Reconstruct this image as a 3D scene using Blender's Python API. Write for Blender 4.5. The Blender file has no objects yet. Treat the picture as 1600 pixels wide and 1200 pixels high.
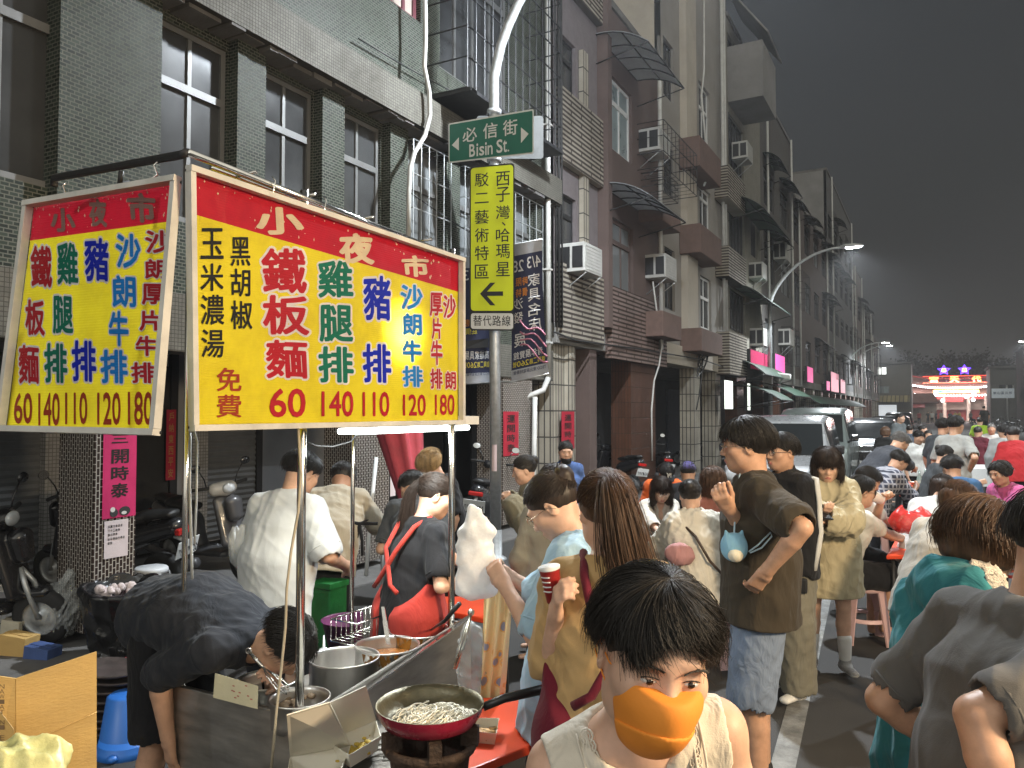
import bpy, bmesh, math, random
import numpy as np
import openvdb as vdb
from mathutils import Vector, Matrix, Euler
R = math.radians
random.seed(7); NR = np.random.RandomState(11)
SC = bpy.context.scene; COL = SC.collection
# ---------------------------------------------------------------- camera
YAW = R(28.6); PITCH = math.atan(42/1202.0); FPX = 1202.0; CZ = 1.8
cd = bpy.data.cameras.new("camera"); cam = bpy.data.objects.new("camera", cd); COL.objects.link(cam)
cam.location = (0, 0, CZ); cam.rotation_euler = (R(90)+PITCH, 0, YAW)
cd.sensor_width = 36; cd.lens = FPX/1600*36; cd.clip_end = 3000; cd.clip_start = 0.05
SC.camera = cam
CR = Euler((R(90)+PITCH, 0, YAW)).to_matrix()
RT = Vector((math.cos(YAW), math.sin(YAW), 0)); FW = Vector((-math.sin(YAW), math.cos(YAW), 0)); UP = Vector((0, 0, 1))
CAM = Vector((0, 0, CZ))
def ray(u, v): return CR @ Vector(((u-800)/FPX, (600-v)/FPX, -1))
def pt(u, v, d):
    r = ray(u, v); return CAM + r*(d/r.dot(FW))
def onz(u, v, z):
    r = ray(u, v); return CAM + r*((z-CZ)/r.z)
def onx(u, v, x):
    r = ray(u, v); return CAM + r*(x/r.x)
def onpl(u, v, p, n):
    r = ray(u, v); return CAM + r*((p-CAM).dot(n)/r.dot(n))
def cl(lat, d, z): return RT*lat + FW*d + UP*z
def yof(u, x): return onx(u, 642, x).y
# ---------------------------------------------------------------- sky, exposure
W = bpy.data.worlds.new("World"); SC.world = W; W.use_nodes = True
def N(nt, t, **kw):
    n = nt.nodes.new("ShaderNode"+t)
    for k, v in kw.items():
        if k in n.inputs: n.inputs[k].default_value = v
        else: setattr(n, k, v)
    return n
def setup_world():
    nt = W.node_tree; bg = nt.nodes["Background"]
    tc = nt.nodes.new("ShaderNodeTexCoord"); sx = nt.nodes.new("ShaderNodeSeparateXYZ"); rp = nt.nodes.new("ShaderNodeValToRGB")
    nt.links.new(tc.outputs["Generated"], sx.inputs[0]); nt.links.new(sx.outputs["Z"], rp.inputs[0])
    e = rp.color_ramp.elements
    e[0].position = 0.0; e[0].color = (.030, .027, .025, 1)
    e[1].position = 0.6; e[1].color = (.018, .021, .024, 1)
    k = e.new(.12); k.color = (.022, .022, .0215, 1)
    nz = nt.nodes.new("ShaderNodeTexNoise"); nz.inputs["Scale"].default_value = 2.2; nz.inputs["Detail"].default_value = 3
    mx = nt.nodes.new("ShaderNodeMix"); mx.data_type = 'RGBA'; mx.blend_type = 'MULTIPLY'; mx.inputs[0].default_value = .35
    nt.links.new(tc.outputs["Generated"], nz.inputs[0]); nt.links.new(rp.outputs[0], mx.inputs[6]); nt.links.new(nz.outputs[0], mx.inputs[7])
    # added sky glow behind the viewer, out of view, as soft frontal fill
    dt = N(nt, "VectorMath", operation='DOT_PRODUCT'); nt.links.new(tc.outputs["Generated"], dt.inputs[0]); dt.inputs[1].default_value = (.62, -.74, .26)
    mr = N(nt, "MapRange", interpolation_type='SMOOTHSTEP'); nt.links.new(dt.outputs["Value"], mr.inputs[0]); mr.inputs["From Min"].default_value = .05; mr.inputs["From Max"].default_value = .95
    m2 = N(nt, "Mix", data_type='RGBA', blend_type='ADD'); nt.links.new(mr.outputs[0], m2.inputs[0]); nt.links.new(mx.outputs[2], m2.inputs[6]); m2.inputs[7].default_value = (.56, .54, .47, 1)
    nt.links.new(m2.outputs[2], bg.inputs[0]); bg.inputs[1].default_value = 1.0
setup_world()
SC.view_settings.view_transform = 'Standard'; SC.view_settings.look = 'None'
SC.view_settings.exposure = 0.95; SC.view_settings.gamma = 1
SC.render.engine = 'CYCLES'
cy = SC.cycles; cy.max_bounces = 6; cy.diffuse_bounces = 3; cy.glossy_bounces = 3; cy.transmission_bounces = 4; cy.transparent_max_bounces = 8
cy.sample_clamp_indirect = 4; cy.caustics_reflective = False; cy.caustics_refractive = False
def lamp(name, kind, loc, power, color=(1, 1, 1), size=.1, rot=None, parent=None, spot=None, size_y=None):
    l = bpy.data.lights.new(name, kind); l.energy = power; l.color = color
    if kind == 'AREA':
        l.size = size
        if size_y: l.shape = 'RECTANGLE'; l.size_y = size_y
    else: l.shadow_soft_size = size
    if kind == 'SPOT': l.spot_size = spot or R(150); l.spot_blend = .7
    o = bpy.data.objects.new(name, l); COL.objects.link(o); o.location = loc
    if rot: o.rotation_euler = rot
    if parent: o.parent = parent
    return o
# ---------------------------------------------------------------- materials
MATS = {}
def new_mat(name):
    m = bpy.data.materials.new(name); m.use_nodes = True
    return m, m.node_tree, m.node_tree.nodes["Principled BSDF"]
def coords(nt, kind="Object"):
    return nt.nodes.new("ShaderNodeTexCoord").outputs[kind]
def film(name, col, alpha=.4, rough=.22, bump=.7):
    m = M(name, col, rough, var=.2, scale=10, bump=bump, bscale=26, bdist=.02); m.node_tree.nodes['Principled BSDF'].inputs['Alpha'].default_value = alpha; return m
def M(name, col, rough=.6, metal=0, var=.25, scale=8, bump=.15, bscale=None, emit=0, ecol=None, spec=.5, stretch=None, dirt=0, trans=0, alpha=1, sub=0, coat=0, bdist=.01):
    """plain surface with uneven colour, roughness and fine bump"""
    if name in MATS: return MATS[name]
    m, nt, b = new_mat(name); L = nt.links.new
    b.inputs["Metallic"].default_value = metal; b.inputs["Specular IOR Level"].default_value = spec
    tc = coords(nt); src = tc
    if stretch:
        mp = N(nt, "Mapping"); mp.inputs["Scale"].default_value = stretch; L(tc, mp.inputs[0]); src = mp.outputs[0]
    nz = N(nt, "TexNoise", Scale=scale, Detail=6, Roughness=.6); L(src, nz.inputs[0])
    rp = N(nt, "ValToRGB"); e = rp.color_ramp.elements
    e[0].position = .3; e[1].position = .7
    c = np.array(col[:3]); e[0].color = tuple(np.clip(c*(1-var), 0, 1))+(1,); e[1].color = tuple(np.clip(c*(1+var*.6), 0, 1))+(1,)
    L(nz.outputs[0], rp.inputs[0]); out = rp.outputs[0]
    if dirt:
        n2 = N(nt, "TexNoise", Scale=scale*.35, Detail=9, Roughness=.7); L(tc, n2.inputs[0])
        r2 = N(nt, "ValToRGB"); r2.color_ramp.elements[0].position = .48; r2.color_ramp.elements[1].position = .68
        L(n2.outputs[0], r2.inputs[0])
        mm = N(nt, "Math", operation='MULTIPLY'); mm.inputs[1].default_value = dirt; L(r2.outputs[0], mm.inputs[0])
        mx = N(nt, "Mix", data_type='RGBA'); L(mm.outputs[0], mx.inputs[0]); L(out, mx.inputs[6]); mx.inputs[7].default_value = tuple(c*.3+np.array((.02, .015, .01)))+(1,)
        out = mx.outputs[2]
    L(out, b.inputs["Base Color"])
    mr = N(nt, "MapRange"); mr.inputs["To Min"].default_value = max(.02, rough-.12); mr.inputs["To Max"].default_value = min(1, rough+.12)
    L(nz.outputs[0], mr.inputs[0]); L(mr.outputs[0], b.inputs["Roughness"])
    if bump:
        n3 = N(nt, "TexNoise", Scale=bscale or scale*6, Detail=4); L(src, n3.inputs[0])
        bp = N(nt, "Bump", Strength=bump, Distance=bdist); L(n3.outputs[0], bp.inputs["Height"]); L(bp.outputs[0], b.inputs["Normal"])
    if emit:
        b.inputs["Emission Color"].default_value = tuple((ecol or col)[:3])+(1,); b.inputs["Emission Strength"].default_value = emit
    if trans: b.inputs["Transmission Weight"].default_value = trans
    if alpha < 1: b.inputs["Alpha"].default_value = alpha
    if sub:
        b.inputs["Subsurface Weight"].default_value = sub; b.inputs["Subsurface Radius"].default_value = (.012, .005, .003); b.inputs["Subsurface Scale"].default_value = 1
    if coat: b.inputs["Coat Weight"].default_value = coat
    MATS[name] = m; return m
def cloth(name, col, scale=1, rough=.9, wr=.35):
    """woven cloth: soft creases plus a fine weave"""
    if name in MATS: return MATS[name]
    m, nt, b = new_mat(name); L = nt.links.new; tc = coords(nt)
    c = np.array(col)
    nz = N(nt, "TexNoise", Scale=5*scale, Detail=5); L(tc, nz.inputs[0])
    rp = N(nt, "ValToRGB"); e = rp.color_ramp.elements; e[0].position = .3; e[1].position = .72
    e[0].color = tuple(c*.86)+(1,); e[1].color = tuple(np.clip(c*1.08, 0, 1))+(1,); L(nz.outputs[0], rp.inputs[0]); L(rp.outputs[0], b.inputs["Base Color"])
    mp = N(nt, "Mapping"); mp.inputs["Scale"].default_value = (1, 1, .45); L(tc, mp.inputs[0])
    n2 = N(nt, "TexNoise", Scale=9*scale, Detail=3, Distortion=1.3); L(mp.outputs[0], n2.inputs[0])
    n3 = N(nt, "TexNoise", Scale=420, Detail=1); L(tc, n3.inputs[0])
    b1 = N(nt, "Bump", Strength=wr, Distance=.03); L(n2.outputs[0], b1.inputs["Height"])
    b2 = N(nt, "Bump", Strength=.18, Distance=.003); L(n3.outputs[0], b2.inputs["Height"]); L(b1.outputs[0], b2.inputs["Normal"]); L(b2.outputs[0], b.inputs["Normal"])
    b.inputs["Roughness"].default_value = rough; b.inputs["Specular IOR Level"].default_value = .2
    b.inputs["Sheen Weight"].default_value = .08
    MATS[name] = m; return m
def plain(name, col, rough=.5, metal=0, emit=0, ecol=None):
    if name in MATS: return MATS[name]
    m, nt, b = new_mat(name)
    b.inputs["Base Color"].default_value = tuple(col)+(1,); b.inputs["Roughness"].default_value = rough; b.inputs["Metallic"].default_value = metal
    nz = N(nt, "TexNoise", Scale=30, Detail=3); nt.links.new(coords(nt), nz.inputs[0])
    mr = N(nt, "MapRange"); mr.inputs["To Min"].default_value = max(0, rough-.1); mr.inputs["To Max"].default_value = min(1, rough+.1)
    nt.links.new(nz.outputs[0], mr.inputs[0]); nt.links.new(mr.outputs[0], b.inputs["Roughness"])
    if emit: b.inputs["Emission Color"].default_value = tuple(ecol or col)+(1,); b.inputs["Emission Strength"].default_value = emit
    MATS[name] = m; return m
def board_mat(name, col, tr=.35):
    m, nt, b = new_mat(name); L = nt.links.new; tc = coords(nt)
    nz = N(nt, "TexNoise", Scale=4, Detail=8, Roughness=.7); L(tc, nz.inputs[0]); rp = N(nt, "ValToRGB"); e = rp.color_ramp.elements; c = np.array(col)
    e[0].position = .3; e[0].color = tuple(c*np.array((.80, .76, .8)))+(1,); e[1].position = .56; e[1].color = tuple(c)+(1,); L(nz.outputs[0], rp.inputs[0]); L(rp.outputs[0], b.inputs["Base Color"])
    w = N(nt, "TexWave", Scale=38, bands_direction='Z'); L(tc, w.inputs[0]); n9 = N(nt, "TexNoise", Scale=3.5, Detail=2, Distortion=1.5); L(tc, n9.inputs[0]); b9 = N(nt, "Bump", Strength=.35, Distance=.03); L(n9.outputs[0], b9.inputs["Height"]); bp = N(nt, "Bump", Strength=.25, Distance=.002); L(w.outputs[1], bp.inputs["Height"]); L(b9.outputs[0], bp.inputs["Normal"]); L(bp.outputs[0], b.inputs["Normal"])
    b.inputs["Roughness"].default_value = .42
    t = N(nt, "BsdfTranslucent"); L(rp.outputs[0], t.inputs[0]); mx = N(nt, "MixShader"); mx.inputs[0].default_value = tr
    L(b.outputs[0], mx.inputs[1]); L(t.outputs[0], mx.inputs[2]); L(mx.outputs[0], nt.nodes["Material Output"].inputs[0]); return m
def tile_mat(name, c1, c2, grout, bw, bh, mortar=.006, rough=.3, off=.5, axis='YZ', stain=.35, bump=.5, moss=None, swap=False):
    """tiled wall; bw x bh metres, laid on the YZ, XZ or XY plane of the wall (object space = world metres)"""
    if name in MATS: return MATS[name]
    m, nt, b = new_mat(name); L = nt.links.new; tc = coords(nt)
    b.inputs["Specular IOR Level"].default_value = .2
    sp = N(nt, "SeparateXYZ"); cb = N(nt, "CombineXYZ"); L(tc, sp.inputs[0])
    if axis == 'AUTO':   # pick the in-plane horizontal from the face normal
        g = N(nt, "NewGeometry"); s2 = N(nt, "SeparateXYZ"); L(g.outputs["True Normal"], s2.inputs[0])
        ab = N(nt, "Math", operation='ABSOLUTE'); L(s2.outputs[0], ab.inputs[0])
        gt = N(nt, "Math", operation='GREATER_THAN'); gt.inputs[1].default_value = .7; L(ab.outputs[0], gt.inputs[0])
        mi = N(nt, "Mix", data_type='FLOAT'); L(gt.outputs[0], mi.inputs[0]); L(sp.outputs[0], mi.inputs[2]); L(sp.outputs[1], mi.inputs[3])
        L(mi.outputs[0], cb.inputs[0]); L(sp.outputs[2], cb.inputs[1])
    else:
        L(sp.outputs['XYZ'.index(axis[0])], cb.inputs[0]); L(sp.outputs['XYZ'.index(axis[1])], cb.inputs[1])
    if swap:
        s3 = N(nt, "SeparateXYZ"); c3 = N(nt, "CombineXYZ"); L(cb.outputs[0], s3.inputs[0]); L(s3.outputs[1], c3.inputs[0]); L(s3.outputs[0], c3.inputs[1]); cb = c3
    br = N(nt, "TexBrick", offset=off)
    br.inputs["Scale"].default_value = 1; br.inputs["Brick Width"].default_value = bw; br.inputs["Row Height"].default_value = bh
    br.inputs["Mortar Size"].default_value = mortar; br.inputs["Mortar Smooth"].default_value = .1; br.inputs["Bias"].default_value = 0
    br.inputs["Color1"].default_value = tuple(c1)+(1,); br.inputs["Color2"].default_value = tuple(c2)+(1,); br.inputs["Mortar"].default_value = tuple(grout)+(1,)
    L(cb.outputs[0], br.inputs[0])
    n2 = N(nt, "TexNoise", Scale=1.3, Detail=9, Roughness=.68); L(tc, n2.inputs[0])
    rp = N(nt, "ValToRGB"); rp.color_ramp.elements[0].position = .42; rp.color_ramp.elements[1].position = .7; L(n2.outputs[0], rp.inputs[0])
    mm = N(nt, "Math", operation='MULTIPLY'); mm.inputs[1].default_value = stain; L(rp.outputs[0], mm.inputs[0])
    mx = N(nt, "Mix", data_type='RGBA', blend_type='MULTIPLY'); L(mm.outputs[0], mx.inputs[0]); L(br.outputs[0], mx.inputs[6]); mx.inputs[7].default_value = tuple(moss or (.35, .32, .28))+(1,)
    L(mx.outputs[2], b.inputs["Base Color"])
    mr = N(nt, "MapRange"); mr.inputs["To Min"].default_value = rough; mr.inputs["To Max"].default_value = .85; L(br.outputs[1], mr.inputs[0]); L(mr.outputs[0], b.inputs["Roughness"])
    n3 = N(nt, "TexNoise", Scale=25, Detail=3); L(tc, n3.inputs[0])
    ad = N(nt, "Math", operation='MULTIPLY_ADD'); L(br.outputs[1], ad.inputs[0]); ad.inputs[1].default_value = -1; 
    m3 = N(nt, "Math", operation='MULTIPLY'); m3.inputs[1].default_value = .35; L(n3.outputs[0], m3.inputs[0]); L(m3.outputs[0], ad.inputs[2])
    bp = N(nt, "Bump", Strength=bump, Distance=.008); L(ad.outputs[0], bp.inputs["Height"]); L(bp.outputs[0], b.inputs["Normal"])
    MATS[name] = m; return m
# ---------------------------------------------------------------- object plumbing
def tag(o, label=None, cat=None, group=None, kind=None):
    if label: o["label"] = label
    if cat: o["category"] = cat
    if group: o["group"] = group
    if kind: o["kind"] = kind
    return o
def thing(name, label, cat, loc=(0, 0, 0), group=None, rot=None):
    o = bpy.data.objects.new(name, None); COL.objects.link(o); o.location = loc; o.empty_display_size = .1
    if rot: o.rotation_euler = rot
    return tag(o, label, cat, group)
def link(name, me, parent=None, mats=()):
    o = bpy.data.objects.new(name, me); COL.objects.link(o)
    for m in (mats if isinstance(mats, (list, tuple)) else [mats]): me.materials.append(m)
    if parent is not None: o.parent = parent
    return o
def dup(root, loc=None, rotz=None, label=None):
    r = root.copy(); COL.objects.link(r)
    if loc is not None: r.location = loc
    if rotz is not None: r.rotation_euler = (0, 0, rotz)
    if label: r["label"] = label
    for ch in list(root.children):
        c = ch.copy(); COL.objects.link(c); c.parent = r
        for g in list(ch.children):
            d = g.copy(); COL.objects.link(d); d.parent = c
    return r
def arrays_mesh(name, V, Fq, smooth=True):
    me = bpy.data.meshes.new(name); V = np.asarray(V, np.float32); Fq = np.asarray(Fq, np.int32)
    n = Fq.shape[1]
    me.vertices.add(len(V)); me.vertices.foreach_set("co", V.ravel())
    me.loops.add(Fq.size); me.loops.foreach_set("vertex_index", Fq.ravel())
    me.polygons.add(len(Fq)); me.polygons.foreach_set("loop_start", np.arange(0, Fq.size, n, dtype=np.int32))
    me.polygons.foreach_set("loop_total", np.full(len(Fq), n, np.int32)) if False else None
    me.polygons.foreach_set("use_smooth", np.full(len(Fq), smooth, bool))
    me.update(calc_edges=True); me.validate(); return me
class MB:
    """collects boxes, tubes, lathes and sheets into ONE mesh object"""
    def __init__(s): s.v = []; s.f = []; s.m = []; s.sm = []; s.cur = 0; s.cuts = []
    def add(s, vs, fs, smooth=False):
        b = len(s.v); s.cuts.append((b, len(s.f))); s.v += [tuple(p) for p in vs]
        for f in fs: s.f.append(tuple(i+b for i in f)); s.m.append(s.cur); s.sm.append(smooth)
        return s
    def box(s, c, d, rot=None, bev=0):
        bm = bmesh.new(); bmesh.ops.create_cube(bm, size=1)
        for v in bm.verts: v.co = Vector((v.co.x*d[0], v.co.y*d[1], v.co.z*d[2]))
        if bev: bmesh.ops.bevel(bm, geom=bm.edges[:]+bm.verts[:], offset=bev, segments=2, profile=.6, affect='EDGES')
        mt = rot.to_3x3() if rot is not None else None
        bm.verts.index_update()
        vs = [(mt @ v.co if mt else v.co)+Vector(c) for v in bm.verts]; fs = [[v.index for v in f.verts] for f in bm.faces]
        bm.free(); return s.add(vs, fs)
    def bx(s, lo, hi, bev=0):
        lo = Vector(lo); hi = Vector(hi); return s.box((lo+hi)/2, [abs(a) for a in (hi-lo)], None, bev)
    def tube(s, pts, r, n=8, cap=True, closed=False, smooth=True):
        P = [Vector(p) for p in pts]; rr = r if isinstance(r, (list, tuple)) else [r]*len(P); vs = []; prev = None
        for i, p in enumerate(P):
            if closed: t = P[(i+1) % len(P)]-P[i-1]
            else: t = P[min(i+1, len(P)-1)]-P[max(i-1, 0)]
            t.normalize()
            if prev is None: a = t.orthogonal().normalized()
            else:
                a = prev-t*prev.dot(t); a = a.normalized() if a.length > 1e-6 else t.orthogonal().normalized()
            prev = a; b = t.cross(a)
            for k in range(n):
                an = 2*math.pi*k/n; vs.append(p+(a*math.cos(an)+b*math.sin(an))*rr[i])
        fs = []; m = len(P)
        for i in range(m if closed else m-1):
            j = (i+1) % m
            for k in range(n): fs.append((i*n+k, i*n+(k+1) % n, j*n+(k+1) % n, j*n+k))
        if cap and not closed: fs.append(tuple(range(n-1, -1, -1))); fs.append(tuple((m-1)*n+k for k in range(n)))
        return s.add(vs, fs, smooth)
    def lathe(s, prof, c=(0, 0, 0), n=32, axis=None, smooth=True, sx=1, sy=1):
        vs = []; c = Vector(c); Q = Vector((0, 0, 1)).rotation_difference(Vector(axis)).to_matrix() if axis is not None else None
        for r, z in prof:
            for k in range(n):
                a = 2*math.pi*k/n; p = Vector((r*math.cos(a)*sx, r*math.sin(a)*sy, z)); vs.append((Q @ p if Q else p)+c)
        fs = []
        for i in range(len(prof)-1):
            for k in range(n): fs.append((i*n+k, i*n+(k+1) % n, (i+1)*n+(k+1) % n, (i+1)*n+k))
        if prof[0][0] > 1e-5: pass
        return s.add(vs, fs, smooth)
    def disc(s, c, r, n=24, axis=(0, 0, 1)):
        Q = Vector((0, 0, 1)).rotation_difference(Vector(axis)).to_matrix(); c = Vector(c)
        return s.add([c+Q @ Vector((r*math.cos(2*math.pi*k/n), r*math.sin(2*math.pi*k/n), 0)) for k in range(n)], [tuple(range(n))])
    def quad(s, a, b, c, d): return s.add([a, b, c, d], [(0, 1, 2, 3)])
    def slab(s, a, b, c, d, t):
        """thin solid with front corners a,b,c,d (counter-clockwise seen from front), thickness t backwards"""
        a, b, c, d = map(Vector, (a, b, c, d)); n = (b-a).cross(d-a).normalized()*t
        return s.add([a, b, c, d, a-n, b-n, c-n, d-n], [(0, 1, 2, 3), (7, 6, 5, 4), (0, 4, 5, 1), (1, 5, 6, 2), (2, 6, 7, 3), (3, 7, 4, 0)])
    def sphere(s, c, r, n=16, m=10, sc=(1, 1, 1), rot=None):
        prof = [(max(1e-4, math.sin(math.pi*i/m)), -math.cos(math.pi*i/m)) for i in range(m+1)]
        vs = []; c = Vector(c)
        for q, z in prof:
            for k in range(n):
                a = 2*math.pi*k/n; p = Vector((q*math.cos(a)*sc[0], q*math.sin(a)*sc[1], z*sc[2]))*r
                vs.append((rot @ p if rot else p)+c)
        fs = [(i*n+k, i*n+(k+1) % n, (i+1)*n+(k+1) % n, (i+1)*n+k) for i in range(m) for k in range(n)]
        return s.add(vs, fs, True)
    def each(s, name, mats, parent=None, **k):
        """every piece added since the start becomes a part of its own"""
        out = []
        for i, (va, fa) in enumerate(s.cuts):
            vb, fb = s.cuts[i+1] if i+1 < len(s.cuts) else (len(s.v), len(s.f))
            q = MB(); q.v = s.v[va:vb]; q.f = [tuple(j-va for j in f) for f in s.f[fa:fb]]; q.m = s.m[fa:fb]; q.sm = s.sm[fa:fb]
            out.append(q.build(name, mats, parent, **k))
        return out
    def build(s, name, mats, parent=None, bev=0, local=None):
        me = bpy.data.meshes.new(name); off = Vector((0, 0, 0))
        vs = s.v
        if local is not None: vs = [tuple(Vector(p)-Vector(local)) for p in vs]
        me.from_pydata(vs, [], s.f); me.polygons.foreach_set("material_index", s.m); me.polygons.foreach_set("use_smooth", s.sm)
        me.update(); o = link(name, me, parent, mats)
        if bev:
            md = o.modifiers.new("bevel", 'BEVEL'); md.width = bev; md.segments = 2; md.limit_method = 'ANGLE'; md.angle_limit = R(40)
        return o
def solo(mb, name, mats, label, cat, group=None, base=None, **k):
    """a thing that is one mesh; its origin set at base"""
    o = mb.build(name, mats, None, local=base, **k)
    if base is not None: o.location = base
    return tag(o, label, cat, group)
# ---------------------------------------------------------------- lettering
GL = {}
def glyph(ch, off=0.0):
    k = (ch, round(off, 4))
    if k in GL: return GL[k]
    c = bpy.data.curves.new("tmp", 'FONT'); c.body = ch; c.offset = off; c.resolution_u = 3
    o = bpy.data.objects.new("tmp", c); COL.objects.link(o)
    bpy.context.view_layer.update()
    me = o.evaluated_get(bpy.context.evaluated_depsgraph_get()).to_mesh()
    V = np.array([v.co[:2] for v in me.vertices]) if len(me.vertices) else np.zeros((1, 2))
    Fs = [tuple(p.vertices) for p in me.polygons]
    o.to_mesh_clear(); bpy.data.objects.remove(o); bpy.data.curves.remove(c)
    GL[k] = (V, Fs); return GL[k]
def put_text(mb, ch, x0, y0, x1, y1, mapf, off=0.0, shear=0.0, wob=0.0, pad=0.0, lift=0.0):
    """fits the string ch into the box x0..x1, y0..y1 of a sign whose mapf(x, y, lift) gives world points"""
    V, Fs = glyph(ch, 0.0)
    lo = V.min(0); hi = V.max(0); w = np.maximum(hi-lo, 1e-3)
    T = (V-lo)/w
    if wob: T = T + wob*np.stack([np.sin(T[:, 1]*5+1)*.5, np.sin(T[:, 0]*4)*.5], 1)
    n = 0 if off <= 0 else (12 if off > .04 else 6); em = len(ch) if len(ch) < 4 else len(ch)*.8
    for i in range(max(1, n)):   # a heavier stroke: the glyph laid again a hair's breadth round about
        ox = off*math.cos(6.283*i/n)/em if n else 0; oy = off*math.sin(6.283*i/n) if n else 0
        X = x0+(T[:, 0]+ox)*(x1-x0)+(T[:, 1]-.5)*shear*(x1-x0); Y = y0+(T[:, 1]+oy)*(y1-y0)
        mb.add([mapf(a, b, lift+i*.00006) for a, b in zip(X, Y)], Fs)
# ---------------------------------------------------------------- implicit surfaces
class SDF:
    def __init__(s, vox): s.vox = vox; s.p = []
    def seg(s, a, b, r0, r1=None, k=.02, x=None, f=1.0, f1=None, op=0):
        """rounded cone a-b; with x (a direction) radius along x is r, across it r*f"""
        a = np.array(a, float); b = np.array(b, float); r1 = r0 if r1 is None else r1; f1 = f if f1 is None else f1
        s.p.append((op, k, a, b, r0, r1, None if x is None else np.array(x, float), f, f1)); return s
    def ell(s, c, rx, ry, rz, Q=None, k=.02, op=0):
        s.p.append((op+10, k, np.array(c, float), (rx, ry, rz), np.eye(3) if Q is None else np.array(Q, float))); return s
    def half(s, c, n, k=.01):
        """removes the side n points to"""
        s.p.append((20, k, np.array(c, float), np.array(n, float)/np.linalg.norm(n))); return s
    def wrinkle(s, A, ax, fold, seed, fs):
        rs = np.random.RandomState(seed); X = ax[0][:, None, None]; Y = ax[1][None, :, None]; Z = ax[2][None, None, :]
        for i in range(6):
            kv = rs.normal(size=3); kv[2] *= .45; kv = kv/np.linalg.norm(kv)*rs.uniform(24, 60)*fs; k2 = rs.normal(size=3)*14*fs
            w = np.sin(X*k2[0]+Y*k2[1]+Z*k2[2]+rs.uniform(0, 6))*1.5
            A += (fold*.45*(np.abs(np.sin(X*kv[0]+Y*kv[1]+Z*kv[2]+w+rs.uniform(0, 6)))-.75)).astype(np.float32)
    def mesh(s, fold=0, seed=0, fs=1.0, fdir=None):
        vox = s.vox; lo = np.full(3, 1e9); hi = -lo
        for q in s.p:
            if q[0] == 0: m = max(q[4], q[5])*max(1, q[7], q[8]); lo = np.minimum(lo, np.minimum(q[2], q[3])-m); hi = np.maximum(hi, np.maximum(q[2], q[3])+m)
            elif q[0] == 10: m = max(q[3]); lo = np.minimum(lo, q[2]-m); hi = np.maximum(hi, q[2]+m)
        lo -= vox*5+fold; hi += vox*5+fold
        n = np.ceil((hi-lo)/vox).astype(int)+1
        A = np.full(n, .08, np.float32); ax = [lo[i]+vox*np.arange(n[i]) for i in range(3)]
        fdone = not fold
        for q in (sorted(s.p, key=lambda q: (q[0] % 10 > 0) or q[0] >= 20) if fold else s.p):
            if not fdone and (q[0] % 10 > 0 or q[0] >= 20): s.wrinkle(A, ax, fold, seed, fs); fdone = True
            op = q[0] % 10 if q[0] < 20 else 9; k = q[1]
            if q[0] < 10: m = max(q[4], q[5])*max(1, q[7], q[8])+k+vox*4; l = np.minimum(q[2], q[3])-m; h = np.maximum(q[2], q[3])+m
            elif q[0] < 20: m = max(q[3])+k+vox*4; l = q[2]-m; h = q[2]+m
            else: l = lo; h = hi
            i0 = np.clip(np.floor((l-lo)/vox).astype(int), 0, n); i1 = np.clip(np.ceil((h-lo)/vox).astype(int)+1, 0, n)
            if (i1 <= i0).any(): continue
            X = ax[0][i0[0]:i1[0]][:, None, None].astype(np.float32); Y = ax[1][i0[1]:i1[1]][None, :, None].astype(np.float32); Z = ax[2][i0[2]:i1[2]][None, None, :].astype(np.float32)
            B = A[i0[0]:i1[0], i0[1]:i1[1], i0[2]:i1[2]]
            if q[0] >= 20:
                d = -((X-q[2][0])*q[3][0]+(Y-q[2][1])*q[3][1]+(Z-q[2][2])*q[3][2]); op = 1
            elif q[0] >= 10:
                c, rr, Q = q[2:5]; x = X-c[0]; y = Y-c[1]; z = Z-c[2]
                e = [(Q[0, i]*x+Q[1, i]*y+Q[2, i]*z)/rr[i] for i in range(3)]
                k0 = np.sqrt(e[0]**2+e[1]**2+e[2]**2); k1 = np.sqrt((e[0]/rr[0])**2+(e[1]/rr[1])**2+(e[2]/rr[2])**2)+1e-6
                d = k0*(k0-1)/k1
            else:
                a, b, r0, r1, xd, f0, f1 = q[2:9]; ab = b-a; L2 = float(ab @ ab)+1e-12
                x = X-a[0]; y = Y-a[1]; z = Z-a[2]
                t = np.clip((x*ab[0]+y*ab[1]+z*ab[2])/L2, 0, 1)
                x = x-t*ab[0]; y = y-t*ab[1]; z = z-t*ab[2]; r = r0+(r1-r0)*t
                if xd is None: d = np.sqrt(x*x+y*y+z*z)-r
                else:
                    w = ab/math.sqrt(L2); xx = xd-w*(xd @ w); xx = xx/np.linalg.norm(xx); yy = np.cross(w, xx)
                    ex = x*xx[0]+y*xx[1]+z*xx[2]; ey = x*yy[0]+y*yy[1]+z*yy[2]; ew = x*w[0]+y*w[1]+z*w[2]
                    f = f0+(f1-f0)*t
                    d = (np.sqrt(ex*ex+(ey/f)**2+(ew/np.minimum(f, 1))**2)-r)*np.minimum(1, f+.15)
            if op == 0:
                h = np.maximum(k-np.abs(B-d), 0)/k; np.minimum(B, d, out=d) if d.shape == B.shape else None
                B[...] = np.minimum(B, d)-h*h*k*.25
            else:
                d = -d; h = np.maximum(k-np.abs(B-d), 0)/k; B[...] = np.maximum(B, d)+h*h*k*.25
        if not fdone: s.wrinkle(A, ax, fold, seed, fs)
        np.clip(A, -.06, .06, out=A)
        g = vdb.FloatGrid(.06); g.copyFromArray(np.ascontiguousarray(A))
        P, Qd = g.convertToQuads(isovalue=0.0)
        return np.asarray(P, np.float32)*vox+lo.astype(np.float32), np.asarray(Qd, np.int32)[:, ::-1]
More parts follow.
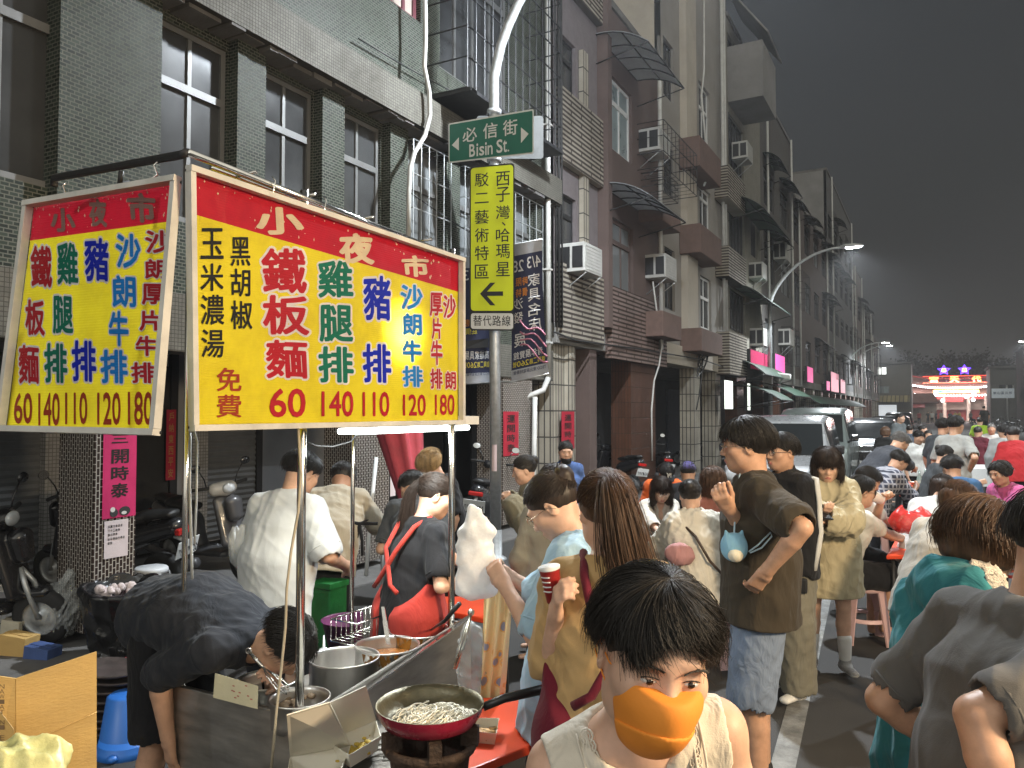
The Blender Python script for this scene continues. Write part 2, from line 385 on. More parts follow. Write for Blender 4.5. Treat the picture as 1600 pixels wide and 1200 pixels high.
def sdf_obj(name, sd, mats, parent=None, **k):
    P, Q = sd.mesh(**k); return link(name, arrays_mesh(name, P, Q), parent, mats)
def strands(paths, r, sides=3, taper=.35):
    """paths (n,m,3) -> tube arrays"""
    n, m, _ = paths.shape; T = np.gradient(paths, axis=1); T /= np.linalg.norm(T, axis=2, keepdims=True)+1e-9
    ref = np.where(np.abs(T[:, :1, 2:3]) > .9, np.array([1., 0, 0]), np.array([0, 0, 1.])); ref = np.repeat(ref, m, 1)
    a = np.cross(T, ref); a /= np.linalg.norm(a, axis=2, keepdims=True)+1e-9; b = np.cross(T, a)
    prof = np.interp(np.linspace(0, 1, m), [0, .6, 1], [1, 1, taper])[None, :, None]*r
    V = np.stack([paths+(a*math.cos(2*math.pi*k/sides)+b*math.sin(2*math.pi*k/sides))*prof for k in range(sides)], 2)
    idx = np.arange(n*m*sides).reshape(n, m, sides); F = []
    for k in range(sides):
        k2 = (k+1) % sides; F.append(np.stack([idx[:, :-1, k], idx[:, :-1, k2], idx[:, 1:, k2], idx[:, 1:, k]], -1).reshape(-1, 4))
    return V.reshape(-1, 3), np.concatenate(F)
def joinarr(parts):
    V = []; F = []; b = 0
    for v, f in parts: V.append(v); F.append(f+b); b += len(v)
    return np.concatenate(V), np.concatenate(F)
# ---------------------------------------------------------------- people
SKIN = [M("skin_fair", (.62, .385, .275), .48, var=.15, scale=24, bump=.12, bscale=160, bdist=.002, spec=.4, sub=.06),
        M("skin_tan", (.50, .29, .19), .46, var=.17, scale=24, bump=.12, bscale=160, bdist=.002, spec=.4, sub=.06),
        M("skin_brown", (.38, .21, .135), .45, var=.12, scale=14, bump=.12, bscale=160, bdist=.002, spec=.4, sub=.05)]
LIP = M("lip_skin", (.46, .17, .14), .4, var=.1, scale=20, bump=0)
def hair_mat(name, col, rough=.5):
    m = M(name, col, rough, var=.55, scale=60, bump=.25, bscale=120, bdist=.004, spec=.42, stretch=(1, 1, .12)); return m
HAIR = {'black': hair_mat("hair_black", (.022, .0185, .016)), 'dark': hair_mat("hair_dark_brown", (.028, .017, .012)),
        'brown': hair_mat("hair_brown", (.085, .043, .022)), 'blond': hair_mat("hair_blond", (.36, .24, .11)), 'grey': hair_mat("hair_grey", (.16, .15, .14))}
EYEW = plain("eye_white", (.55, .50, .46), .25); IRIS = plain("eye_iris", (.02, .012, .008), .12)
FRAME = plain("glasses_frame", (.03, .028, .028), .25); WIRE = plain("glasses_wire", (.45, .36, .26), .25, 1)
def glassm():
    if "lens" in MATS: return MATS["lens"]
    m, nt, b = new_mat("lens"); b.inputs["Base Color"].default_value = (.9, .95, .95, 1); b.inputs["Alpha"].default_value = .14; b.inputs["Roughness"].default_value = .05
    MATS["lens"] = m; return m
A3 = lambda p: np.array(p, float)
def rotx(a): c, s = math.cos(a), math.sin(a); return np.array([[1, 0, 0], [0, c, -s], [0, s, c]])
def roty(a): c, s = math.cos(a), math.sin(a); return np.array([[c, 0, s], [0, 1, 0], [-s, 0, c]])
def rotz(a): c, s = math.cos(a), math.sin(a); return np.array([[c, -s, 0], [s, c, 0], [0, 0, 1]])
def ik(a, t, l1, l2, pole):
    """elbow / knee position and clamped end"""
    v = t-a; D = np.linalg.norm(v); mx = (l1+l2)*.995
    if D > mx: v = v*mx/D; D = mx
    D = max(D, abs(l1-l2)+.02); n = v/np.linalg.norm(v); x = (l1*l1-l2*l2+D*D)/(2*D); h = math.sqrt(max(l1*l1-x*x, 1e-6))
    p = pole-a; p = p-n*(p @ n); p = p/(np.linalg.norm(p)+1e-9)
    return a+n*x+p*h, a+n*D
def hand_prims(sd, w, dr, nrm, side, s=1.0, curl=.5, spread=.06, thumb=.6, k=.006):
    """palm with four separate bent fingers and a thumb; nrm points out of the palm side"""
    dr = dr/np.linalg.norm(dr); nrm = nrm-dr*(nrm @ dr); nrm = nrm/(np.linalg.norm(nrm)+1e-9)
    wd = np.cross(dr, nrm)*side     # towards the thumb
    sd.seg(w-dr*.02*s, w+dr*.02*s, .026*s, .029*s, x=wd, f=.75, k=.015)
    for o, o2 in ((.024, .017), (.008, .006), (-.008, -.007), (-.022, -.018)):
        sd.seg(w+wd*o2*s+dr*.012*s, w+wd*o*s+dr*.082*s, .0145*s, .0118*s, k=.010)
    ends = []
    for o, L, c in ((.025, .070, .9), (.0085, .078, 1), (-.0085, .072, 1.08), (-.024, .056, 1.15)):
        p = w+wd*o*s+dr*.082*s; a = curl*c*.55; d0 = dr+wd*(o/.025)*spread
        for i, (fr, ra, rb) in enumerate(((.45, .0095, .0088), (.31, .0088, .0080), (.24, .0080, .0068))):
            d0n = d0/np.linalg.norm(d0); dd = d0n*math.cos(a)+nrm*math.sin(a); q = p+dd*L*fr*s
            sd.seg(p, q, ra*s, rb*s, k=k); p = q; a += curl*c*.75
        ends.append(p)
    p = w+wd*.018*s+dr*.022*s; d1 = dr*.62+wd*(.62-.35*thumb)+nrm*(.25+.45*thumb); d1 = d1/np.linalg.norm(d1)
    q = p+d1*.044*s; sd.seg(p, q, .0155*s, .0112*s, k=.012)
    d2 = dr*.85+nrm*(.25+.3*thumb)+wd*.12; d2 = d2/np.linalg.norm(d2); q2 = q+d2*.032*s; sd.seg(q, q2, .0108*s, .0098*s, k=k)
    q3 = q2+(d2+nrm*.15*thumb)*.024*s; sd.seg(q2, q3, .0096*s, .0078*s, k=k)
    return ends
def head_prims(sd, c, Q, s, fem=0, det=True, mouth=0):
    P = lambda x, y, z: c+Q @ (A3((x, y, z))*s)
    E = lambda p, rx, ry, rz, k=.02, op=0, q=None: sd.ell(P(*p), rx*s, ry*s, rz*s, Q if q is None else Q @ q, k=k, op=op)
    E((0, -.014, .034), .075, .094, .082); E((0, .016, -.03), .0625 if fem else .065, .073, .085, .03)
    E((0, .046, -.085), .030 if fem else .036, .030, .026, .035)
    for x in (-1, 1): E((x*.045, .05, -.018), .024, .026, .024, .03); E((x*.048, .005, -.062), .02, .035, .03, .03)
    if det:
        sd.seg(P(-.034, .078, .026), P(.034, .078, .026), .012*s, k=.018)
        for x in (-1, 1): E((x*.031, .101, .006), .017, .02, .013, .014, 1)
        for x in (-1, 1): E((x*.031, .076, .004), .0165, .014, .0125, .006)
        for x in (-1, 1): sd.seg(P(x*.018, .0895, .002), P(x*.044, .083, .0035), .0032*s, k=.003, op=1)
    sd.seg(P(0, .083, .008), P(0, .101, -.026), .0075*s, .0115*s, k=.016)
    for x in (-1, 1): E((x*.0125, .091, -.030), .009, .011, .008, .008)
    if det:
        sd.seg(P(-.020, .078, -.0625), P(0, .0880, -.0605), .0050*s, .0060*s, k=.007); sd.seg(P(.020, .078, -.0625), P(0, .0880, -.0605), .0050*s, .0060*s, k=.007)
        sd.seg(P(-.016, .079, -.0710), P(.016, .079, -.0710), .0070*s, k=.008)
        sd.seg(P(-.021, .087, -.0662), P(.021, .087, -.0662), .0016*s, k=.003, op=1)
        for x in (-1, 1): E((x*.006, .094, -.038), .0035, .005, .0025, .004, 1)
    for x in (-1, 1):
        q = rotz(-x*R(22)) @ rotx(R(-12)); E((x*.0765, -.012, -.004), .0085, .0185, .031, .008, 0, q)
        if det: E((x*.083, -.006, .0), .006, .010, .017, .004, 1, q)
def torso_prims(sd, J, s, e=0.0, hem=None, flare=0, fem=0, belly=0, kk=.04):
    x = J['tx']; P0, P1, P2, P3 = J['P0'], J['P1'], J['P2'], J['P3']; ax = (P1-P0)/np.linalg.norm(P1-P0)
    rp, rw, rc = (.160, .132, .150) if fem else (.155, .146, .166); rp, rw, rc = rp*s+e, (rw+belly)*s+e, rc*s+e
    lo = P0-ax*.05*s if hem is None else P0+ax*hem
    if hem is not None and hem < -.05: sd.seg(lo, P0, max(rp+flare, .176*s+e), rp+.008*s, x=x, f=.78, k=kk)
    else: sd.seg(lo if hem is None else P0, P0+ax*.02, rp, rp, x=x, f=.74, k=kk)
    sd.seg(P0, P1, rp, rw, x=x, f=.74, f1=.76+belly*2, k=kk); sd.seg(P1, P2, rw, rc, x=x, f=.76+belly*2, f1=.70, k=kk)
    up = (P3-P2)/np.linalg.norm(P3-P2)
    sd.seg(P2, P3-up*.045*s, rc, .095*s+e, x=x, f=.70, f1=.62, k=kk)
    for q in (0, 1): sd.seg(J['S'][q], P3-up*.025*s, .048*s+e*.7, .052*s+e*.7, k=kk*.8)
    if fem:
        for q in (-1, 1): sd.ell(P2+J['tf']*(.075*s+e*.6)+x*q*.068*s-up*.02*s, .06*s+e*.5, .052*s+e*.5, .06*s+e*.5, k=.04)
def person(label, u, v, d, face, H=1.65, sit=False, lean=0, hunch=8, twist=0, head=(0, 0, 0), hL=None, hR=None, eL=None, eR=None, nL=None, nR=None, curl=(.5, .5), thumbs=(.6, .6),
           skin=0, fem=0, vox=.007, top=None, bot=None, hair=None, shoe=None, det=True, eyes=False, group=None, belly=0, width=1.0, feet=None, arms=(1, 1), legs=True, zroot=None, fold=.006, knees=None, tilt=0):
    seed = int(abs(u*7+v*3)) % 9999; rs = np.random.RandomState(seed)
    T = A3(pt(u, v, d)); a = R(face)
    fw = A3(RT*math.sin(a)+FW*math.cos(a)); rt = A3(RT*math.sin(a+math.pi/2)+FW*math.cos(a+math.pi/2)); B = np.stack([rt, fw, A3((0, 0, 1))], 1)
    def skel(s):
        J = {}; P0 = A3((0, 0, .95))*s
        R1 = roty(R(tilt)) @ rotx(-R(lean)); R2 = R1 @ rotz(R(twist)) @ rotx(-R(hunch))
        J['P0'] = P0; J['P1'] = P0+R1 @ A3((0, .0, .13))*s; J['P2'] = J['P1']+R2 @ A3((0, -.002, .18))*s; J['P3'] = J['P2']+R2 @ A3((0, -.012, .165))*s
        sh = (.134 if fem else .155)*width
        J['S'] = [J['P2']+R2 @ A3((q*sh, -.012, .112))*s for q in (-1, 1)]
        J['tx'] = R2 @ A3((1, 0, 0)); J['tf'] = R2 @ A3((0, 1, 0))
        hp, hy, hr = head; HQ = rotx(-R(lean+hunch)*.35) @ rotz(-R(hy)) @ rotx(-R(hp)) @ roty(R(hr))
        nk = J['P3']+(R2 @ A3((0, .022, .06)))*s*.6+HQ @ A3((0, .012, .055))*s*.55
        J['hc'] = nk+HQ @ A3((0, .012, .090))*s; J['HQ'] = HQ; J['nk'] = nk; J['top'] = J['hc']+HQ @ A3((0, -.01, .122))*s
        return J
    J = skel(1.0)
    zt = max(skel(1.0)['top'][2], skel(1.0)['hc'][2]+.1)
    if sit: s = H/1.70; J = skel(s); dz = T[2]-max(J['top'][2], J['hc'][2]+.1*s)
    elif zroot is not None: s = H/1.70; J = skel(s); dz = T[2]-max(J['top'][2], J['hc'][2]+.1*s)
    else: s = T[2]/zt; J = skel(s); dz = 0
    off = np.array([T[0], T[1], 0])-B @ np.array([J['top'][0], J['top'][1], 0]); off[2] = dz
    print("PERSON %-60s scale %.2f H %.2f pelvis %.2f" % (label[:60], s, s*1.7, J['P0'][2]+dz))
    root = (off+B @ A3((J['P0'][0], J['P0'][1], 0))); root[2] = 0
    tr = lambda p: B @ p+off-root
    for k in ('P0', 'P1', 'P2', 'P3', 'hc', 'nk', 'top'): J[k] = tr(J[k])
    J['S'] = [tr(p) for p in J['S']]; J['tx'] = B @ J['tx']; J['tf'] = B @ J['tf']; HQ = B @ J['HQ']
    px = lambda q: A3(pt(*q))-root
    # arms
    J['E'] = [None, None]; J['W'] = [None, None]; J['hd'] = [None, None]
    for q, h, e in ((0, hL, eL), (1, hR, eR)):
        sg = (-1, 1)[q]; S = J['S'][q]
        t = px(h) if h is not None else S+rt*sg*.07*s+fw*.06*s-A3((0, 0, .50))*s
        po = px(e) if e is not None else S+rt*sg*.35-fw*.30-A3((0, 0, .35))
        J['E'][q], J['W'][q] = ik(S, t, .285*s, .245*s, po)
    # legs
    J['Hp'] = [J['P0']+rt*g*.082*s-A3((0, 0, .03))*s for g in (-1, 1)]; J['K'] = [0, 0]; J['A'] = [0, 0]; J['fd'] = [fw, fw]
    for q in (0, 1):
        g = (-1, 1)[q]; Hp = J['Hp'][q]
        if feet and feet[q] is not None: t = px(feet[q]) if len(feet[q]) == 3 else A3(feet[q][:3])
        elif sit: t = Hp+fw*(.40 if q else .36)*s+rt*g*.06*s; t[2] = .075*s
        else: t = Hp+rt*g*.035*s+fw*(.03-.05*q)*s; t[2] = .075*s
        kp = Hp+fw*1.0+rt*g*.12 if not knees else px(knees[q])
        J['K'][q], J['A'][q] = ik(Hp, t, .42*s, .405*s, kp)
        J['fd'][q] = fw*.97+rt*g*.22
    E = thing("person", label, "person", root, group)
    if sit and 'STOOL' in globals() and 'drinking' not in label and 'puffy' not in label: STOOL("stool under the "+" ".join(label.replace(',', '').split()[:12]), root, MATS["dull_red_plastic" if seed % 2 else "pale_pink_plastic"], max(.3, J['P0'][2]-.085), .15, .05)
    # body
    sd = SDF(vox); head_prims(sd, J['hc'], HQ, s, fem, det)
    sd.seg(J['P3']-A3((0, 0, .01)), J['nk']+HQ @ A3((0, -.018, .055))*s, (.05 if fem else .058)*s, (.046 if fem else .056)*s, k=.03)
    torso_prims(sd, J, s, 0, None, 0, fem, belly)
    for q in (0, 1):
        if arms[q]:
            sg = (-1, 1)[q]; S, Eb, Wr = J['S'][q], J['E'][q], J['W'][q]; fa = (.92 if fem else 1.06)*s
            m1 = S+(Eb-S)*.45; sd.seg(S, m1, .048*fa, .045*fa, k=.03); sd.seg(m1, Eb, .045*fa, .037*fa, k=.006)
            m2 = Eb+(Wr-Eb)*.3; sd.seg(Eb, m2, .037*fa, .0385*fa, k=.006); sd.seg(m2, Wr, .0385*fa, .0255*fa, k=.006)
            dr = (Wr-Eb)/np.linalg.norm(Wr-Eb); n0 = (nL, nR)[q]
            nr = -rt*sg+fw*.2 if n0 is None else A3(RT*n0[0]+FW*n0[1]+UP*n0[2])
            J['hd'][q] = hand_prims(sd, Wr+dr*.012*s, dr, nr, -sg, s*(.95 if fem else 1.03), curl[q], thumb=thumbs[q])
        if legs:
            Hp, K, An = J['Hp'][q], J['K'][q], J['A'][q]; fl = (1.0 if fem else 1.0)*s
            sd.seg(Hp, K, .085*fl, .053*fl, k=.02); cm = K+(An-K)*.32-J['fd'][q]*.014*s
            sd.seg(K, cm, .051*fl, .054*fl, k=.008); sd.seg(cm, An, .054*fl, .034*fl, k=.008)
            ft = An+A3((0, 0, -.04))*s; sd.seg(ft, ft+J['fd'][q]*.15*s-A3((0, 0, .012))*s, .034*s, .027*s, k=.02, x=np.cross(J['fd'][q], A3((0, 0, 1))), f=.7)
    P, Qd = sd.mesh()
    me = arrays_mesh("body", P, Qd); bo = link("body", me, E, [SKIN[skin], LIP])
    if det:
        C = (P[Qd].mean(1)-J['hc']) @ HQ/s
        lm = (np.abs(C[:, 0]) < .0225) & (C[:, 1] > .078) & (np.abs(C[:, 2]+.0665+np.abs(C[:, 0])*.05) < .0105-np.abs(C[:, 0])*.2)
        me.polygons.foreach_set("material_index", lm.astype(np.int32))
    ax = (J['P1']-J['P0'])/np.linalg.norm(J['P1']-J['P0'])
    up = (J['P3']-J['P2'])/np.linalg.norm(J['P3']-J['P2'])
    # trousers / shorts / skirt
    if bot and legs:
        b = bot; e = b.get('e', .016); L = b['len']; sd = SDF(max(vox, .006))
        sd.seg(J['P0']-ax*.05*s, J['P0']+ax*.03*s, (.158+(.004 if fem else 0))*s+e*.5, .146*s+e*.2, x=rt, f=.76, k=.02)
        for q in (0, 1):
            Hp, K, An = J['Hp'][q], J['K'][q], J['A'][q]; w = b.get('w', 0)
            e1 = Hp+(K-Hp)*min(1, L); r1 = .085*s+e+w*.3; r2 = (.085+(.055-.085)*min(1, L))*s+e+w
            sd.seg(Hp, e1, r1, r2, k=.03)
            if L > 1: en = K+(An-K)*(L-1); sd.seg(K, en, r2, (.055+(.036-.055)*(L-1))*s+e+w, k=.03); dv = (An-K)/np.linalg.norm(An-K)
            else: en = e1; dv = (K-Hp)/np.linalg.norm(K-Hp)
            sd.half(en+dv*.005, dv, .006) if False else sd.seg(en-dv*.012, en+dv*.10, ((.055+(.036-.055)*(L-1))*s+e+w if L > 1 else r2)-.010, None, k=.004, op=1)
        if b.get('skirt'):
            m = (J['Hp'][0]+J['Hp'][1])/2; kk = (J['K'][0]+J['K'][1])/2; en = m+(kk-m)*L; sd.seg(m, en, .165*s+e, .175*s+e+b.get('w', 0), x=rt, f=.8, f1=.85, k=.03)
        nm = b.get('name', 'trousers' if L > 1.2 else 'shorts'); P, Qd = sd.mesh(fold=fold*.8, seed=seed)
        link(nm, arrays_mesh(nm, P, Qd), E, b['mat'])
    # shirt / jacket / dress
    if top:
        t = top; e = t.get('e', .022); hem = t.get('hem', -.10)*s; sd = SDF(max(vox, .006) if d > 1.6 else .005)
        torso_prims(sd, J, s, e, hem, t.get('flare', .008), fem, belly, kk=.05)
        sl = t.get('sl', .6)
        for q in (0, 1):
            if sl <= 0 or not arms[q]: continue
            S, Eb, Wr = J['S'][q], J['E'][q], J['W'][q]; w = t.get('sw', .012)
            e1 = S+(Eb-S)*min(1, sl); rs_ = .047*s+e*.65; re = (.046-.007*min(1, sl))*s+e*.5+w*.8
            sd.seg(S, e1, rs_, re, k=.03)
            if sl > 1: en = Eb+(Wr-Eb)*(sl-1); rr = (.042-.014*(sl-1))*s+e*.5+w*(1-.4*(sl-1)); sd.seg(Eb, en, re, rr, k=.03); dv = (Wr-Eb)/np.linalg.norm(Wr-Eb); re = rr
            else: en = e1; dv = (Eb-S)/np.linalg.norm(Eb-S)
            sd.seg(en-dv*.015, en+dv*(re+.02), min(re-.010, .056*s), min(re-.006, .058*s), k=.004, op=1)
            if d < 5.6:
                xx = np.cross(dv, A3((.3, .5, .8))); xx /= np.linalg.norm(xx); yy = np.cross(dv, xx); mb = MB(); mb.tube([en+dv*(re*.62-.006)*0+dv*.004+(xx*math.cos(k)+yy*math.sin(k))*(re-.001) for k in np.linspace(0, 6.2832, 25)[:-1]], .0042, 5, closed=True); mb.build("sleeve_hem", t['mat'], E)
        sd.half(J['P0']+ax*hem, -ax, .008)
        lo = J['P0']+ax*(hem-.02); sd.seg(lo, lo+ax*.035, .150*s+e+t.get('flare', .008)-.009, None, x=J['tx'], f=.76, k=.006, op=1)
        nr = t.get('nr', .070)*s; sd.ell(J['P3']+up*.042*s+J['tf']*.012*s, nr, nr, nr*.85, np.stack([J['tx'], J['tf'], up], 1), k=.008, op=1)
        if t.get('vn'): p = J['P3']+J['tf']*.11*s; sd.seg(p+up*.05*s, p-up*t['vn']*s, .075*s, .012*s, k=.006, op=1)
        if t.get('armhole'):
            for q in (0, 1): p = J['S'][q]+J['tx']*(-1, 1)[q]*.05*s-up*.03*s; sd.ell(p, .062*s, .075*s, .10*s, np.stack([J['tx'], J['tf'], up], 1), k=.008, op=1)
        if t.get('hood'):
            h = J['P3']-J['tf']*.075*s+up*.01*s; sd.ell(h, .12*s, .065*s, .085*s, np.stack([J['tx'], J['tf'], up], 1), k=.03)
        if t.get('collar'):
            cq = J['P3']+up*.03*s; sd.seg(cq-up*.02, cq+up*.012, .068*s, .064*s, k=.01); sd.seg(cq-up*.03, cq+up*.06, .058*s, .056*s, k=.004, op=1)
        nm = t.get('name', 't_shirt'); P, Qd = sd.mesh(fold=t.get('fold', fold), seed=seed+1, fs=t.get('fs', 1)); ob = link(nm, arrays_mesh(nm, P, Qd), E, t['mat']); J['topobj'] = ob
        if t.get('stripe'):   # coloured bands down the sleeve
            J['stripe'] = t['stripe']
    # shoes
    if shoe and legs:
        for q in (0, 1):
            An = J['A'][q]; f = J['fd'][q]; f = f/np.linalg.norm(f); xx = np.cross(f, A3((0, 0, 1))); sd = SDF(.005)
            h = An+A3((0, 0, -.038))*s-f*.03*s; to = An+A3((0, 0, -.05))*s+f*.15*s
            sd.seg(h, to, .042*s, .036*s, x=xx, f=.85, f1=.62, k=.02); sd.seg(An+A3((0, 0, -.03))*s, An+A3((0, 0, .015))*s, .046*s, .043*s, k=.02)
            sd.half(An+A3((0, 0, -.072))*s, (0, 0, -1), .004); P, Qd = sd.mesh(); o = link("shoe", arrays_mesh("shoe", P, Qd), E, shoe)
            if len(o.data.materials) > 1: o.data.polygons.foreach_set("material_index", (P[Qd].mean(1)[:, 2] < An[2]-.05*s).astype(np.int32))
            if shoe and isinstance(shoe, list) and len(shoe) > 2:   # sock
                sk = SDF(.006); K = J['K'][q]; sk.seg(An-A3((0, 0, .01)), An+(K-An)*.42, .040*s, .052*s, k=.01); P, Qd = sk.mesh(); link("sock", arrays_mesh("sock", P, Qd), E, shoe[2])
    # head extras
    hs = s; hc = J['hc']; PH = lambda x, y, z: hc+HQ @ (A3((x, y, z))*hs)
    if eyes:
        for x in (-1, 1):
            mb = MB(); rm = Matrix(HQ.tolist()); mb.sphere(PH(x*.031, .0815, .0035), .0128*hs, 16, 10, (1, .60, .40), rm); mb.cur = 1
            mb.sphere(PH(x*.031, .0856, .0035), .0064*hs, 12, 8, (1, .8, .86), rm); mb.build("eye", [EYEW, IRIS], E)
            n = 26; ph = []
            for i in range(n):
                tt = i/(n-1); xx = .014+tt*.034; zz = .0225+.006*math.sin(tt*2.4); yy = .0965-.35*(xx-.014)**1.0*.55
                p0 = A3((x*xx, yy, zz)); p1 = p0+A3((x*.007, -.002, .002)); ph.append([PH(*(p0+(p1-p0)*k/3)) for k in range(4)])
            V, F = strands(np.array(ph)+rs.normal(scale=.0006, size=(n, 1, 3)), .0012*hs); link("eyebrow", arrays_mesh("eyebrow", V, F), E, HAIR['black'])
            ls = []                                   # upper lash line
            for i in range(14): tt = i/13; xx = .0185+tt*.026; ls.append(PH(x*xx, .0905-.006*abs(tt-.5)-.004*tt, .0075+.0035*math.sin(tt*math.pi)))
            mb = MB(); mb.tube(ls, .0009*hs, 5); mb.build("eyelash", HAIR['black'], E)
    J.update(E=J['E'], root=root, obj=E, HQ=HQ, s=s, fw=fw, rt=rt, PH=PH, up=up, ax=ax, rs=rs, px=px)
    if hair: do_hair(J, **hair)
    return J
def do_hair(J, style='short', col='black', n=900, r=.0011, length=.1, fringe=1, wid=1.0, tail=None, vol=0.0, top=True, part=0):
    hc, HQ, s, rs, E = J['hc'], J['HQ'], J['s'], J['rs'], J['obj']; PH = J['PH']; vz = .006 if n > 500 else .008
    sd = SDF(vz); Q = HQ; i = vol
    sd.ell(PH(0, -.016, .036), (.082+i)*s, (.101+i)*s, (.089+i)*s, Q)
    sd.ell(PH(0, .112, -.035), .066*s, .085*s, (.098 if fringe == 0 else .086)*s, Q, k=.012, op=1)
    pl = HQ @ A3((0, .54, -.84))
    if style in ('short', 'bun', 'pony'): sd.half(PH(0, -.09, -.078), pl, .03)
    if style == 'bun': sd.ell(PH(0, -.105, .07), .04*s, .036*s, .04*s, Q, k=.015)
    if style in ('bob', 'long'):
        L = length
        for an in (-100, -130, -160, 160, 130, 100) if style == 'long' else (-82, -110, -140, -170, 170, 140, 110, 82):
            x, y = math.sin(R(an)), math.cos(R(an)); p = PH(x*.066, y*.075-.016, .02); q = A3(p)+np.array([0, 0, -1.0])*L*s*.8+HQ @ A3((x*.012, y*.01-.004, 0))*s
            sd.seg(p, q, .028*s, .016*s, k=.05)
    P, Qd = sd.mesh(fold=.002, seed=3, fs=2.5); parts = [(P, Qd)]
    if n:
        m = 9; c0 = A3((0, -.016, .036)); rad = A3((.084+i, .103+i, .091+i))
        tl = R(-16); RX = rotx(tl)       # crown tilted backwards
        def surf(th, ph, g): dv = np.stack([np.sin(th)*np.sin(ph), np.sin(th)*np.cos(ph), np.cos(th)], -1) @ RX.T; return c0+dv*(rad+g[..., None])
        tt = np.linspace(0, 1, m)[None, :]
        if style in ('short', 'bob', 'long'):
            ph = rs.uniform(-math.pi, math.pi, n); apf = np.abs(ph)
            fr = {0: 50, 1: 66, 2: 82}[fringe]
            te = np.interp(np.degrees(apf), [0, 38, 58, 80, 115, 180], [fr, fr+2, 84, 96 if style != 'short' else 90, 116, 130])
            if part: te = te+np.where(np.degrees(apf) < 50, np.where(ph > -.15, -13, 9)*part, 0)
            if style != 'short': te = np.where(np.degrees(apf) > 52, 92, te)
            te = R(1)*(te+rs.normal(scale=6.5, size=n)); t0 = R(1)*np.where(rs.rand(n) < .35, rs.uniform(0, 14, n), rs.uniform(0, 1, n)*np.degrees(te)*.75)
            th = t0[:, None]+(te-t0)[:, None]*tt; dph = rs.normal(scale=.14, size=n)-part*.55*(apf < 1.2)
            g = .002+rs.uniform(0, .010, n)[:, None]+np.where(rs.rand(n) < .12, .014, 0)[:, None]*tt+.010*tt*rs.uniform(-.3, 1, n)[:, None]
            Pp = surf(th, ph[:, None]+dph[:, None]*tt, g); Pw = hc+(Pp*s) @ HQ.T
            if style != 'short':
                dn = np.degrees(apf) > 52; L = length*s; k = int(dn.sum()); tq = np.linspace(0, 1, 7)[None, 1:, None]
                en = Pw[dn][:, -1:]; out = (en[:, 0]-hc); out[:, 2] = 0; out /= np.linalg.norm(out, axis=1, keepdims=True)+1e-6
                LL = (L*rs.uniform(.86, 1.06, k))[:, None, None]
                dr = en+np.array([0, 0, -1.0])*LL*tq+out[:, None]*(.012*np.sin(tq*2.6)-.012*tq*rs.uniform(-.5, 1.2, k)[:, None, None])*s+rs.normal(scale=.004, size=(k, 1, 3))*tq
                parts.append(strands(np.concatenate([Pw[dn], dr], 1), r*s)); Pw = Pw[~dn]
            if len(Pw): parts.append(strands(Pw, r*s))
        else:
            tie = A3((0, -.098, .085) if tail and tail[2] > .025 else (0, -.108, .045)) if style == 'pony' else A3((0, -.10, .07))
            ph = rs.uniform(-math.pi, math.pi, n); apd = np.degrees(np.abs(ph)); te = R(1)*(np.interp(apd, [0, 45, 62, 85, 120, 180], [50, 60, 78, 92, 116, 126])*rs.uniform(.35, 1.0, n))
            a0 = surf(te, ph, np.full(n, .004))-c0; td = tie-c0; t3 = tt[..., None]
            w = a0[:, None]*(1-t3)+td*t3; nn = np.linalg.norm(w/rad, axis=2, keepdims=True); Pp = c0+w/np.minimum(nn, 1.0)*(1+.02*np.sin(t3*3.1)); Pp += rs.normal(scale=.002, size=(n, 1, 3))
            Pw = hc+(Pp*s) @ HQ.T; parts.append(strands(Pw, r*s))
            if style == 'bun':
                k = n//3; an = rs.uniform(0, 6.28, k); b = rs.uniform(0, 6.28, k); uu = np.linspace(0, 2.4, m)[None, :]
                q = np.stack([np.cos(an[:, None]+uu)*.03*(1+.3*np.cos(b))[:, None], np.full((k, m), -.108)+.014*np.sin(b)[:, None], .07+np.sin(an[:, None]+uu)*.03*(1+.3*np.cos(b))[:, None]], -1)
                parts.append(strands(hc+(q*s) @ HQ.T, r*s))
            if tail:
                k = max(200, int(n*.8)); Lt, sw, spread = tail; p0 = hc+HQ @ (tie*s); bk = HQ @ A3((0, -1, 0)); uu = np.linspace(0, 1, 14)[None, :, None]
                o = rs.normal(size=(k, 1, 3))*spread*(.25+.75*np.sin(np.minimum(uu*1.5, 1.57))*(1-.45*uu)); bk2 = bk*np.array([1, 1, .3])
                ln = rs.uniform(.75, 1.05, (k, 1, 1))
                q = p0+bk2*(.055*np.sin(np.minimum(uu*4, 1.57)))*s+A3((0, 0, .02))*np.sin(uu*6)*(uu < .5)*s+np.array([0, 0, -1.0])*Lt*uu**1.15*ln+np.array(sw)*uu**1.5+o*s
                parts.append(strands(q, r*s*1.1))
    V, F = joinarr(parts); link("hair", arrays_mesh("hair", V, F), E, HAIR[col])
def glasses(J, wire=False, sz=.021):
    PH = J['PH']; mb = MB(); r = .0011*J['s']*(1 if wire else 1.5)
    for x in (-1, 1):
        c = A3((x*.032, .101, .002)); rg = [PH(*(c+A3((sz*1.1*math.cos(t), -.004*abs(math.cos(t)), sz*.92*math.sin(t))))) for t in np.linspace(0, 2*math.pi, 20)[:-1]]
        mb.cur = 0; mb.tube(rg, r, 5, closed=True); mb.tube([PH(x*(.032+sz*1.1), .097, .006), PH(x*.078, .085, .008), PH(x*.082, -.005, .004), PH(x*.080, -.03, -.015)], r, 5)
        mb.cur = 1; mb.add(rg, [tuple(range(len(rg)))])
    mb.cur = 0; mb.tube([PH(-.012, .102, .006), PH(0, .107, .009), PH(.012, .102, .006)], r, 5)
    mb.build("glasses", [WIRE if wire else FRAME, glassm()], J['obj'])
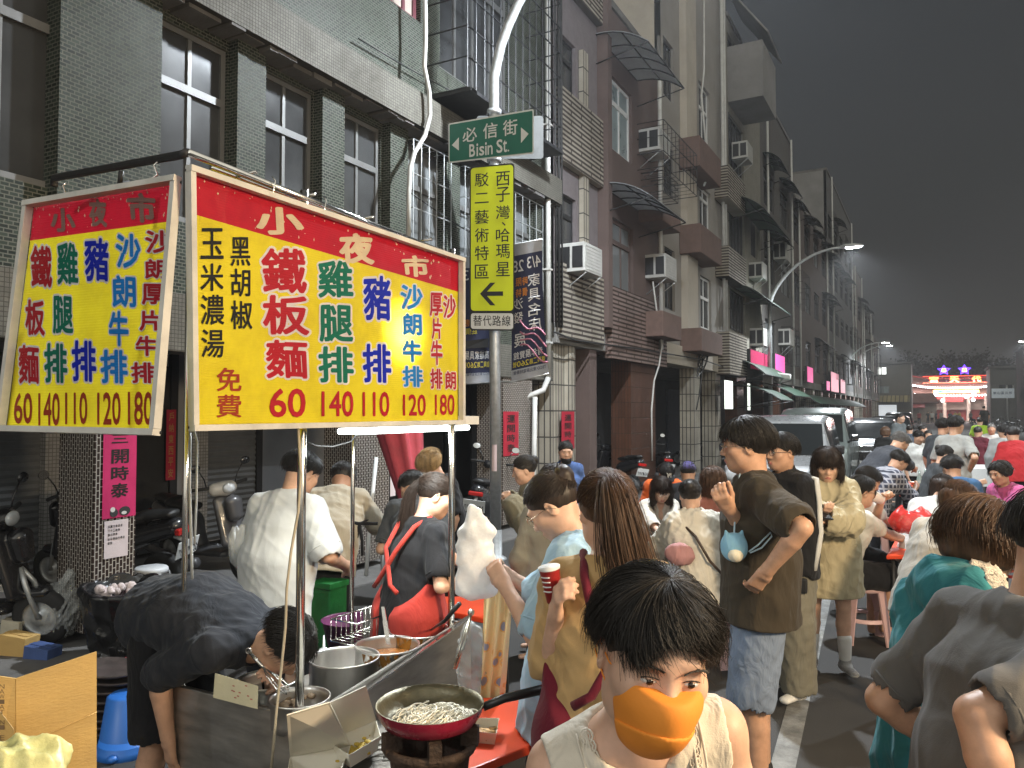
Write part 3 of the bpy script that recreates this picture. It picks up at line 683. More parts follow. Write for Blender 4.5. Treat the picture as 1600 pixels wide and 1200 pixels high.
def face_mask(J, mat, vox=.004, chin=False, fem=1, pleat=True):
    s = J['s']; PH = J['PH']; HQ = J['HQ']; sd = SDF(vox); i = .0085
    E = lambda p, rx, ry, rz, k=.02, op=0: sd.ell(PH(*p), rx*s, ry*s, rz*s, HQ, k=k, op=op)
    dz = -.055 if chin else 0
    E((0, .024, -.050+dz*.5), .068, .078, .070, .03); E((0, .048, -.086), .043, .040, .036, .03)
    sd.seg(PH(0, .082, .0+dz), PH(0, .100, -.030+dz), .010*s, .015*s, k=.045)
    if pleat and not chin: E((0, .066, -.028), .056, .036, .034, .03)
    if pleat: sd.seg(PH(0, .092, -.035), PH(0, .098, -.062), .012*s, .012*s, k=.05)
    sd.half(PH(0, .08, -.006+dz), HQ @ A3((0, .12, 1)), .004); sd.half(PH(0, .0, -.05), HQ @ A3((0, -1, .55)), .004)
    sd.half(PH(0, .05, -.118), HQ @ A3((0, -.5, -1)), .006)
    for x in (-1, 1): sd.half(PH(x*.063, .04, -.06), HQ @ A3((x*1, -.4, -.3)), .004)
    if pleat:
        s2 = SDF(vox); s2.p = [q if q[0] >= 20 else (q[0], q[1], q[2], tuple(r+.0028 for r in q[3]), q[4]) if q[0] == 10 else q[:4]+(q[4]+.0028, q[5]+.0028)+q[6:] for q in sd.p]
        s2.half(PH(0, .11, -.060), HQ @ A3((0, -.25, 1)), .003)
    P, Qd = sd.mesh(); o = link("face_mask", arrays_mesh("face_mask", P, Qd), J['obj'], mat)
    if pleat: P, Qd = s2.mesh(); link("mask_fold", arrays_mesh("mask_fold", P, Qd), o, mat)
    mb = MB()
    for x in (-1, 1):
        mb.tube([PH(x*.058, .05, -.012+dz), PH(x*.074, .02, -.004+dz*.5), PH(x*.082, -.02, .012), PH(x*.084, -.03, -.01), PH(x*.074, .0, -.035), PH(x*.052, .045, -.075)], .0012, 5)
    mb.each("ear_loop", mat, J['obj'])
    return o
# ---------------------------------------------------------------- setting: ground, facades
FX = -5.6
ASPH = M("asphalt", (.040, .038, .036), .85, var=.35, scale=1.2, bump=.5, bscale=180, dirt=.35, bdist=.006)
CONC = M("concrete", (.20, .195, .185), .85, var=.25, scale=1.5, bump=.3, bscale=40, dirt=.45)
CONCD = M("old_concrete", (.13, .125, .12), .9, var=.35, scale=2.5, bump=.5, bscale=25, dirt=.5)
PLAST = M("grey_plaster", (.20, .195, .19), .85, var=.2, scale=.8, bump=.2, bscale=30, dirt=.45)
BEIGE = M("beige_plaster", (.40, .36, .30), .8, var=.15, scale=.8, bump=.15, bscale=30, dirt=.35)
BROWN = M("brown_wall", (.105, .072, .064), .75, var=.2, scale=1.5, bump=.25, bscale=35, dirt=.3)
GTILE = tile_mat("green_wall_tile", (.034, .046, .035), (.008, .012, .009), (.125, .125, .108), .064, .030, .0046, .55, axis='AUTO', stain=.6, moss=(.45, .5, .38))
BTILE = tile_mat("small_beige_tile", (.145, .138, .118), (.115, .11, .095), (.06, .056, .048), .034, .034, .003, .65, off=0, axis='AUTO', stain=.7)
KTILE = tile_mat("dark_pillar_tile", (.050, .034, .028), (.028, .020, .018), (.40, .37, .33), .058, .029, .0036, .22, axis='AUTO', stain=.3, off=0.5, swap=True)
WTILE = tile_mat("grey_mosaic_tile", (.36, .36, .36), (.28, .28, .28), (.16, .16, .16), .04, .04, .004, .4, off=0, axis='AUTO', stain=.3)
RIB = tile_mat("ribbed_cream_tile", (.34, .31, .26), (.29, .265, .22), (.06, .05, .045), .9, .085, .022, .5, off=.5, axis='AUTO', stain=.6, bump=1)
RIBB = tile_mat("ribbed_brown_tile", (.22, .16, .14), (.19, .135, .12), (.05, .035, .03), .9, .085, .02, .5, off=.5, axis='AUTO', stain=.6, bump=1)
LTILE = tile_mat("long_cream_tile", (.36, .33, .27), (.30, .275, .23), (.07, .065, .06), .11, .45, .012, .35, off=0, axis='AUTO', stain=.5, bump=1)
RTILE = tile_mat("brown_pillar_tile", (.10, .045, .028), (.075, .036, .024), (.045, .03, .022), .07, .33, .006, .3, off=0, axis='AUTO', stain=.4, bump=.8)
ALU = M("aluminium_frame", (.15, .15, .147), .45, .3, var=.12, scale=6, bump=.05)
WFRAME = M("white_frame", (.62, .63, .62), .5, var=.1, scale=6, bump=.05)
DARKM = M("dark_metal", (.03, .03, .032), .5, .4, var=.2, scale=10, bump=.1)
MAROON = M("maroon_frame", (.11, .022, .03), .5, var=.15, scale=6, bump=.05)
SHUT = M("shutter_metal", (.17, .18, .19), .5, .35, var=.2, scale=3, bump=.1, dirt=.3)
GALV = M("galvanised_steel", (.45, .47, .48), .42, .55, var=.22, scale=18, bump=.08)
PVC = M("grey_pvc", (.46, .46, .44), .5, var=.15, scale=5, bump=.05, dirt=.3)
CABLE = plain("black_cable", (.02, .02, .02), .6); GCABLE = plain("grey_cable", (.30, .29, .27), .6)
STEEL = M("stainless", (.62, .61, .59), .24, 1, var=.1, scale=7, bump=.04, bscale=60, stretch=(1, 1, 6))
CHROME = M("bright_steel_tube", (.62, .60, .57), .16, 1, var=.1, scale=12, bump=.02)
def glass_mat(name, col, rough=.07):
    m = M(name, col, rough, var=.35, scale=1.2, bump=0, spec=.6); return m
GLS = glass_mat("window_glass", (.042, .043, .044), .18); GLSF = M("frosted_window", (.15, .16, .165), .35, var=.2, scale=2, bump=.1, bscale=200); GLSL = M("pale_window", (.22, .27, .28), .3, var=.3, scale=2, bump=0)
DARKIN = M("dark_interior", (.022, .022, .023), .8, var=.4, scale=2, bump=0)
# ground
def ground():
    mb = MB(); mb.quad((-400, -60, 0), (400, -60, 0), (400, 700, 0), (-400, 700, 0)); tag(mb.build("road", ASPH), kind="structure")
    mb = MB(); mb.bx((-9.2, -4, -.05), (-5.15, 120, .03)); tag(mb.build("arcade_pavement", CONCD, bev=.015), kind="structure")
    mb = MB()                                     # worn white bay lines
    PAINT = M("worn_road_paint", (.22, .22, .21), .85, var=.5, scale=9, bump=.4, bscale=120, dirt=1.0)
    a = onz(1225, 1190, 0.004); b = onz(1262, 1040, .004); dr = (b-a).normalized(); w = Vector((-dr.y, dr.x, 0))*.06
    a = a-dr*1.5; b = b+dr*6
    mb.quad(a+w, a-w, b-w, b+w)
    for y in (9.2, 15.6, 21, 26.5): mb.quad((-4.9, y, .004), (-.9, y, .004), (-.9, y+.1, .004), (-4.9, y+.1, .004))
    tag(mb.build("road_marking", PAINT), kind="structure")
ground()
def opening_wall(mb, x, y0, y1, z0, z1, ops, rev=.16):
    ys = sorted({y0, y1, *[o[0] for o in ops], *[o[1] for o in ops]}); zs = sorted({z0, z1, *[o[2] for o in ops], *[o[3] for o in ops]})
    ys = [y for y in ys if y0 <= y <= y1]; zs = [z for z in zs if z0 <= z <= z1]
    for a, b in zip(ys, ys[1:]):
        for c, d in zip(zs, zs[1:]):
            m, n = (a+b)/2, (c+d)/2
            if any(o[0] < m < o[1] and o[2] < n < o[3] for o in ops): continue
            mb.quad((x, a, c), (x, b, c), (x, b, d), (x, a, d))
    for a, b, c, d in ops:
        q = x-rev
        mb.quad((x, a, c), (q, a, c), (q, a, d), (x, a, d)); mb.quad((q, b, c), (x, b, c), (x, b, d), (q, b, d))
        mb.quad((x, a, c), (x, b, c), (q, b, c), (q, a, c)); mb.quad((q, a, d), (q, b, d), (x, b, d), (x, a, d))
def window(par, x, y0, y1, z0, z1, cols=2, tr=.72, frame=ALU, pane=GLS, fw=.05, rows=None, name="window"):
    mb = MB(); t = .05; g = .002
    y0 += g; y1 -= g; z0 += g; z1 -= g
    for a, b, c, d in ((y0, y0+fw, z0, z1), (y1-fw, y1, z0, z1)): mb.bx((x-t, a, c), (x, b, d))
    for c in (z0, z1-fw): mb.bx((x-t, y0+fw, c), (x, y1-fw, c+fw))
    zt = z0+(z1-z0)*tr if tr else None
    if zt: mb.bx((x-t-.004, y0+fw, zt-fw*.7), (x+.012, y1-fw, zt+fw*.7))
    for i in range(1, cols):
        y = y0+(y1-y0)*i/cols; mb.bx((x-t+.004, y-fw*.4, z0+fw), (x-.004, y+fw*.4, (zt-fw*.7) if zt else z1-fw))
        if zt: mb.bx((x-t+.004, y-fw*.4, zt+fw*.7), (x-.004, y+fw*.4, z1-fw))
    w = mb.build(name, frame, par)
    mb = MB(); mb.bx((x-t*.75, y0+fw*.5, z0+fw*.5), (x-t*.45, y1-fw*.5, z1-fw*.5)); mb.build("pane", pane, w)
    return w
def grille(par, x, y0, y1, z0, z1, out=.32, n=7, mat=DARKM, rows=4, r=.008):
    mb = MB()
    for i in range(n+1):
        y = y0+(y1-y0)*i/n; mb.tube([(x, y, z1), (x+out, y, z1), (x+out, y, z0), (x, y, z0)], r, 5, smooth=False)
    for j in range(rows+1):
        z = z0+(z1-z0)*j/rows; mb.tube([(x, y0, z), (x+out, y0, z), (x+out, y1, z), (x, y1, z)], r*1.3, 5, smooth=False)
    return mb.build("window_grille", mat, par)
def Fz(u, v, x=FX): return onx(u, v, x).z
def aircon(u, v, sz, label, x=FX, white=True):
    """boxy wall unit; u, v its centre, sz its width along the street"""
    p = onx(u, v, x+.22); t = thing("air_conditioner", label, "air conditioner", (p.x, p.y, p.z), "air conditioners on the facades")
    WH = M("aged_white_casing", (.45, .45, .43), .5, var=.15, scale=6, bump=.05, dirt=.25)
    mb = MB(); mb.box((0, 0, 0), (.5, sz, sz*.62), None, .012); mb.build("casing", WH, t)
    mb = MB()
    for i in range(8): mb.box((.253, 0, -sz*.25+sz*.5*i/7), (.012, sz*.85, sz*.03))
    mb.build("grille", DARKM if not white else WH, t)
    mb = MB()
    for k in (-1, 1): mb.box((k*.12, -sz*.5-.004, .0), (.19, .012, sz*.46))
    mb.build("vent", DARKM, t)
    mb = MB()
    for q in (-1, 1): mb.tube([(-.25, q*sz*.4, -sz*.33), (.24, q*sz*.4, -sz*.33), (-.25, q*sz*.4, -sz*.75)], .012, 5)
    mb.build("bracket", GALV, t)
    return t
def awning(par, y0, y1, zt, out, drop, x=FX, name="awning", sheet=None, nu=2, nv=4):
    sheet = sheet or board_mat("frosted_awning_sheet", (.50, .52, .54), .6)
    mb = MB(); n = 6; pr = []
    for i in range(n+1):
        t = i/n; pr.append((x+out*t, zt-drop*t**2.2))
    for (xa, za), (xb, zb) in zip(pr, pr[1:]): mb.slab((xa, y0, za), (xb, y0, zb), (xb, y1, zb), (xa, y1, za), .012)
    o = mb.build(name, sheet, par)
    mb = MB()
    for j in range(nv+1):
        y = y0+(y1-y0)*j/nv; mb.tube([(a, y, z-.03) for a, z in pr], .014, 5)
    for i in (0, 3, 6): mb.tube([(pr[i][0], y0, pr[i][1]-.03), (pr[i][0], y1, pr[i][1]-.03)], .014, 5)
    for y in (y0, y1): mb.tube([(x, y, zt-drop*1.6), (pr[-1][0], y, pr[-1][1]-.03)], .014, 5)
    mb.build("awning_frame", DARKM, o); return o
def shutter(par, x, y0, y1, z0, z1, mat=SHUT):
    mb = MB(); n = int((z1-z0)/.075)
    for i in range(n):
        z = z0+(z1-z0)*i/n; h = (z1-z0)/n
        mb.add([(x, y0, z), (x, y1, z), (x+.016, y1, z+h*.5), (x+.016, y0, z+h*.5), (x, y1, z+h*.98), (x, y0, z+h*.98)], [(0, 1, 2, 3), (3, 2, 4, 5)])
    return mb.build("rolling_shutter", mat, par)
# ---- green tiled building
def tile_building():
    b = thing("apartment_building", "green tiled apartment building with beige ledge behind the yellow sign", "building", (FX, 4, 0))
    L = Vector((FX, 4, 0))
    class P:  # children in world coordinates
        pass
    EACH = ("pier", "pilaster", "pillar", "dark_doorway", "door_jamb", "ribbed_parapet", "planter_box", "shop_door", "riser_cable", "hanging_cable", "wall_cable", "drain_pipe_", "side_wall")
    def put(mb, name, mat, **k): return mb.each(name, mat, b, local=L, **k) if name in EACH else mb.build(name, mat, b, local=L, **k)
    Y0, Y1 = -3.0, yof(863, FX); zs, zt = 3.45, 5.16
    us = [(-400, -110), (-100, 80), (245, 349), (410, 485), (535, 592), (640, 688), (722, 760), (790, 835)]
    xw = FX-.12; ops = [(max(Y0+.1, yof(a, FX)), yof(c, xw), zs, zt) for a, c in us]
    mb = MB(); opening_wall(mb, xw, Y0, Y1, 2.8, 5.27, ops, .14); put(mb, "wall", GTILE)
    mb = MB()                                         # piers stand proud of the wall
    for a, c in ((82, 244), (365, 410), (500, 535), (608, 636), (697, 718), (765, 786), (838, 862)): mb.bx((FX-.2, yof(a, FX), 2.801), (FX, yof(c, FX), 5.265))
    put(mb, "pier", GTILE)
    for i, o in enumerate(ops):
        w = window(b, xw-.03, *o, cols=2, tr=.70, pane=GLS if i < 5 else GLSF); w.location -= L
        if i >= 5: g = grille(b, xw, o[0], o[1], o[2], o[3], .16, 5, GALV, 4, .007); g.location -= L
    mb = MB(); mb.bx((FX-.30, Y0, 2.30), (FX+.02, Y1, 2.798)); put(mb, "arcade_beam", BTILE, bev=.01)
    mb = MB(); mb.bx((FX-.3, Y0, 5.27), (FX+.19, Y1, 5.69)); put(mb, "ledge", BTILE)
    sb = MB(); rr = random.Random(3)                  # broken render under the ledge
    y = Y0
    while y < Y1:
        w = rr.uniform(.1, .35); sb.bx((FX-.19, y, 5.27-rr.uniform(.012, .06)), (FX+rr.uniform(.08, .187), y+w, 5.269)); y += w+rr.uniform(-.02, .1)
    put(sb, "broken_render", CONCD)
    ops2 = [(yof(598, FX), yof(660, FX), 6.75, 8.6), (yof(420, FX), yof(520, FX), 6.9, 8.6), (yof(690, FX), yof(800, FX), 6.35, 8.6), (yof(100, FX), yof(300, FX), 6.9, 8.6)]
    mb = MB(); opening_wall(mb, FX-.05, Y0, Y1, 5.69, 13, ops2, .14); put(mb, "wall", GTILE)
    for i, o in enumerate(ops2):
        w = window(b, FX-.12, *o, cols=3 if i != 2 else 4, tr=None if i == 0 else .7, frame=MAROON if i == 0 else ALU, pane=M("cream_blind", (.40, .34, .29), .7, var=.1) if i == 0 else GLS, fw=.07); w.location -= L
    o = ops2[2]; g = grille(b, FX-.05, o[0]-.3, o[1]+.55, 5.85, 8.6, .62, 13, DARKM, 7, .009); g.location -= L
    mb = MB(); mb.bx((FX-.04, o[0]-.3, 5.80), (FX+.62, o[1]+.55, 5.845)); put(mb, "cage_floor", DARKM)
    mb = MB(); mb.bx((-13, Y0, 13), (FX-.1, Y1, 13.2)); mb.bx((-13.2, Y0, 0), (-13, Y1, 13)); mb.bx((-13, Y1-.2, 2.9), (FX-.32, Y1-.01, 13)); put(mb, "rear_wall", PLAST)
    # arcade behind
    mb = MB(); mb.bx((-9.2, Y0, 2.75), (FX-.32, Y1, 2.88)); put(mb, "arcade_ceiling", CONCD)
    xb = -8.3; mb = MB(); mb.bx((xb-.3, Y0, .1), (xb, Y1, 2.75)); put(mb, "shop_wall", M("shop_wall_paint", (.30, .31, .33), .8, var=.15, scale=1, bump=.1, dirt=.3))
    def sp(u): return yof(u, xb)
    for a, c in ((-60, 62), (318, 400)):
        s = shutter(b, xb+.02, sp(a), sp(c), .12, 2.4); s.location -= L
    mb = MB()
    for a, c in ((62, 93), (292, 316)): mb.bx((xb, sp(a), .1), (xb+.12, sp(c), 2.74))
    put(mb, "pilaster", WTILE)
    mb = MB()
    for a, c in ((200, 262), (560, 690), (735, 790)): mb.bx((xb, sp(a), .1), (xb+.03, sp(c), 2.35))
    put(mb, "dark_doorway", DARKIN)
    mb = MB()
    for a in (268, 402, 556, 694): mb.bx((xb, sp(a)-.05, .1), (xb+.06, sp(a)+.05, 2.5))
    put(mb, "door_jamb", DARKM)
    # pillars
    yA = onx(145, 900, FX).y
    def pil(y0, y1, mat, d=.46): m = MB(); m.bx((FX-d, y0, .1), (FX-.002, y1, 2.299)); put(m, "pillar", mat, bev=.006)
    pil(yA, yof(215, FX), KTILE); pil(yof(556, FX), yof(609, FX), KTILE); pil(yof(786, FX), yof(832, FX), KTILE)
    # drain pipe
    mb = MB(); y = yof(857, FX+.12); mb.tube([(FX+.12, y, 9.5), (FX+.12, y, 5.0), (FX+.12, y, Fz(857, 590, FX+.12))], .045, 10)
    mb.tube([(FX+.12, y, Fz(857, 590, FX+.12)), (FX+.10, y-.15, Fz(857, 610, FX+.12)), (FX-.05, y-.5, Fz(857, 622, FX+.12))], .045, 10)
    for z in (2.9, 4.1, 5.3, 6.5): mb.bx((FX, y-.06, z), (FX+.175, y+.06, z+.03))
    put(mb, "drain_pipe", PVC)
    mb = MB()
    mb.tube([onx(836, 620, FX+.1), onx(834, 740, FX+.1), onx(833, 800, FX+.1)], .04, 10); put(mb, "drain_pipe", PVC)
    # loose cable down the facade
    mb = MB(); xs = FX+.28
    mb.tube([onx(u, v, xs) for u, v in ((664, -40), (665, 60), (663, 105), (671, 145), (672, 180), (664, 212), (648, 238), (641, 262), (639, 300), (638, 370))], .028, 8)
    put(mb, "loose_hose", PVC)
    mb = MB(); 
    for u0, v0, u1, v1 in ((560, 60, 860, 205), (640, 300, 860, 420)):
        mb.tube([onx(u0+(u1-u0)*t, v0+(v1-v0)*t+12*math.sin(t*3.1), FX+.03) for t in np.linspace(0, 1, 9)], .009, 5)
    put(mb, "wall_cable", CABLE)
tile_building()
# ---- the row of houses further down
def house(label, y0, y1, H, wall, side=None, depth=8, zb=2.95, x=FX):
    b = thing("apartment_building", label, "building", (x, y0, 0)); b["_x"] = x; side = side or wall
    L = Vector((x, y0, 0))
    EACH = ("pier", "pilaster", "pillar", "dark_doorway", "door_jamb", "ribbed_parapet", "planter_box", "shop_door", "riser_cable", "hanging_cable", "wall_cable", "drain_pipe_", "side_wall")
    def put(mb, name, mat, **k): return mb.each(name, mat, b, local=L, **k) if name in EACH else mb.build(name, mat, b, local=L, **k)
    def shell(ops, beam=CONC, beamh=.35):
        mb = MB(); opening_wall(mb, x, y0, y1, zb+beamh, H, ops, .15); put(mb, "wall", wall)
        mb = MB(); mb.bx((x-depth, y0, zb+beamh), (x-.16, y0+.02, H)); mb.bx((x-depth, y1-.02, zb+beamh), (x-.16, y1, H)); put(mb, "side_wall", side)
        mb = MB(); mb.bx((x-depth, y0, H), (x+.05, y1, H+.15)); put(mb, "roof", CONCD)
        mb = MB(); mb.bx((x-.4, y0+.001, zb), (x+.06, y1-.001, zb+beamh-.002)); put(mb, "arcade_beam", beam, bev=.015)
        mb = MB(); mb.bx((x-3, y0, zb-.02), (x-.41, y1, zb+.1)); put(mb, "arcade_ceiling", CONCD)
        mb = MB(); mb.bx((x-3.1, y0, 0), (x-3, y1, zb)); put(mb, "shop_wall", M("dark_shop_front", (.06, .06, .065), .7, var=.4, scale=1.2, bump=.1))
    return b, put, shell, L
def rect(u0, u1, v0, v1, x=FX, ur=None):
    ur = u0 if ur is None else ur
    return (yof(u0, x), yof(u1, x), Fz(ur, v1, x), Fz(ur, v0, x))
def addw(b, L, o, x=FX, **k):
    w = window(b, x-.07, *o, **k); w.location -= L; return w
def row():
    # narrow cream house
    b, put, shell, L = house("narrow cream house with ribbed parapets and rounded tile column", yof(865, FX), yof(942, FX), 11.5, M("mauve_wall", (.15, .13, .135), .8, var=.15, dirt=.3))
    o1 = rect(868, 901, 305, 415, ur=885); o2 = rect(868, 901, 60, 175, ur=885); shell([o1, o2])
    for o in (o1, o2): addw(b, L, o, cols=2, tr=.72, frame=DARKM)
    mb = MB()
    for v0, v1 in ((425, 528), (168, 268)): z0, z1 = Fz(905, v1+8), Fz(905, v0); mb.bx((FX, yof(866, FX)+.05, z0), (FX+.14, yof(934, FX), z1))
    mb.bx((FX, yof(866, FX)+.05, Fz(905, 12)), (FX+.14, yof(934, FX), Fz(905, -70)))
    put(mb, "ribbed_parapet", RIB, bev=.01)
    mb = MB(); mb.bx((FX, yof(905, FX), o1[2]-.1), (FX+.1, yof(914, FX), o2[3])); put(mb, "pilaster", LTILE)
    mb = MB(); mb.lathe([(.52, .1), (.52, 2.949)], (FX-.52, yof(888, FX)+.2, 0), 32); mb.bx((FX-1.0, yof(868, FX)+.02, .1), (FX-.06, yof(890, FX), 2.948)); put(mb, "round_column", LTILE)
    mb = MB(); mb.bx((FX-.3, yof(919, FX), .1), (FX+.03, yof(930, FX), 2.949)); put(mb, "brown_post", BROWN)
    mb = MB(); mb.bx((FX, yof(935, FX), 3.4), (FX+.22, yof(942, FX)-.01, 10)); put(mb, "pilaster", BROWN)
    mb = MB(); y = yof(869, FX+.1)
    for k in range(3): mb.tube([(FX+.1+.03*k, y+.06*k, 10), (FX+.1+.03*k, y+.06*k, 3.2)], .016+.008*(k == 1), 6)
    put(mb, "riser_cable", CABLE)
    # brown house with two awnings
    b, put, shell, L = house("brown tiled house with two frosted sheet awnings over its windows", yof(942, FX)+.01, yof(1036, FX), 10.0, BROWN)
    o1 = rect(945, 991, 345, 462, ur=968); o2 = rect(941, 990, 128, 240, ur=966); shell([o1, o2], BROWN)
    addw(b, L, o1, cols=3, tr=.70, frame=BROWN, pane=GLSF, fw=.07); addw(b, L, o2, cols=3, tr=.68, frame=WFRAME, pane=GLSL, fw=.07)
    mb = MB(); mb.bx((FX, yof(945, FX), Fz(975, 565)), (FX+.16, yof(1014, FX), Fz(975, 458))); mb.bx((FX, yof(1014, FX)+.002, Fz(975, 565)), (FX+.14, yof(1034, FX), Fz(975, 520))); put(mb, "ribbed_parapet", RIBB, bev=.01)
    for o, vt in ((o1, 325), (o2, 100)):
        a = awning(b, o[0]-.25, o[1]+.35, o[3]+.50, 1.05, .38); a.location -= L
    mb = MB(); mb.bx((FX-.45, yof(986, FX), .1), (FX, yof(1024, FX), 2.949)); put(mb, "pillar", RTILE, bev=.006)
    mb = MB(); mb.tube([(FX+.2, yof(1034, FX+.2), 10), (FX+.2, yof(1034, FX+.2), 3.2)], .05, 8); mb.tube([onx(u, v, FX+.25) for u, v in ((1020, 440), (1028, 500), (1034, 540), (1030, 570), (1022, 595), (1018, 640), (1019, 720))], .02, 6); put(mb, "drain_pipe", PVC)
    # beige house with balconies
    b, put, shell, L = house("tall pale house with brown planter boxes and white barred windows", yof(1036, FX)+.01, yof(1140, FX), 15.5, M("pale_wall", (.24, .225, .205), .8, var=.12, scale=.8, dirt=.4), BEIGE)
    ops = [rect(1040, 1056, 385, 482), rect(1096, 1113, 430, 512), rect(1096, 1113, 290, 360), rect(1096, 1113, 130, 220), rect(1040, 1056, 225, 300), rect(1040, 1056, 60, 150)]; shell(ops, BEIGE, .5)
    for i, o in enumerate(ops): addw(b, L, o, cols=2, tr=.6 if i % 2 else .75, frame=WFRAME if i in (1, 2, 3) else DARKM, pane=GLS, fw=.06)
    mb = MB()
    for u0, u1, v0, v1 in ((1037, 1066, 485, 525), (1097, 1130, 512, 548), (1097, 1130, 350, 395), (1097, 1130, 215, 262), (1037, 1066, 322, 345)):
        q = rect(u0, u1, v0, v1, FX+.55); mb.bx((FX+.001, q[0], q[2]), (FX+.55, q[1], q[3]))
    put(mb, "planter_box", M("red_brown_render", (.135, .085, .07), .8, var=.2, dirt=.3), bev=.02)
    mb = MB(); mb.bx((FX, yof(1066, FX), 3.5), (FX+.18, yof(1082, FX), 15.4)); put(mb, "pilaster", BEIGE)
    q = rect(1040, 1092, 190, 262, FX+.6); g = grille(b, FX, q[0], q[1], q[2], q[3], .6, 9, DARKM, 3); g.location -= L
    q = rect(1038, 1062, 268, 300, FX+.5); g = grille(b, FX, q[0], q[1], q[2], q[3], .5, 5, DARKM, 3); g.location -= L
    mb = MB(); rr = random.Random(5)
    for k in range(5):
        c = onx(1098, 555+4*k, FX+.2); mb.tube([(c.x, c.y+.42*math.cos(t)*(1+.1*k), c.z+.32*math.sin(t+.3*k)) for t in np.linspace(0, 6.28, 14)[:-1]], .014, 5, closed=True)
    mb.tube([onx(u, v, FX+.2) for u, v in ((865, 518), (900, 532), (960, 540), (1000, 545), (1040, 552), (1098, 562), (1135, 575))], .016, 5)
    mb.tube([onx(u, v, FX+.2) for u, v in ((1098, 560), (1096, 590), (1092, 620), (1088, 640))], .018, 5)
    put(mb, "cable_coil", CABLE)
    mb = MB(); mb.tube([onx(u, v, FX+.3) for u, v in ((1100, 0), (1100, 110), (1096, 150), (1104, 240), (1108, 270), (1100, 290))], .03, 6); put(mb, "hanging_cable", PVC)
    mb = MB(); mb.tube([(FX+.15, yof(1133, FX+.15), 15.5), (FX+.15, yof(1133, FX+.15), 3.2)], .05, 8); mb.tube([(FX+.15, yof(1137, FX+.15), 15.5), (FX+.15, yof(1137, FX+.15), 3.6)], .04, 8); put(mb, "drain_pipe", PVC)
    mb = MB(); mb.bx((FX-.4, yof(1085, FX), .1), (FX, yof(1094, FX), 2.949)); mb.bx((FX-.4, yof(1118, FX), .1), (FX, yof(1126, FX), 2.949)); put(mb, "pillar", LTILE)
    mb = MB()
    for u0, u1 in ((1040, 1062), (1066, 1080), (1096, 1116)): mb.bx((FX-2.98, yof(u0, FX-3), .1), (FX-2.9, yof(u1, FX-3), 2.6))
    put(mb, "shop_door", M("blue_grey_door", (.09, .10, .13), .6, var=.3))
    # cream band house
    b, put, shell, L = house("cream panelled house with long window bands and green awnings", yof(1140, FX)+.01, yof(1192, FX), 14.5, M("dark_cream_wall", (.19, .18, .15), .8, var=.15, dirt=.4))
    ops = [rect(1142, 1166, 450, 515), rect(1142, 1166, 312, 390), rect(1142, 1166, 180, 260), rect(1142, 1166, 60, 120), rect(1176, 1186, 330, 400)]; shell(ops)
    for o in ops: addw(b, L, o, cols=5, tr=None, frame=DARKM, pane=GLS, fw=.06)
    mb = MB()
    for v0, v1 in ((518, 585), (385, 432), (262, 312)): q = rect(1141, 1168, v0, v1, FX+.4); mb.bx((FX+.001, q[0], q[2]), (FX+.4, q[1], q[3]))
    put(mb, "ribbed_parapet", RIB)
    gm = M("green_awning_sheet", (.025, .055, .036), .6, var=.25, scale=2, dirt=.3)
    for v, uu in ((435, 1141), (290, 1141), (560, 1141)):
        z = Fz(1141, v, FX+.4); a = awning(b, yof(1141, FX), yof(1190, FX), z+.1, 1.1, .5, sheet=gm, nv=3); a.location -= L
    mb = MB(); z = Fz(1141, 45, FX)
    mb.slab((FX, yof(1141, FX), z+1.2), (FX+1.3, yof(1141, FX), z-.6), (FX+1.3, yof(1168, FX), z-.6), (FX, yof(1168, FX), z+1.2), .05)
    mb.bx((FX, yof(1142, FX), z-2.6), (FX+1.1, yof(1166, FX), z-.8)); put(mb, "rooftop_eave", PLAST)
    mb = MB(); mb.bx((FX-.4, yof(1152, FX), .1), (FX, yof(1166, FX), 2.949)); put(mb, "pillar", RTILE)
    # darker houses
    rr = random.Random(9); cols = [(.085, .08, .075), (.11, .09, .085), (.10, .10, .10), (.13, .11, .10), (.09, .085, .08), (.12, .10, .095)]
    lab = ["dark narrow house behind the second street lamp post", "grey house with white shed panel on its upper terrace", "tall plain grey apartment block with a bare side wall", "pink lit house beyond the tall plain block", "low dark house near the far end of the row", "last dim house at the far end of the row"]
    U = [1192, 1240, 1296, 1322, 1348, 1362, 1373]; Hs = [11.5, 13.8, 12.2, 17.3, 14, 11]; Hs = [12.6, 14.2, 13, 19, 15, 12]
    Hs = [14.2, 12.0, 17.0, 14.0, 12.0, 10.0]
    for i in range(6):
        y0, y1 = yof(U[i], FX)+.02, yof(U[i+1], FX)
        if i == 2: y0, y1 = yof(1296, FX)+.02, yof(1335, FX)
        if i == 3: y0, y1 = yof(1335, FX)+.02, yof(1348, FX)
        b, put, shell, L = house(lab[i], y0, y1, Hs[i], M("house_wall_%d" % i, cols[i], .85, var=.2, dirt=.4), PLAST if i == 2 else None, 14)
        n = max(2, int((y1-y0)/3.2)); ops = []
        for k in range(n):
            for z in np.arange(3.9, Hs[i]-1.6, 3.0): a = y0+(y1-y0)*(k+.18)/n; ops.append((a, a+(y1-y0)/n*.6, z, z+1.5))
        shell(ops)
        for k, o in enumerate(ops): addw(b, L, o, cols=2, tr=.7, frame=DARKM, pane=GLS if k % 4 else GLSF, fw=.07)
        for o in ops:
            if rr.random() < .45: a = awning(b, o[0]-.15, o[1]+.15, o[3]+.45, rr.uniform(.5, .8), .35, sheet=gm if i % 2 == 0 else M("grey_awning_sheet", (.16, .16, .165), .6, var=.2), nv=3); a.location -= L
            elif rr.random() < .3: g = grille(b, FX, o[0]-.1, o[1]+.1, o[2]-.1, o[3], .4, 6, DARKM, 3); g.location -= L
        mb = MB()
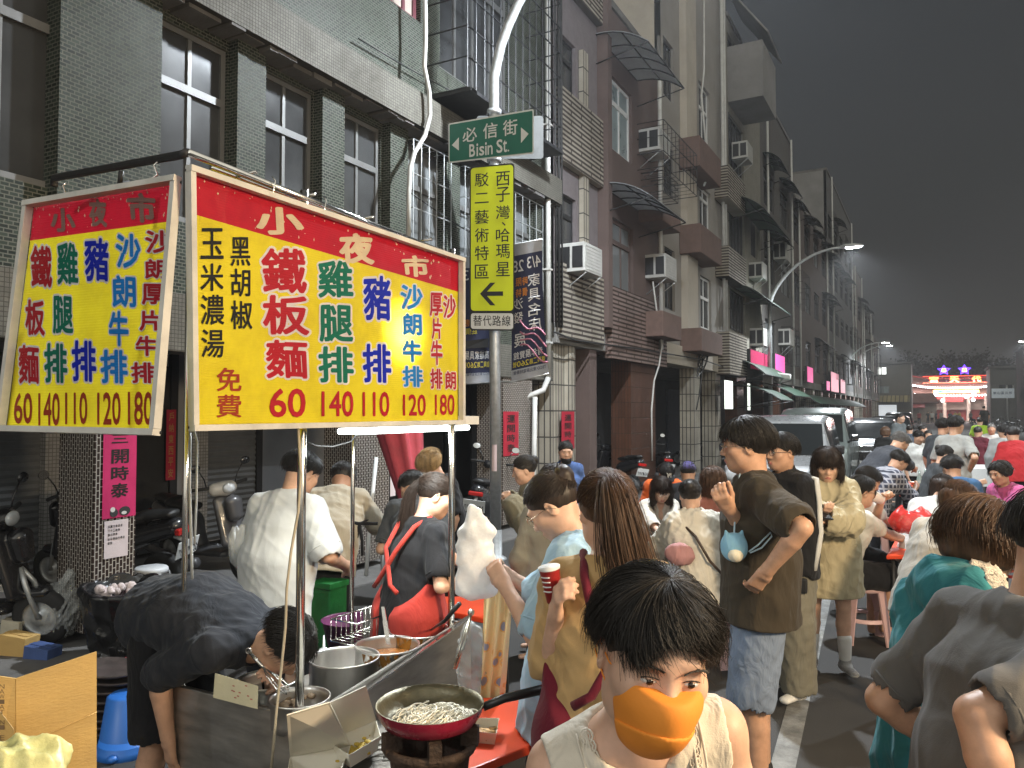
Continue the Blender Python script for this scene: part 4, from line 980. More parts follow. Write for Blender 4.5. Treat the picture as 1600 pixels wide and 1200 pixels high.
        for k in range(n+1): y = y0+(y1-y0)*k/n; mb.bx((FX-.4, max(y-.2, y0+.01), .1), (FX, min(y+.2, y1-.01), 2.949))
        put(mb, "pillar", LTILE if i % 2 else RTILE)
        mb = MB()
        for k in range(2): y = y0+(y1-y0)*(.1+.8*k); mb.tube([(FX+.15, y, Hs[i]), (FX+.15, y, 3)], .05, 6)
        put(mb, "drain_pipe", PVC)
        if i == 1:
            mb = MB(); q = rect(1223, 1255, 350, 397, FX); mb.bx((FX-3, q[0]+3, q[2]), (FX-.2, q[1]+4, q[3])); put(mb, "terrace_shed", M("white_corrugated", (.42, .43, .44), .6, var=.1, stretch=(1, 12, 1)))
    # air conditioners
    aircon(907, 408, .8, "white window air conditioner above the cream ribbed parapet"); aircon(1022, 226, .8, "upper grey air conditioner beside the white framed window")
    aircon(1032, 420, .85, "lower white air conditioner right of the brown framed window"); aircon(1184, 425, .9, "air conditioner on the cream panelled house under the middle green awning")
    aircon(1186, 528, 1.0, "air conditioner low on the house by the red shop board"); aircon(1222, 395, 1.2, "air conditioner box high up behind the street lamp arm"); aircon(1228, 528, 1.1, "air conditioner above the pink lit board")
    aircon(1160, 240, .9, "air conditioner high under the tin eave of the cream panelled house")
row()
# ---------------------------------------------------------------- lamps
LEDM = plain("lamp_led", (1, 1, 1), .4, emit=220, ecol=(.92, .97, 1))
def street_lamp(label, base, lean, head, power, arm, rad=.065, mat=GALV, spot=158):
    """base on the ground, arm = list of points up to the head"""
    t = thing("street_lamp", label, "street lamp", base, "street lamps along the kerb"); b = Vector(base)
    mb = MB(); mb.tube([(0, 0, 0)]+[tuple(Vector(p)-b) for p in arm], [rad]+[rad*(1-.45*i/(len(arm)-1)) for i in range(len(arm))], 14); mb.build("pole", mat, t)
    mb = MB(); mb.lathe([(rad*1.9, 0), (rad*1.9, .02), (rad*1.15, .05), (rad*1.1, .35), (rad, .36)], (0, 0, .0), 16); mb.build("base_plate", mat, t)
    h = Vector(head)-b; e = Vector(arm[-1])-b; dr = (h-e); dr.z = 0; dr.normalize(); sd = Vector((-dr.y, dr.x, 0)); c = e+dr*.32
    mb = MB(); vs = []
    for s_, w, zt, zb in ((-.06, .06, .05, -.04), (.1, .13, .085, -.05), (.38, .15, .07, -.05), (.66, .08, .02, -.03)): vs += [e+dr*s_+sd*w+UP*zb, e+dr*s_-sd*w+UP*zb, e+dr*s_-sd*w*.7+UP*zt, e+dr*s_+sd*w*.7+UP*zt]
    fs = [(0, 1, 2, 3), (15, 14, 13, 12)]
    for i in range(3):
        for k in range(4): fs.append((i*4+k, i*4+(k+1) % 4, i*4+4+(k+1) % 4, i*4+4+k))
    mb.add(vs, fs); hd = mb.build("lamp_head", mat, t, bev=.01)
    mb = MB(); mb.add([e+dr*s_+sd*w+UP*-.056 for s_, w in ((.12, .11), (.38, .13), (.60, .07), (.60, -.07), (.38, -.13), (.12, -.11))], [(0, 1, 2, 3, 4, 5)]); mb.build("lamp_lens", LEDM, hd)
    lamp("lamp_light", 'SPOT', c-UP*.09, power*1.6, (.90, .96, 1), .09, (0, 0, 0), t, R(spot)); return t
bp = cl((775-800)/1202*9.4, 9.4, 0); P_ = lambda u, v: pt(u, v, 9.4)
top = P_(772, 120); hx = cl(1.76, 8.44, 7.9)
arm = [P_(773, 520), P_(772, 250), top]
for t in np.linspace(.12, 1, 12):
    q = top.lerp(Vector((hx.x, hx.y, 0)), t); arm.append((top.x+(hx.x-top.x)*(t**1.5), top.y+(hx.y-top.y)*(t**1.5), top.z+(hx.z-top.z)*math.sin(t*math.pi/2)))
street_lamp("tall grey lamp post carrying the green street name sign", bp, 0, hx+Vector((1, -.3, 0)), 1000, arm, .068, GALV, 174)
lamp("lamp_spill", 'POINT', hx+Vector((.3, 0, -.28)), 450, (.78, .88, 1), .12)
def far_lamp(label, u, v, uh, vh, d, power, flip=1):
    b = cl((u-800)/1202*d, d, 0); H = pt(u, v, d).z; hd = pt(uh, vh, d-1.2 if flip > 0 else d)
    arm = [(b.x, b.y, H*.72)]; z0 = H*.72
    for t in np.linspace(.1, 1, 10): arm.append((b.x+(hd.x-b.x)*t**1.4, b.y+(hd.y-b.y)*t**1.4, z0+(hd.z-z0)*math.sin(t*math.pi/2)**.9))
    street_lamp(label, b, 0, hd+(hd-b)*.2, power, arm, .07)
far_lamp("street lamp arching over the parked vans, lit white", 1204, 385, 1316, 386, 27.5, 1500)
far_lamp("street lamp near the end of the row, left one of the close pair", 1320, 540, 1376, 535, 62, 1300); far_lamp("street lamp near the end of the row, right one of the close pair", 1330, 545, 1383, 540, 72, 1000)
far_lamp("street lamp reaching in from the right edge above the white sign", 1640, 535, 1603, 533, 66, 1300, -1)
for y, l in ((-12.5, "street lamp standing behind the viewer on the left kerb"), (16, "street lamp on the right kerb outside the picture")):
    x = -5 if y < 0 else 8.5; s_ = 1 if y < 0 else -1; b = Vector((x, y, 0)); arm = [(x, y, 5.5)]+[(x+s_*2.2*t**1.4, y, 5.5+2.4*math.sin(t*1.57)) for t in np.linspace(.1, 1, 8)]
    street_lamp(l, b, 0, b+Vector((s_*3, 0, 0)), 1300 if y < 0 else 1500, arm)
# work lamp of the next stall, to the right of the view
def stall_lamp():
    b = cl(3.8, .1, 0); t = thing("work_lamp", "bare warm bulb on a stand at the neighbouring stall", "lamp", b)
    mb = MB(); mb.tube([(0, 0, 0), (0, 0, 2.95), (-.3, 0, 3.1), (-.45, 0, 3.02)], .018, 8); mb.lathe([(.22, 0), (.22, .02), (.02, .05)], (0, 0, 0), 16); mb.build("stand", GALV, t)
    mb = MB(); mb.lathe([(.03, .0), (.035, -.06), (.16, -.14), (.165, -.14), (.04, -.05), (.035, .01)], (-.47, 0, 3.02), 20); mb.build("lamp_shade", DARKM, t)
    mb = MB(); mb.sphere((-.47, 0, 2.86), .045, 14, 10); mb.build("bulb", plain("warm_bulb", (1, 1, 1), .3, emit=60, ecol=(1, .72, .40)), t)
    lamp("bulb_light", 'POINT', (-.47, 0, 2.84), 560, (1, .76, .48), .34, None, t)
stall_lamp()
# ---------------------------------------------------------------- signs on the lamp post
SG_GREEN = M("sign_green", (.012, .125, .085), .45, var=.08, scale=6, bump=.03, dirt=.1); SG_WHITE = M("sign_white", (.62, .63, .62), .5, var=.06, scale=6, bump=.02)
SG_YEL = M("sign_yellow_green", (.60, .68, .01), .45, var=.05, scale=4, bump=.03); BLACKP = plain("black_paint", (.012, .012, .012), .5); GREYB = M("sign_back", (.20, .21, .215), .5, .3, var=.15, scale=8)
def plane(u0, d0, u1, d1):
    a = pt(u0, 642, d0); b = pt(u1, 642, d1); n = (b-a).cross(UP).normalized()
    if n.dot(CAM-a) < 0: n = -n
    return a, n
def flat(pl):
    p, n = pl; return lambda u, v, l=0: onpl(u, v, p+n*l, n)
def rrect(mf, x0, y0, x1, y1, r, l=0, skew=(0, 0, 0, 0)):
    pts = []; sk = lambda x, y: (x, y+skew[0]*(1-(x-x0)/(x1-x0))*(1-(y-y0)/(y1-y0))+skew[1]*(x-x0)/(x1-x0)*(1-(y-y0)/(y1-y0))+skew[2]*(x-x0)/(x1-x0)*(y-y0)/(y1-y0)+skew[3]*(1-(x-x0)/(x1-x0))*(y-y0)/(y1-y0))
    for cx, cy, a0 in ((x0+r, y0+r, 180), (x1-r, y0+r, 270), (x1-r, y1-r, 0), (x0+r, y1-r, 90)):
        for k in range(4): a = R(a0+30*k); pts.append(mf(*sk(cx+r*math.cos(a), cy+r*math.sin(a)), l))
    return pts
def plate(mb, mf, x0, y0, x1, y1, r, l, th, skew=(0, 0, 0, 0)):
    f = rrect(mf, x0, y0, x1, y1, r, l, skew); b = rrect(mf, x0, y0, x1, y1, r, l-th, skew); n = len(f)
    mb.add(f+b, [tuple(range(n-1, -1, -1)), tuple(range(n, 2*n))]+[(i, (i+1) % n, n+(i+1) % n, n+i) for i in range(n)])
def street_signs():
    pl = plane(700, 9.55, 834, 8.95); mf0 = flat(pl)
    sk = lambda x, y: y+(193-170)*(1-(x-701)/133)*(1-(y-170)/70)+(255-240)*(1-(x-701)/133)*(y-170)/70
    mf = lambda x, y, l=0: mf0(x, sk(x, y), l)
    t = thing("street_name_sign", "green street name sign with white arrows on the lamp post", "sign", mf0(770, 215))
    o = Vector(t.location)
    mb = MB(); plate(mb, mf, 701, 170, 834, 240, 3, .10, .02); mb.build("rim", SG_WHITE, t, local=o)
    mb = MB(); plate(mb, mf, 702.6, 172.5, 832, 237.5, 2, .104, .006); mb.build("panel", SG_GREEN, t, local=o)
    mb = MB()
    for ch, x0, x1, y0, y1 in (("必", 723, 745, 183, 207), ("信", 755, 777, 181, 206), ("街", 786, 808, 181, 206)): put_text(mb, ch, x0, y1, x1, y0, mf, .012, lift=.107)
    for ch, x0, x1, y0, y1 in (("B", 733.5, 742, 212.5, 233), ("i", 744.5, 747, 212.5, 233), ("s", 749, 756.5, 218, 233), ("i", 758, 760.5, 212.5, 233), ("n", 762, 769.5, 218, 233), ("S", 776, 785, 211, 232), ("t", 786, 792, 213, 232), (".", 793, 795.5, 229, 232)): put_text(mb, ch, x0, y1, x1, y0, mf, .03, lift=.107)
    mb.add([mf(717, 197, .107), mf(706, 209, .107), mf(717, 220, .107)], [(0, 1, 2)]); mb.add([mf(814, 196, .107), mf(826, 208, .107), mf(814, 221, .107)], [(2, 1, 0)])
    mb.build("lettering", SG_WHITE, t, local=o)
    pl2 = plane(720, 9.75, 850, 9.5); mf2 = flat(pl2); mb = MB(); plate(mb, mf2, 745, 181, 849, 248, 4, -.03, .02); solo(mb, "traffic_sign", GREYB, "grey back of a second sign plate behind the green street sign", "sign", base=mf2(800, 215))
    mb = MB()
    for v in (176, 250): mb.lathe([(.085, -.03), (.09, -.03), (.09, .03), (.085, .03)], pt(772, v, 9.4), 16)
    mb.each("clamp", GALV, t, local=o)
    # yellow diversion sign
    pl = plane(735, 9.3, 803, 9.12); mf0 = flat(pl); sk = lambda x, y: y+6*(1-(x-735)/68)*(1-(y-255)/232)
    mf = lambda x, y, l=0: mf0(x, sk(x, y), l)
    t = thing("diversion_sign", "tall yellow green sign with black writing and left arrow", "sign", mf0(769, 370)); o = Vector(t.location)
    mb = MB(); plate(mb, mf, 733.5, 254.5, 803.8, 488, 6, .06, .02); mb.build("black_rim", BLACKP, t, local=o)
    mb = MB(); plate(mb, mf, 735.8, 257, 801.8, 485.5, 5, .063, .004); mb.build("panel", SG_YEL, t, local=o)
    mb = MB()
    for i, ch in enumerate("西子灣"): put_text(mb, ch, 775, (289, 314, 341)[i], 796.5, (266.5, 291, 320)[i], mf, .006, lift=.066)
    put_text(mb, "、", 784, 352, 790, 346, mf, .01, lift=.066)
    for i, ch in enumerate("哈瑪星"): put_text(mb, ch, 775, (377, 403, 431)[i], 796.5, (356, 381, 409)[i], mf, .006, lift=.066)
    for i, ch in enumerate("駁二藝術特區"): put_text(mb, ch, 742, (287.5, 314, 347, 376, 405, 434)[i], 763.5, (266, 298, 325, 354, 382, 412)[i], mf, .006, lift=.066)
    A = [(750, 458.5), (766, 441), (774, 441), (761, 455), (786, 455), (786, 462), (761, 462), (774, 477), (766, 477)]
    mb.add([mf(x, y, .066) for x, y in A], [(3, 2, 1, 0), (8, 7, 6, 0), (6, 5, 4, 3, 0)]); mb.build("lettering", BLACKP, t, local=o)
    mb = MB(); plate(mb, mf, 733.5, 487, 803.8, 517, 5, .058, .02); mb.build("lower_rim", BLACKP, t, local=o)
    mb = MB(); plate(mb, mf, 735.8, 489.5, 801.8, 514.5, 4, .061, .004); mb.build("lower_panel", SG_WHITE, t, local=o)
    mb = MB()
    for i, ch in enumerate("替代路線"): put_text(mb, ch, 739.5+14.9*i, 509.5, 753+14.9*i, 493, mf, .006, lift=.064)
    mb.build("lower_lettering", BLACKP, t, local=o)
    # advertising flags, seen from the back so their writing is mirrored
    NAVY = M("banner_navy", (.022, .028, .075), .75, var=.25, scale=6, bump=.1); HEM = M("banner_hem", (.40, .42, .47), .75, var=.1, scale=6)
    PINK = M("banner_pink", (.45, .17, .25), .7, var=.4, scale=9); YL = plain("banner_yellow", (.62, .52, .06), .7); WT = plain("banner_white", (.62, .63, .66), .7); OR = plain("banner_orange", (.55, .20, .03), .7)
    for lab, d0, d1, X0, X1, T0, T1, B0, B1, kind in (("blue furniture fair flag to the right of the yellow sign", 9.35, 9.1, 800, 847, 383, 374, 597, 584, 0), ("blue furniture fair flag half hidden behind the yellow sign", 9.75, 9.6, 723, 768, 403, 400, 600, 598, 1)):
        pl = plane(X0, d0, X1, d1); m0 = flat(pl)
        def mf(x, y, l=0, X0=X0, X1=X1, T0=T0, T1=T1, B0=B0, B1=B1, m0=m0):
            xx = X0+(X1-X0)*x+(3-14*(x-.3)*-1 if kind == 0 else 2)*y*y*(.8 if kind == 0 else 0); yy = (T0+(T1-T0)*x)*(1-y)+(B0+(B1-B0)*x)*y
            return m0(xx, yy, l+.035*math.sin(y*5+x*2.2)+.02*math.sin(x*5))
        t = thing("advertising_flag", lab, "flag", m0((X0+X1)/2, 490), "furniture fair flags on the lamp post"); o = Vector(t.location)
        mb = MB(); nx, ny = 8, 24
        vs = [mf(i/nx, j/ny, 0) for j in range(ny+1) for i in range(nx+1)]+[mf(i/nx, j/ny, -.004) for j in range(ny+1) for i in range(nx+1)]; fs = []; hb = (nx+1)*(ny+1)
        for j in range(ny):
            for i in range(nx):
                q = j*(nx+1)+i; fs.append((q, q+nx+1, q+nx+2, q+1)); fs.append((hb+q, hb+q+1, hb+q+nx+2, hb+q+nx+1)); 
        mb.add(vs, fs, True)
        mb.m = [1 if (k//(2*nx) < 2 or k//(2*nx) >= ny-2) else 0 for k in range(len(mb.m))]
        mb.build("cloth", [NAVY, HEM], t, local=o)
        def words(items, mat, off=.01, nm="lettering"):
            mb = MB()
            for ch, x0, y0, x1, y1 in items: put_text(mb, ch, x1, y1, x0, y0, mf, off, lift=.006)
            mb.build(nm, mat, t, local=o)
        if kind == 0:
            words([("家", .52, .24, .90, .33), ("具", .52, .35, .90, .44), ("名", .52, .46, .90, .55), ("床", .52, .565, .90, .66), ("沙", .05, .40, .35, .48), ("發", .05, .50, .35, .58), ("展", .08, .66, .42, .755), ("4/3", .5, .11, .95, .195), ("28", .02, .12, .38, .205)]+[(c, .06+.17*(4-i), .79, .21+.17*(4-i), .845) for i, c in enumerate("青年展覽館")], WT)
            words([(c, .04+.115*(7-i), .86, .14+.115*(7-i), .90) for i, c in enumerate("復興二路260號")], YL)
            words([("限", .12, .25, .30, .31), ("時", .34, .25, .5, .31), ("特", .12, .33, .30, .39), ("價", .34, .33, .5, .39)], OR, .02)
            words([("TECO 東元家電特賣會", .05, .925, .95, .955)], NAVY, 0)
            mb = MB()
            for k in range(4): mb.tube([mf(.25+.75*s_, .56+.12*k*.5+.16*s_+.03*math.sin(6*s_+k), .004) for s_ in np.linspace(0, 1, 8)], .012, 5)
            mb.build("printed_swirl", PINK, t, local=o)
        else:
            words([(c, .08+.17*(4-i), .745, .23+.17*(4-i), .81) for i, c in enumerate("高雄家具展")]+[("3", .02, .10, .2, .18)], WT)
            words([(c, .04+.115*(7-i), .83, .14+.115*(7-i), .875) for i, c in enumerate("復興二路260號")]+[("底價", .1, .56, .5, .61)], YL)
            words([("特惠", .05, .49, .5, .545)], OR, .02); words([("TECO 東元家電特賣會", .05, .91, .95, .94)], NAVY, 0)
            mb = MB(); p = [mf(.1+.8*a, .66+b*.06, .01) for a, b in ((0, 0), (1, -.2), (1, 1), (0, 1))]; mb.slab(*p, .01); mb.build("printed_sofa", plain("sofa_print", (.02, .02, .022), .5), t, local=o)
        mb = MB(); mb.tube([pt(772, T0-2, 9.4), mf(0 if kind == 0 else 1, 0), mf(1 if kind == 0 else 0, 0)], .012, 6); mb.tube([pt(774, B0-1, 9.4), mf(0 if kind == 0 else 1, 1), mf(1 if kind == 0 else 0, 1)], .012, 6); mb.build("flag_rod", GALV, t, local=o)
    # paper notice wrapped on the post
    mb = MB(); c = pt(775, 715, 9.4); vs = []
    for j in range(2):
        for i in range(9): a = R(-200+15*i)+YAW; vs.append((c.x+.072*math.cos(a), c.y+.072*math.sin(a), c.z+(-.16, .16)[j]))
    mb.add(vs, [(i, i+1, 9+i+1, 9+i) for i in range(8)]); solo(mb, "paper_notice", M("pink_paper", (.62, .50, .52), .8, var=.08), "pale pink paper notice taped round the lamp post", "notice", base=c)
street_signs()
# ---------------------------------------------------------------- the stall: menu boards
BY = board_mat("board_yellow", (.86, .72, .022)); BR = board_mat("board_red", (.56, .008, .03)); BW = board_mat("letter_white", (.80, .78, .80)); BC = board_mat("letter_cream", (.78, .66, .46))
LR = board_mat("letter_red", (.52, .015, .03)); LG = board_mat("letter_green", (.005, .19, .12)); LB = board_mat("letter_blue", (.005, .02, .52)); LS = board_mat("letter_sky", (.01, .26, .72)); LK = board_mat("letter_black", (.015, .015, .015)); LD = board_mat("letter_brick", (.42, .05, .02)); LT = board_mat("letter_taupe", (.33, .19, .16))
BFR = M("board_frame", (.60, .58, .54), .5, var=.15, scale=8, bump=.05, dirt=.35)
def menu_board(label, mf, TL, TR, BR_, BL, hd, groups, header, hmat, loc):
    t = thing("menu_board", label, "menu sign", loc, "menu boards hung on the stall"); o = Vector(loc)
    Q = lambda p, l=0: mf(p[0], p[1], l)
    lerp = lambda a, b, t_: (a[0]+(b[0]-a[0])*t_, a[1]+(b[1]-a[1])*t_)
    mb = MB(); mb.add([Q(hd[0]), Q(hd[1]), Q(BR_), Q(BL)], [(3, 2, 1, 0)]); mb.build("yellow_face", BY, t, local=o)
    mb = MB(); mb.add([Q(TL), Q(TR), Q(hd[1]), Q(hd[0])], [(3, 2, 1, 0)]); mb.build("red_header", BR, t, local=o)
    mb = MB(); C = [Q(p) for p in (TL, TR, BR_, BL)]; n = (C[1]-C[0]).cross(C[3]-C[0]).normalized()
    if n.dot(CAM-C[0]) < 0: n = -n
    for i in range(4):
        a, b = C[i], C[(i+1) % 4]; ax = (b-a).normalized(); inn = n.cross(ax)
        if inn.dot((C[0]+C[2])/2-a) < 0: inn = -inn
        e = .010 if i % 2 else 0
        mb.slab(a-ax*.010-inn*.010+n*.008, b+ax*.010-inn*.010+n*.008, b+ax*.010+inn*.008+n*.008, a-ax*.010+inn*.008+n*.008, .028) if i % 2 == 0 else mb.slab(a+ax*.0085-inn*.010+n*.007, b-ax*.0085-inn*.010+n*.007, b-ax*.0085+inn*.008+n*.007, a+ax*.0085+inn*.008+n*.007, .026)
    mb.build("frame", BFR, t, local=o)
    mb = MB(); mb.sphere((0, 0, 0), 1, 4, 3) if False else None
    for p in (TL, TR, BR_, BL): c = Q(p, .010); mb.lathe([(.0001, .003), (.004, .002), (.005, 0)], c, 8, axis=n)
    mb.each("screw", DARKM, t, local=o)
    ol = MB(); rr = random.Random(4)
    for nm, mat, off, items, outl in groups:
        mb = MB()
        for ch, x0, x1, y0, y1 in items:
            wob = .03 if outl else 0
            put_text(mb, ch, x0, y1, x1, y0, mf, off, wob=wob, lift=.0025)
            if outl: put_text(ol, ch, x0, y1, x1, y0, mf, off+.055, wob=wob, lift=.0012)
        mb.build(nm, mat, t, local=o)
    if ol.v: ol.build("lettering_outline", BW, t, local=o)
    mb = MB()
    for ch, x0, x1, y0, y1 in header: put_text(mb, ch, x0, y1, x1, y0, mf, .045, wob=.05, lift=.002)
    mb.build("header_lettering", hmat, t, local=o)
    wr = MB()                                         # scuffed flecks on the header film
    for k in range(70):
        s_ = rr.random(); a = lerp(TL, TR, s_); b = lerp(hd[0], hd[1], s_); p = lerp(a, b, rr.random()**2.2*.9); w = rr.uniform(.4, 1.5); h = rr.uniform(.4, 3.4)
        wr.add([Q((p[0]-w, p[1]), .0016), Q((p[0], p[1]-h), .0016), Q((p[0]+w, p[1]+.4), .0016), Q((p[0], p[1]+h), .0016)], [(3, 2, 1, 0)])
    wr.build("scuff_marks", BC, t, local=o); tag(t.children[-1], kind="stuff")
    return t
XS = -1.9
def main_board():
    mf = lambda u, v, l=0: onx(u, v, XS+l)
    G = [("red_lettering", LR, .03, [("鐵", 411, 477, 390, 457), ("板", 412, 481, 463, 522), ("麵", 417, 479, 533, 590), ("厚", 672, 691, 458, 493), ("片", 675, 690, 498, 529), ("牛", 674, 691, 533, 570), ("排", 673, 691, 577, 607), ("沙", 693, 712, 462, 497), ("朗", 696, 712, 581, 608)], 1),
         ("green_lettering", LG, .03, [("雞", 498, 550, 409, 464), ("腿", 500, 550, 478, 533), ("排", 499, 551, 543, 597)], 1), ("blue_lettering", LB, .03, [("豬", 569, 610, 433, 499), ("排", 568, 610, 539, 597)], 1),
         ("sky_lettering", LS, .03, [("沙", 627, 660, 446, 483), ("朗", 630, 658, 491, 523), ("牛", 630, 658, 533, 565), ("排", 630, 660, 573, 604)], 1),
         ("black_lettering", LK, .016, [("黑", 361, 391, 371, 415), ("胡", 361, 391, 420, 463), ("椒", 361, 394, 470, 514), ("玉", 314, 349, 357, 404), ("米", 314, 349, 412, 454), ("濃", 314, 350, 461, 507), ("湯", 315, 350, 515, 558)], 0),
         ("brick_lettering", LD, .016, [("免", 339, 377, 575, 611), ("費", 339, 377, 617, 652)], 0),
         ("price_lettering", LR, .03, [("60", 422, 477, 608, 651), ("140", 503, 552, 612, 650), ("110", 567, 608, 613, 650), ("120", 630, 665, 617, 649), ("180", 680, 710, 617, 648)], 0)]
    menu_board("large yellow and red menu board facing the street, glowing near its right end", mf, (291, 266), (716, 407), (716, 659), (296, 668), ((294, 332), (716, 456)), G, [("小", 402, 471, 326, 366), ("夜", 532, 582, 367, 411), ("市", 630, 669, 401, 432)], BC, onx(500, 660, XS))
main_board()
def side_board():
    a = pt(285, 283, 2.25); b = pt(53, 322, 2.545); c = (pt(250, 680, 2.12)+pt(8, 673, 2.47))/2; n = (a-b).cross((a+b)/2-c).normalized()
    if n.dot(CAM-a) < 0: n = -n
    mf = lambda u, v, l=0: onpl(u, v, a+n*l, n)
    G = [("red_lettering", LR, .03, [("鐵", 49, 80, 386, 448), ("板", 40, 69, 470, 523), ("麵", 30, 60, 541, 598), ("沙", 228, 267, 361, 395), ("朗", 227, 259, 406, 435), ("厚", 222, 256, 444, 475), ("片", 218, 250, 486, 516), ("牛", 213, 245, 526, 556), ("排", 206, 241, 567, 598)], 1),
         ("green_lettering", LG, .03, [("雞", 90, 121, 381, 443), ("腿", 83, 113, 464, 520), ("排", 70, 104, 538, 597)], 1), ("blue_lettering", LB, .03, [("豬", 133, 169, 374, 438), ("排", 113, 149, 534, 595)], 1),
         ("sky_lettering", LS, .03, [("沙", 182, 219, 367, 418), ("朗", 176, 211, 432, 479), ("牛", 171, 200, 488, 540), ("排", 158, 198, 548, 598)], 1),
         ("price_lettering", LD, .03, [("60", 22, 50, 615, 661), ("140", 60, 93, 615, 664), ("110", 102, 136, 614, 662), ("120", 152, 188, 614, 663), ("180", 200, 238, 613, 663)], 0)]
    menu_board("smaller yellow and red menu board hanging at an angle, left of the large one", mf, (53, 323), (283, 285), (251, 676), (10, 670), ((47, 376), (279, 344)), G, [("小", 80, 116, 327, 362), ("夜", 140, 166, 313, 353), ("市", 201, 242, 304, 347)], LT, (a+b)/2)
side_board()
# ---------------------------------------------------------------- the cart
def cart():
    Y0, Y1, X0, X1 = 1.99, 3.12, -1.92, -2.56
    t = thing("food_cart", "stainless steel food cart with tall poles and a rail for the signs", "food cart", ((X0+X1)/2, (Y0+Y1)/2, 0)); o = Vector(t.location)
    def put(mb, n, m, **k): return mb.build(n, m, t, local=o, **k)
    BODY = M("brushed_cart_steel", (.46, .44, .41), .42, .9, var=.25, scale=5, bump=.05, bscale=90, stretch=(1, 1, 5), dirt=.3)
    mb = MB(); mb.bx((X1, Y0, .28), (X0, Y0+.02, .757)); put(mb, "end_panel", BODY, bev=.004)
    mb = MB(); mb.slab((X0, Y0+.021, .28), (X0, Y1, .28), (X0, Y1, .84), (X0, Y0+.021, .735), .012); put(mb, "front_panel", BODY)
    mb = MB(); mb.slab((X0+.012, Y0+.30, .735), (X0+.006, Y1-.06, .835), (X0+.035, Y1-.06, .842), (X0+.04, Y0+.30, .743), .006); put(mb, "front_lip", STEEL)
    mb = MB(); mb.bx((X1, Y0+.021, .56), (X0-.014, Y1-.01, .58)); put(mb, "counter", BODY)
    mb = MB(); mb.bx((X1, Y1-.01, .28), (X0-.013, Y1+.01, .80)); put(mb, "far_panel", BODY)
    mb = MB()
    for u, y, ztop, x in ((1, Y0+.03, 2.58, X0-.02), (2, 2.98, 2.55, X0-.02), (3, Y0+.03, 2.56, X1+.02), (4, 3.0, 2.5, X1+.02)): mb.tube([(x, y, .25), (x, y, ztop)], .0155 if u < 3 else .011, 12)
    mb.each("pole", CHROME, t, local=o)
    mb = MB(); z = 2.555
    mb.tube([onx(293, 238, XS-.03), onx(712, 402, XS-.03)], .012, 10); a = onx(293, 238, XS-.03); put(mb, "sign_rail", CHROME)
    mb = MB(); mb.tube([onx(330, 262, XS-.13), onx(640, 375, XS-.13), onx(702, 398, XS-.13), onx(712, 402, XS-.03)], .009, 8)
    for s_ in (.1, .35, .6, .85): p = onx(330+372*s_, 262+136*s_, XS-.13); q = Vector((XS-.03, p.y, p.z+.0)); mb.tube([p, q], .006, 6)
    put(mb, "rear_rail", CHROME)
    mb = MB(); e = pt(85, 278, 2.72); mb.tube([a, a+(e-a)*.04+UP*-.004, e, e-UP*.03], .013, 10); mb.tube([a+(e-a)*.45-UP*.02, a+(e-a)*.46-UP*.06, pt(200, 285, 2.6)], .008, 6); put(mb, "side_rail", DARKM)
    hk = MB()
    for (u, v, d) in ((240, 258, 2.32), (98, 290, 2.62)):
        p = pt(u, v, d); hk.tube([p+UP*.01+RT*.012, p-UP*.0, p+RT*.012-UP*.03, p-RT*.02-UP*.05, p-UP*.085-RT*.012], .0028, 6)
    for u, v in ((425, 292), (505, 322), (690, 396)):
        p = onx(u, v, XS-.01); hk.tube([p+UP*.035, p+UP*.02+RT*.012, p-UP*.015+RT*.004, p-UP*.045], .0026, 6)
    hk.each("wire_hook", CHROME, t, local=o)
    # fluorescent fitting under the board, bulb behind it
    p0 = onx(545, 672, XS-.10); p1 = onx(712, 662, XS-.10); z = 1.735
    f = thing("tube_light", "white fluorescent fitting under the large menu board", "lamp", (XS-.12, (p0.y+p1.y)/2, z)); oo = Vector(f.location)
    mb = MB(); mb.bx((XS-.20, p0.y-.02, z), (XS-.03, p1.y+.10, z+.04)); mb.build("fitting", M("white_fitting", (.7, .7, .68), .4, var=.06), f, local=oo)
    mb = MB()
    for k in (-.04, .04): mb.tube([(XS-.115+k, p0.y+.01, z-.016), (XS-.115+k, p1.y+.07, z-.016)], .012, 8)
    mb.each("tube", plain("tube_glow", (1, 1, 1), .4, emit=6, ecol=(.93, 1, .96)), f, local=oo)
    lamp("tube_glow_light", 'AREA', Vector((XS-.115, (p0.y+p1.y)/2, z-.04))-oo, 10, (.95, 1, .97), .16, (0, 0, 0), f, None, .7)
    c = onx(632, 520, XS)-Vector((.055, 0, 0)); f = thing("light_bulb", "bright bulb hanging behind the large menu board", "lamp", c); mb = MB(); mb.sphere((0, 0, 0), .03, 14, 10); mb.lathe([(.012, .028), (.014, .07), (.004, .075)], (0, 0, 0), 12)
    mb.build("bulb", plain("bulb_glow", (1, 1, 1), .4, emit=60), f); lamp("bulb_glow_light", 'POINT', (0, 0, 0), 26, (1, .98, .95), .04, None, f)
    mb = MB(); mb.lathe([(.11, .045), (.09, -.015), (.04, -.05), (.001, -.052)], (0, 0, 0), 24, axis=(1, 0, 0)); mb.build("added_light_shield", DARKM, f)  # unseen dish added to keep the bulb's light off the side board
    mb = MB(); mb.tube([c+UP*.07, c+UP*.4, onx(640, 380, XS-.06)], .004, 6); mb.tube([onx(u, v, XS-.3) for u, v in ((478, 690), (495, 697), (520, 698), (548, 690), (560, 676))], .004, 6); solo(mb, "power_cord", CABLE, "thin cords looping behind the large menu board", "cord", base=c)
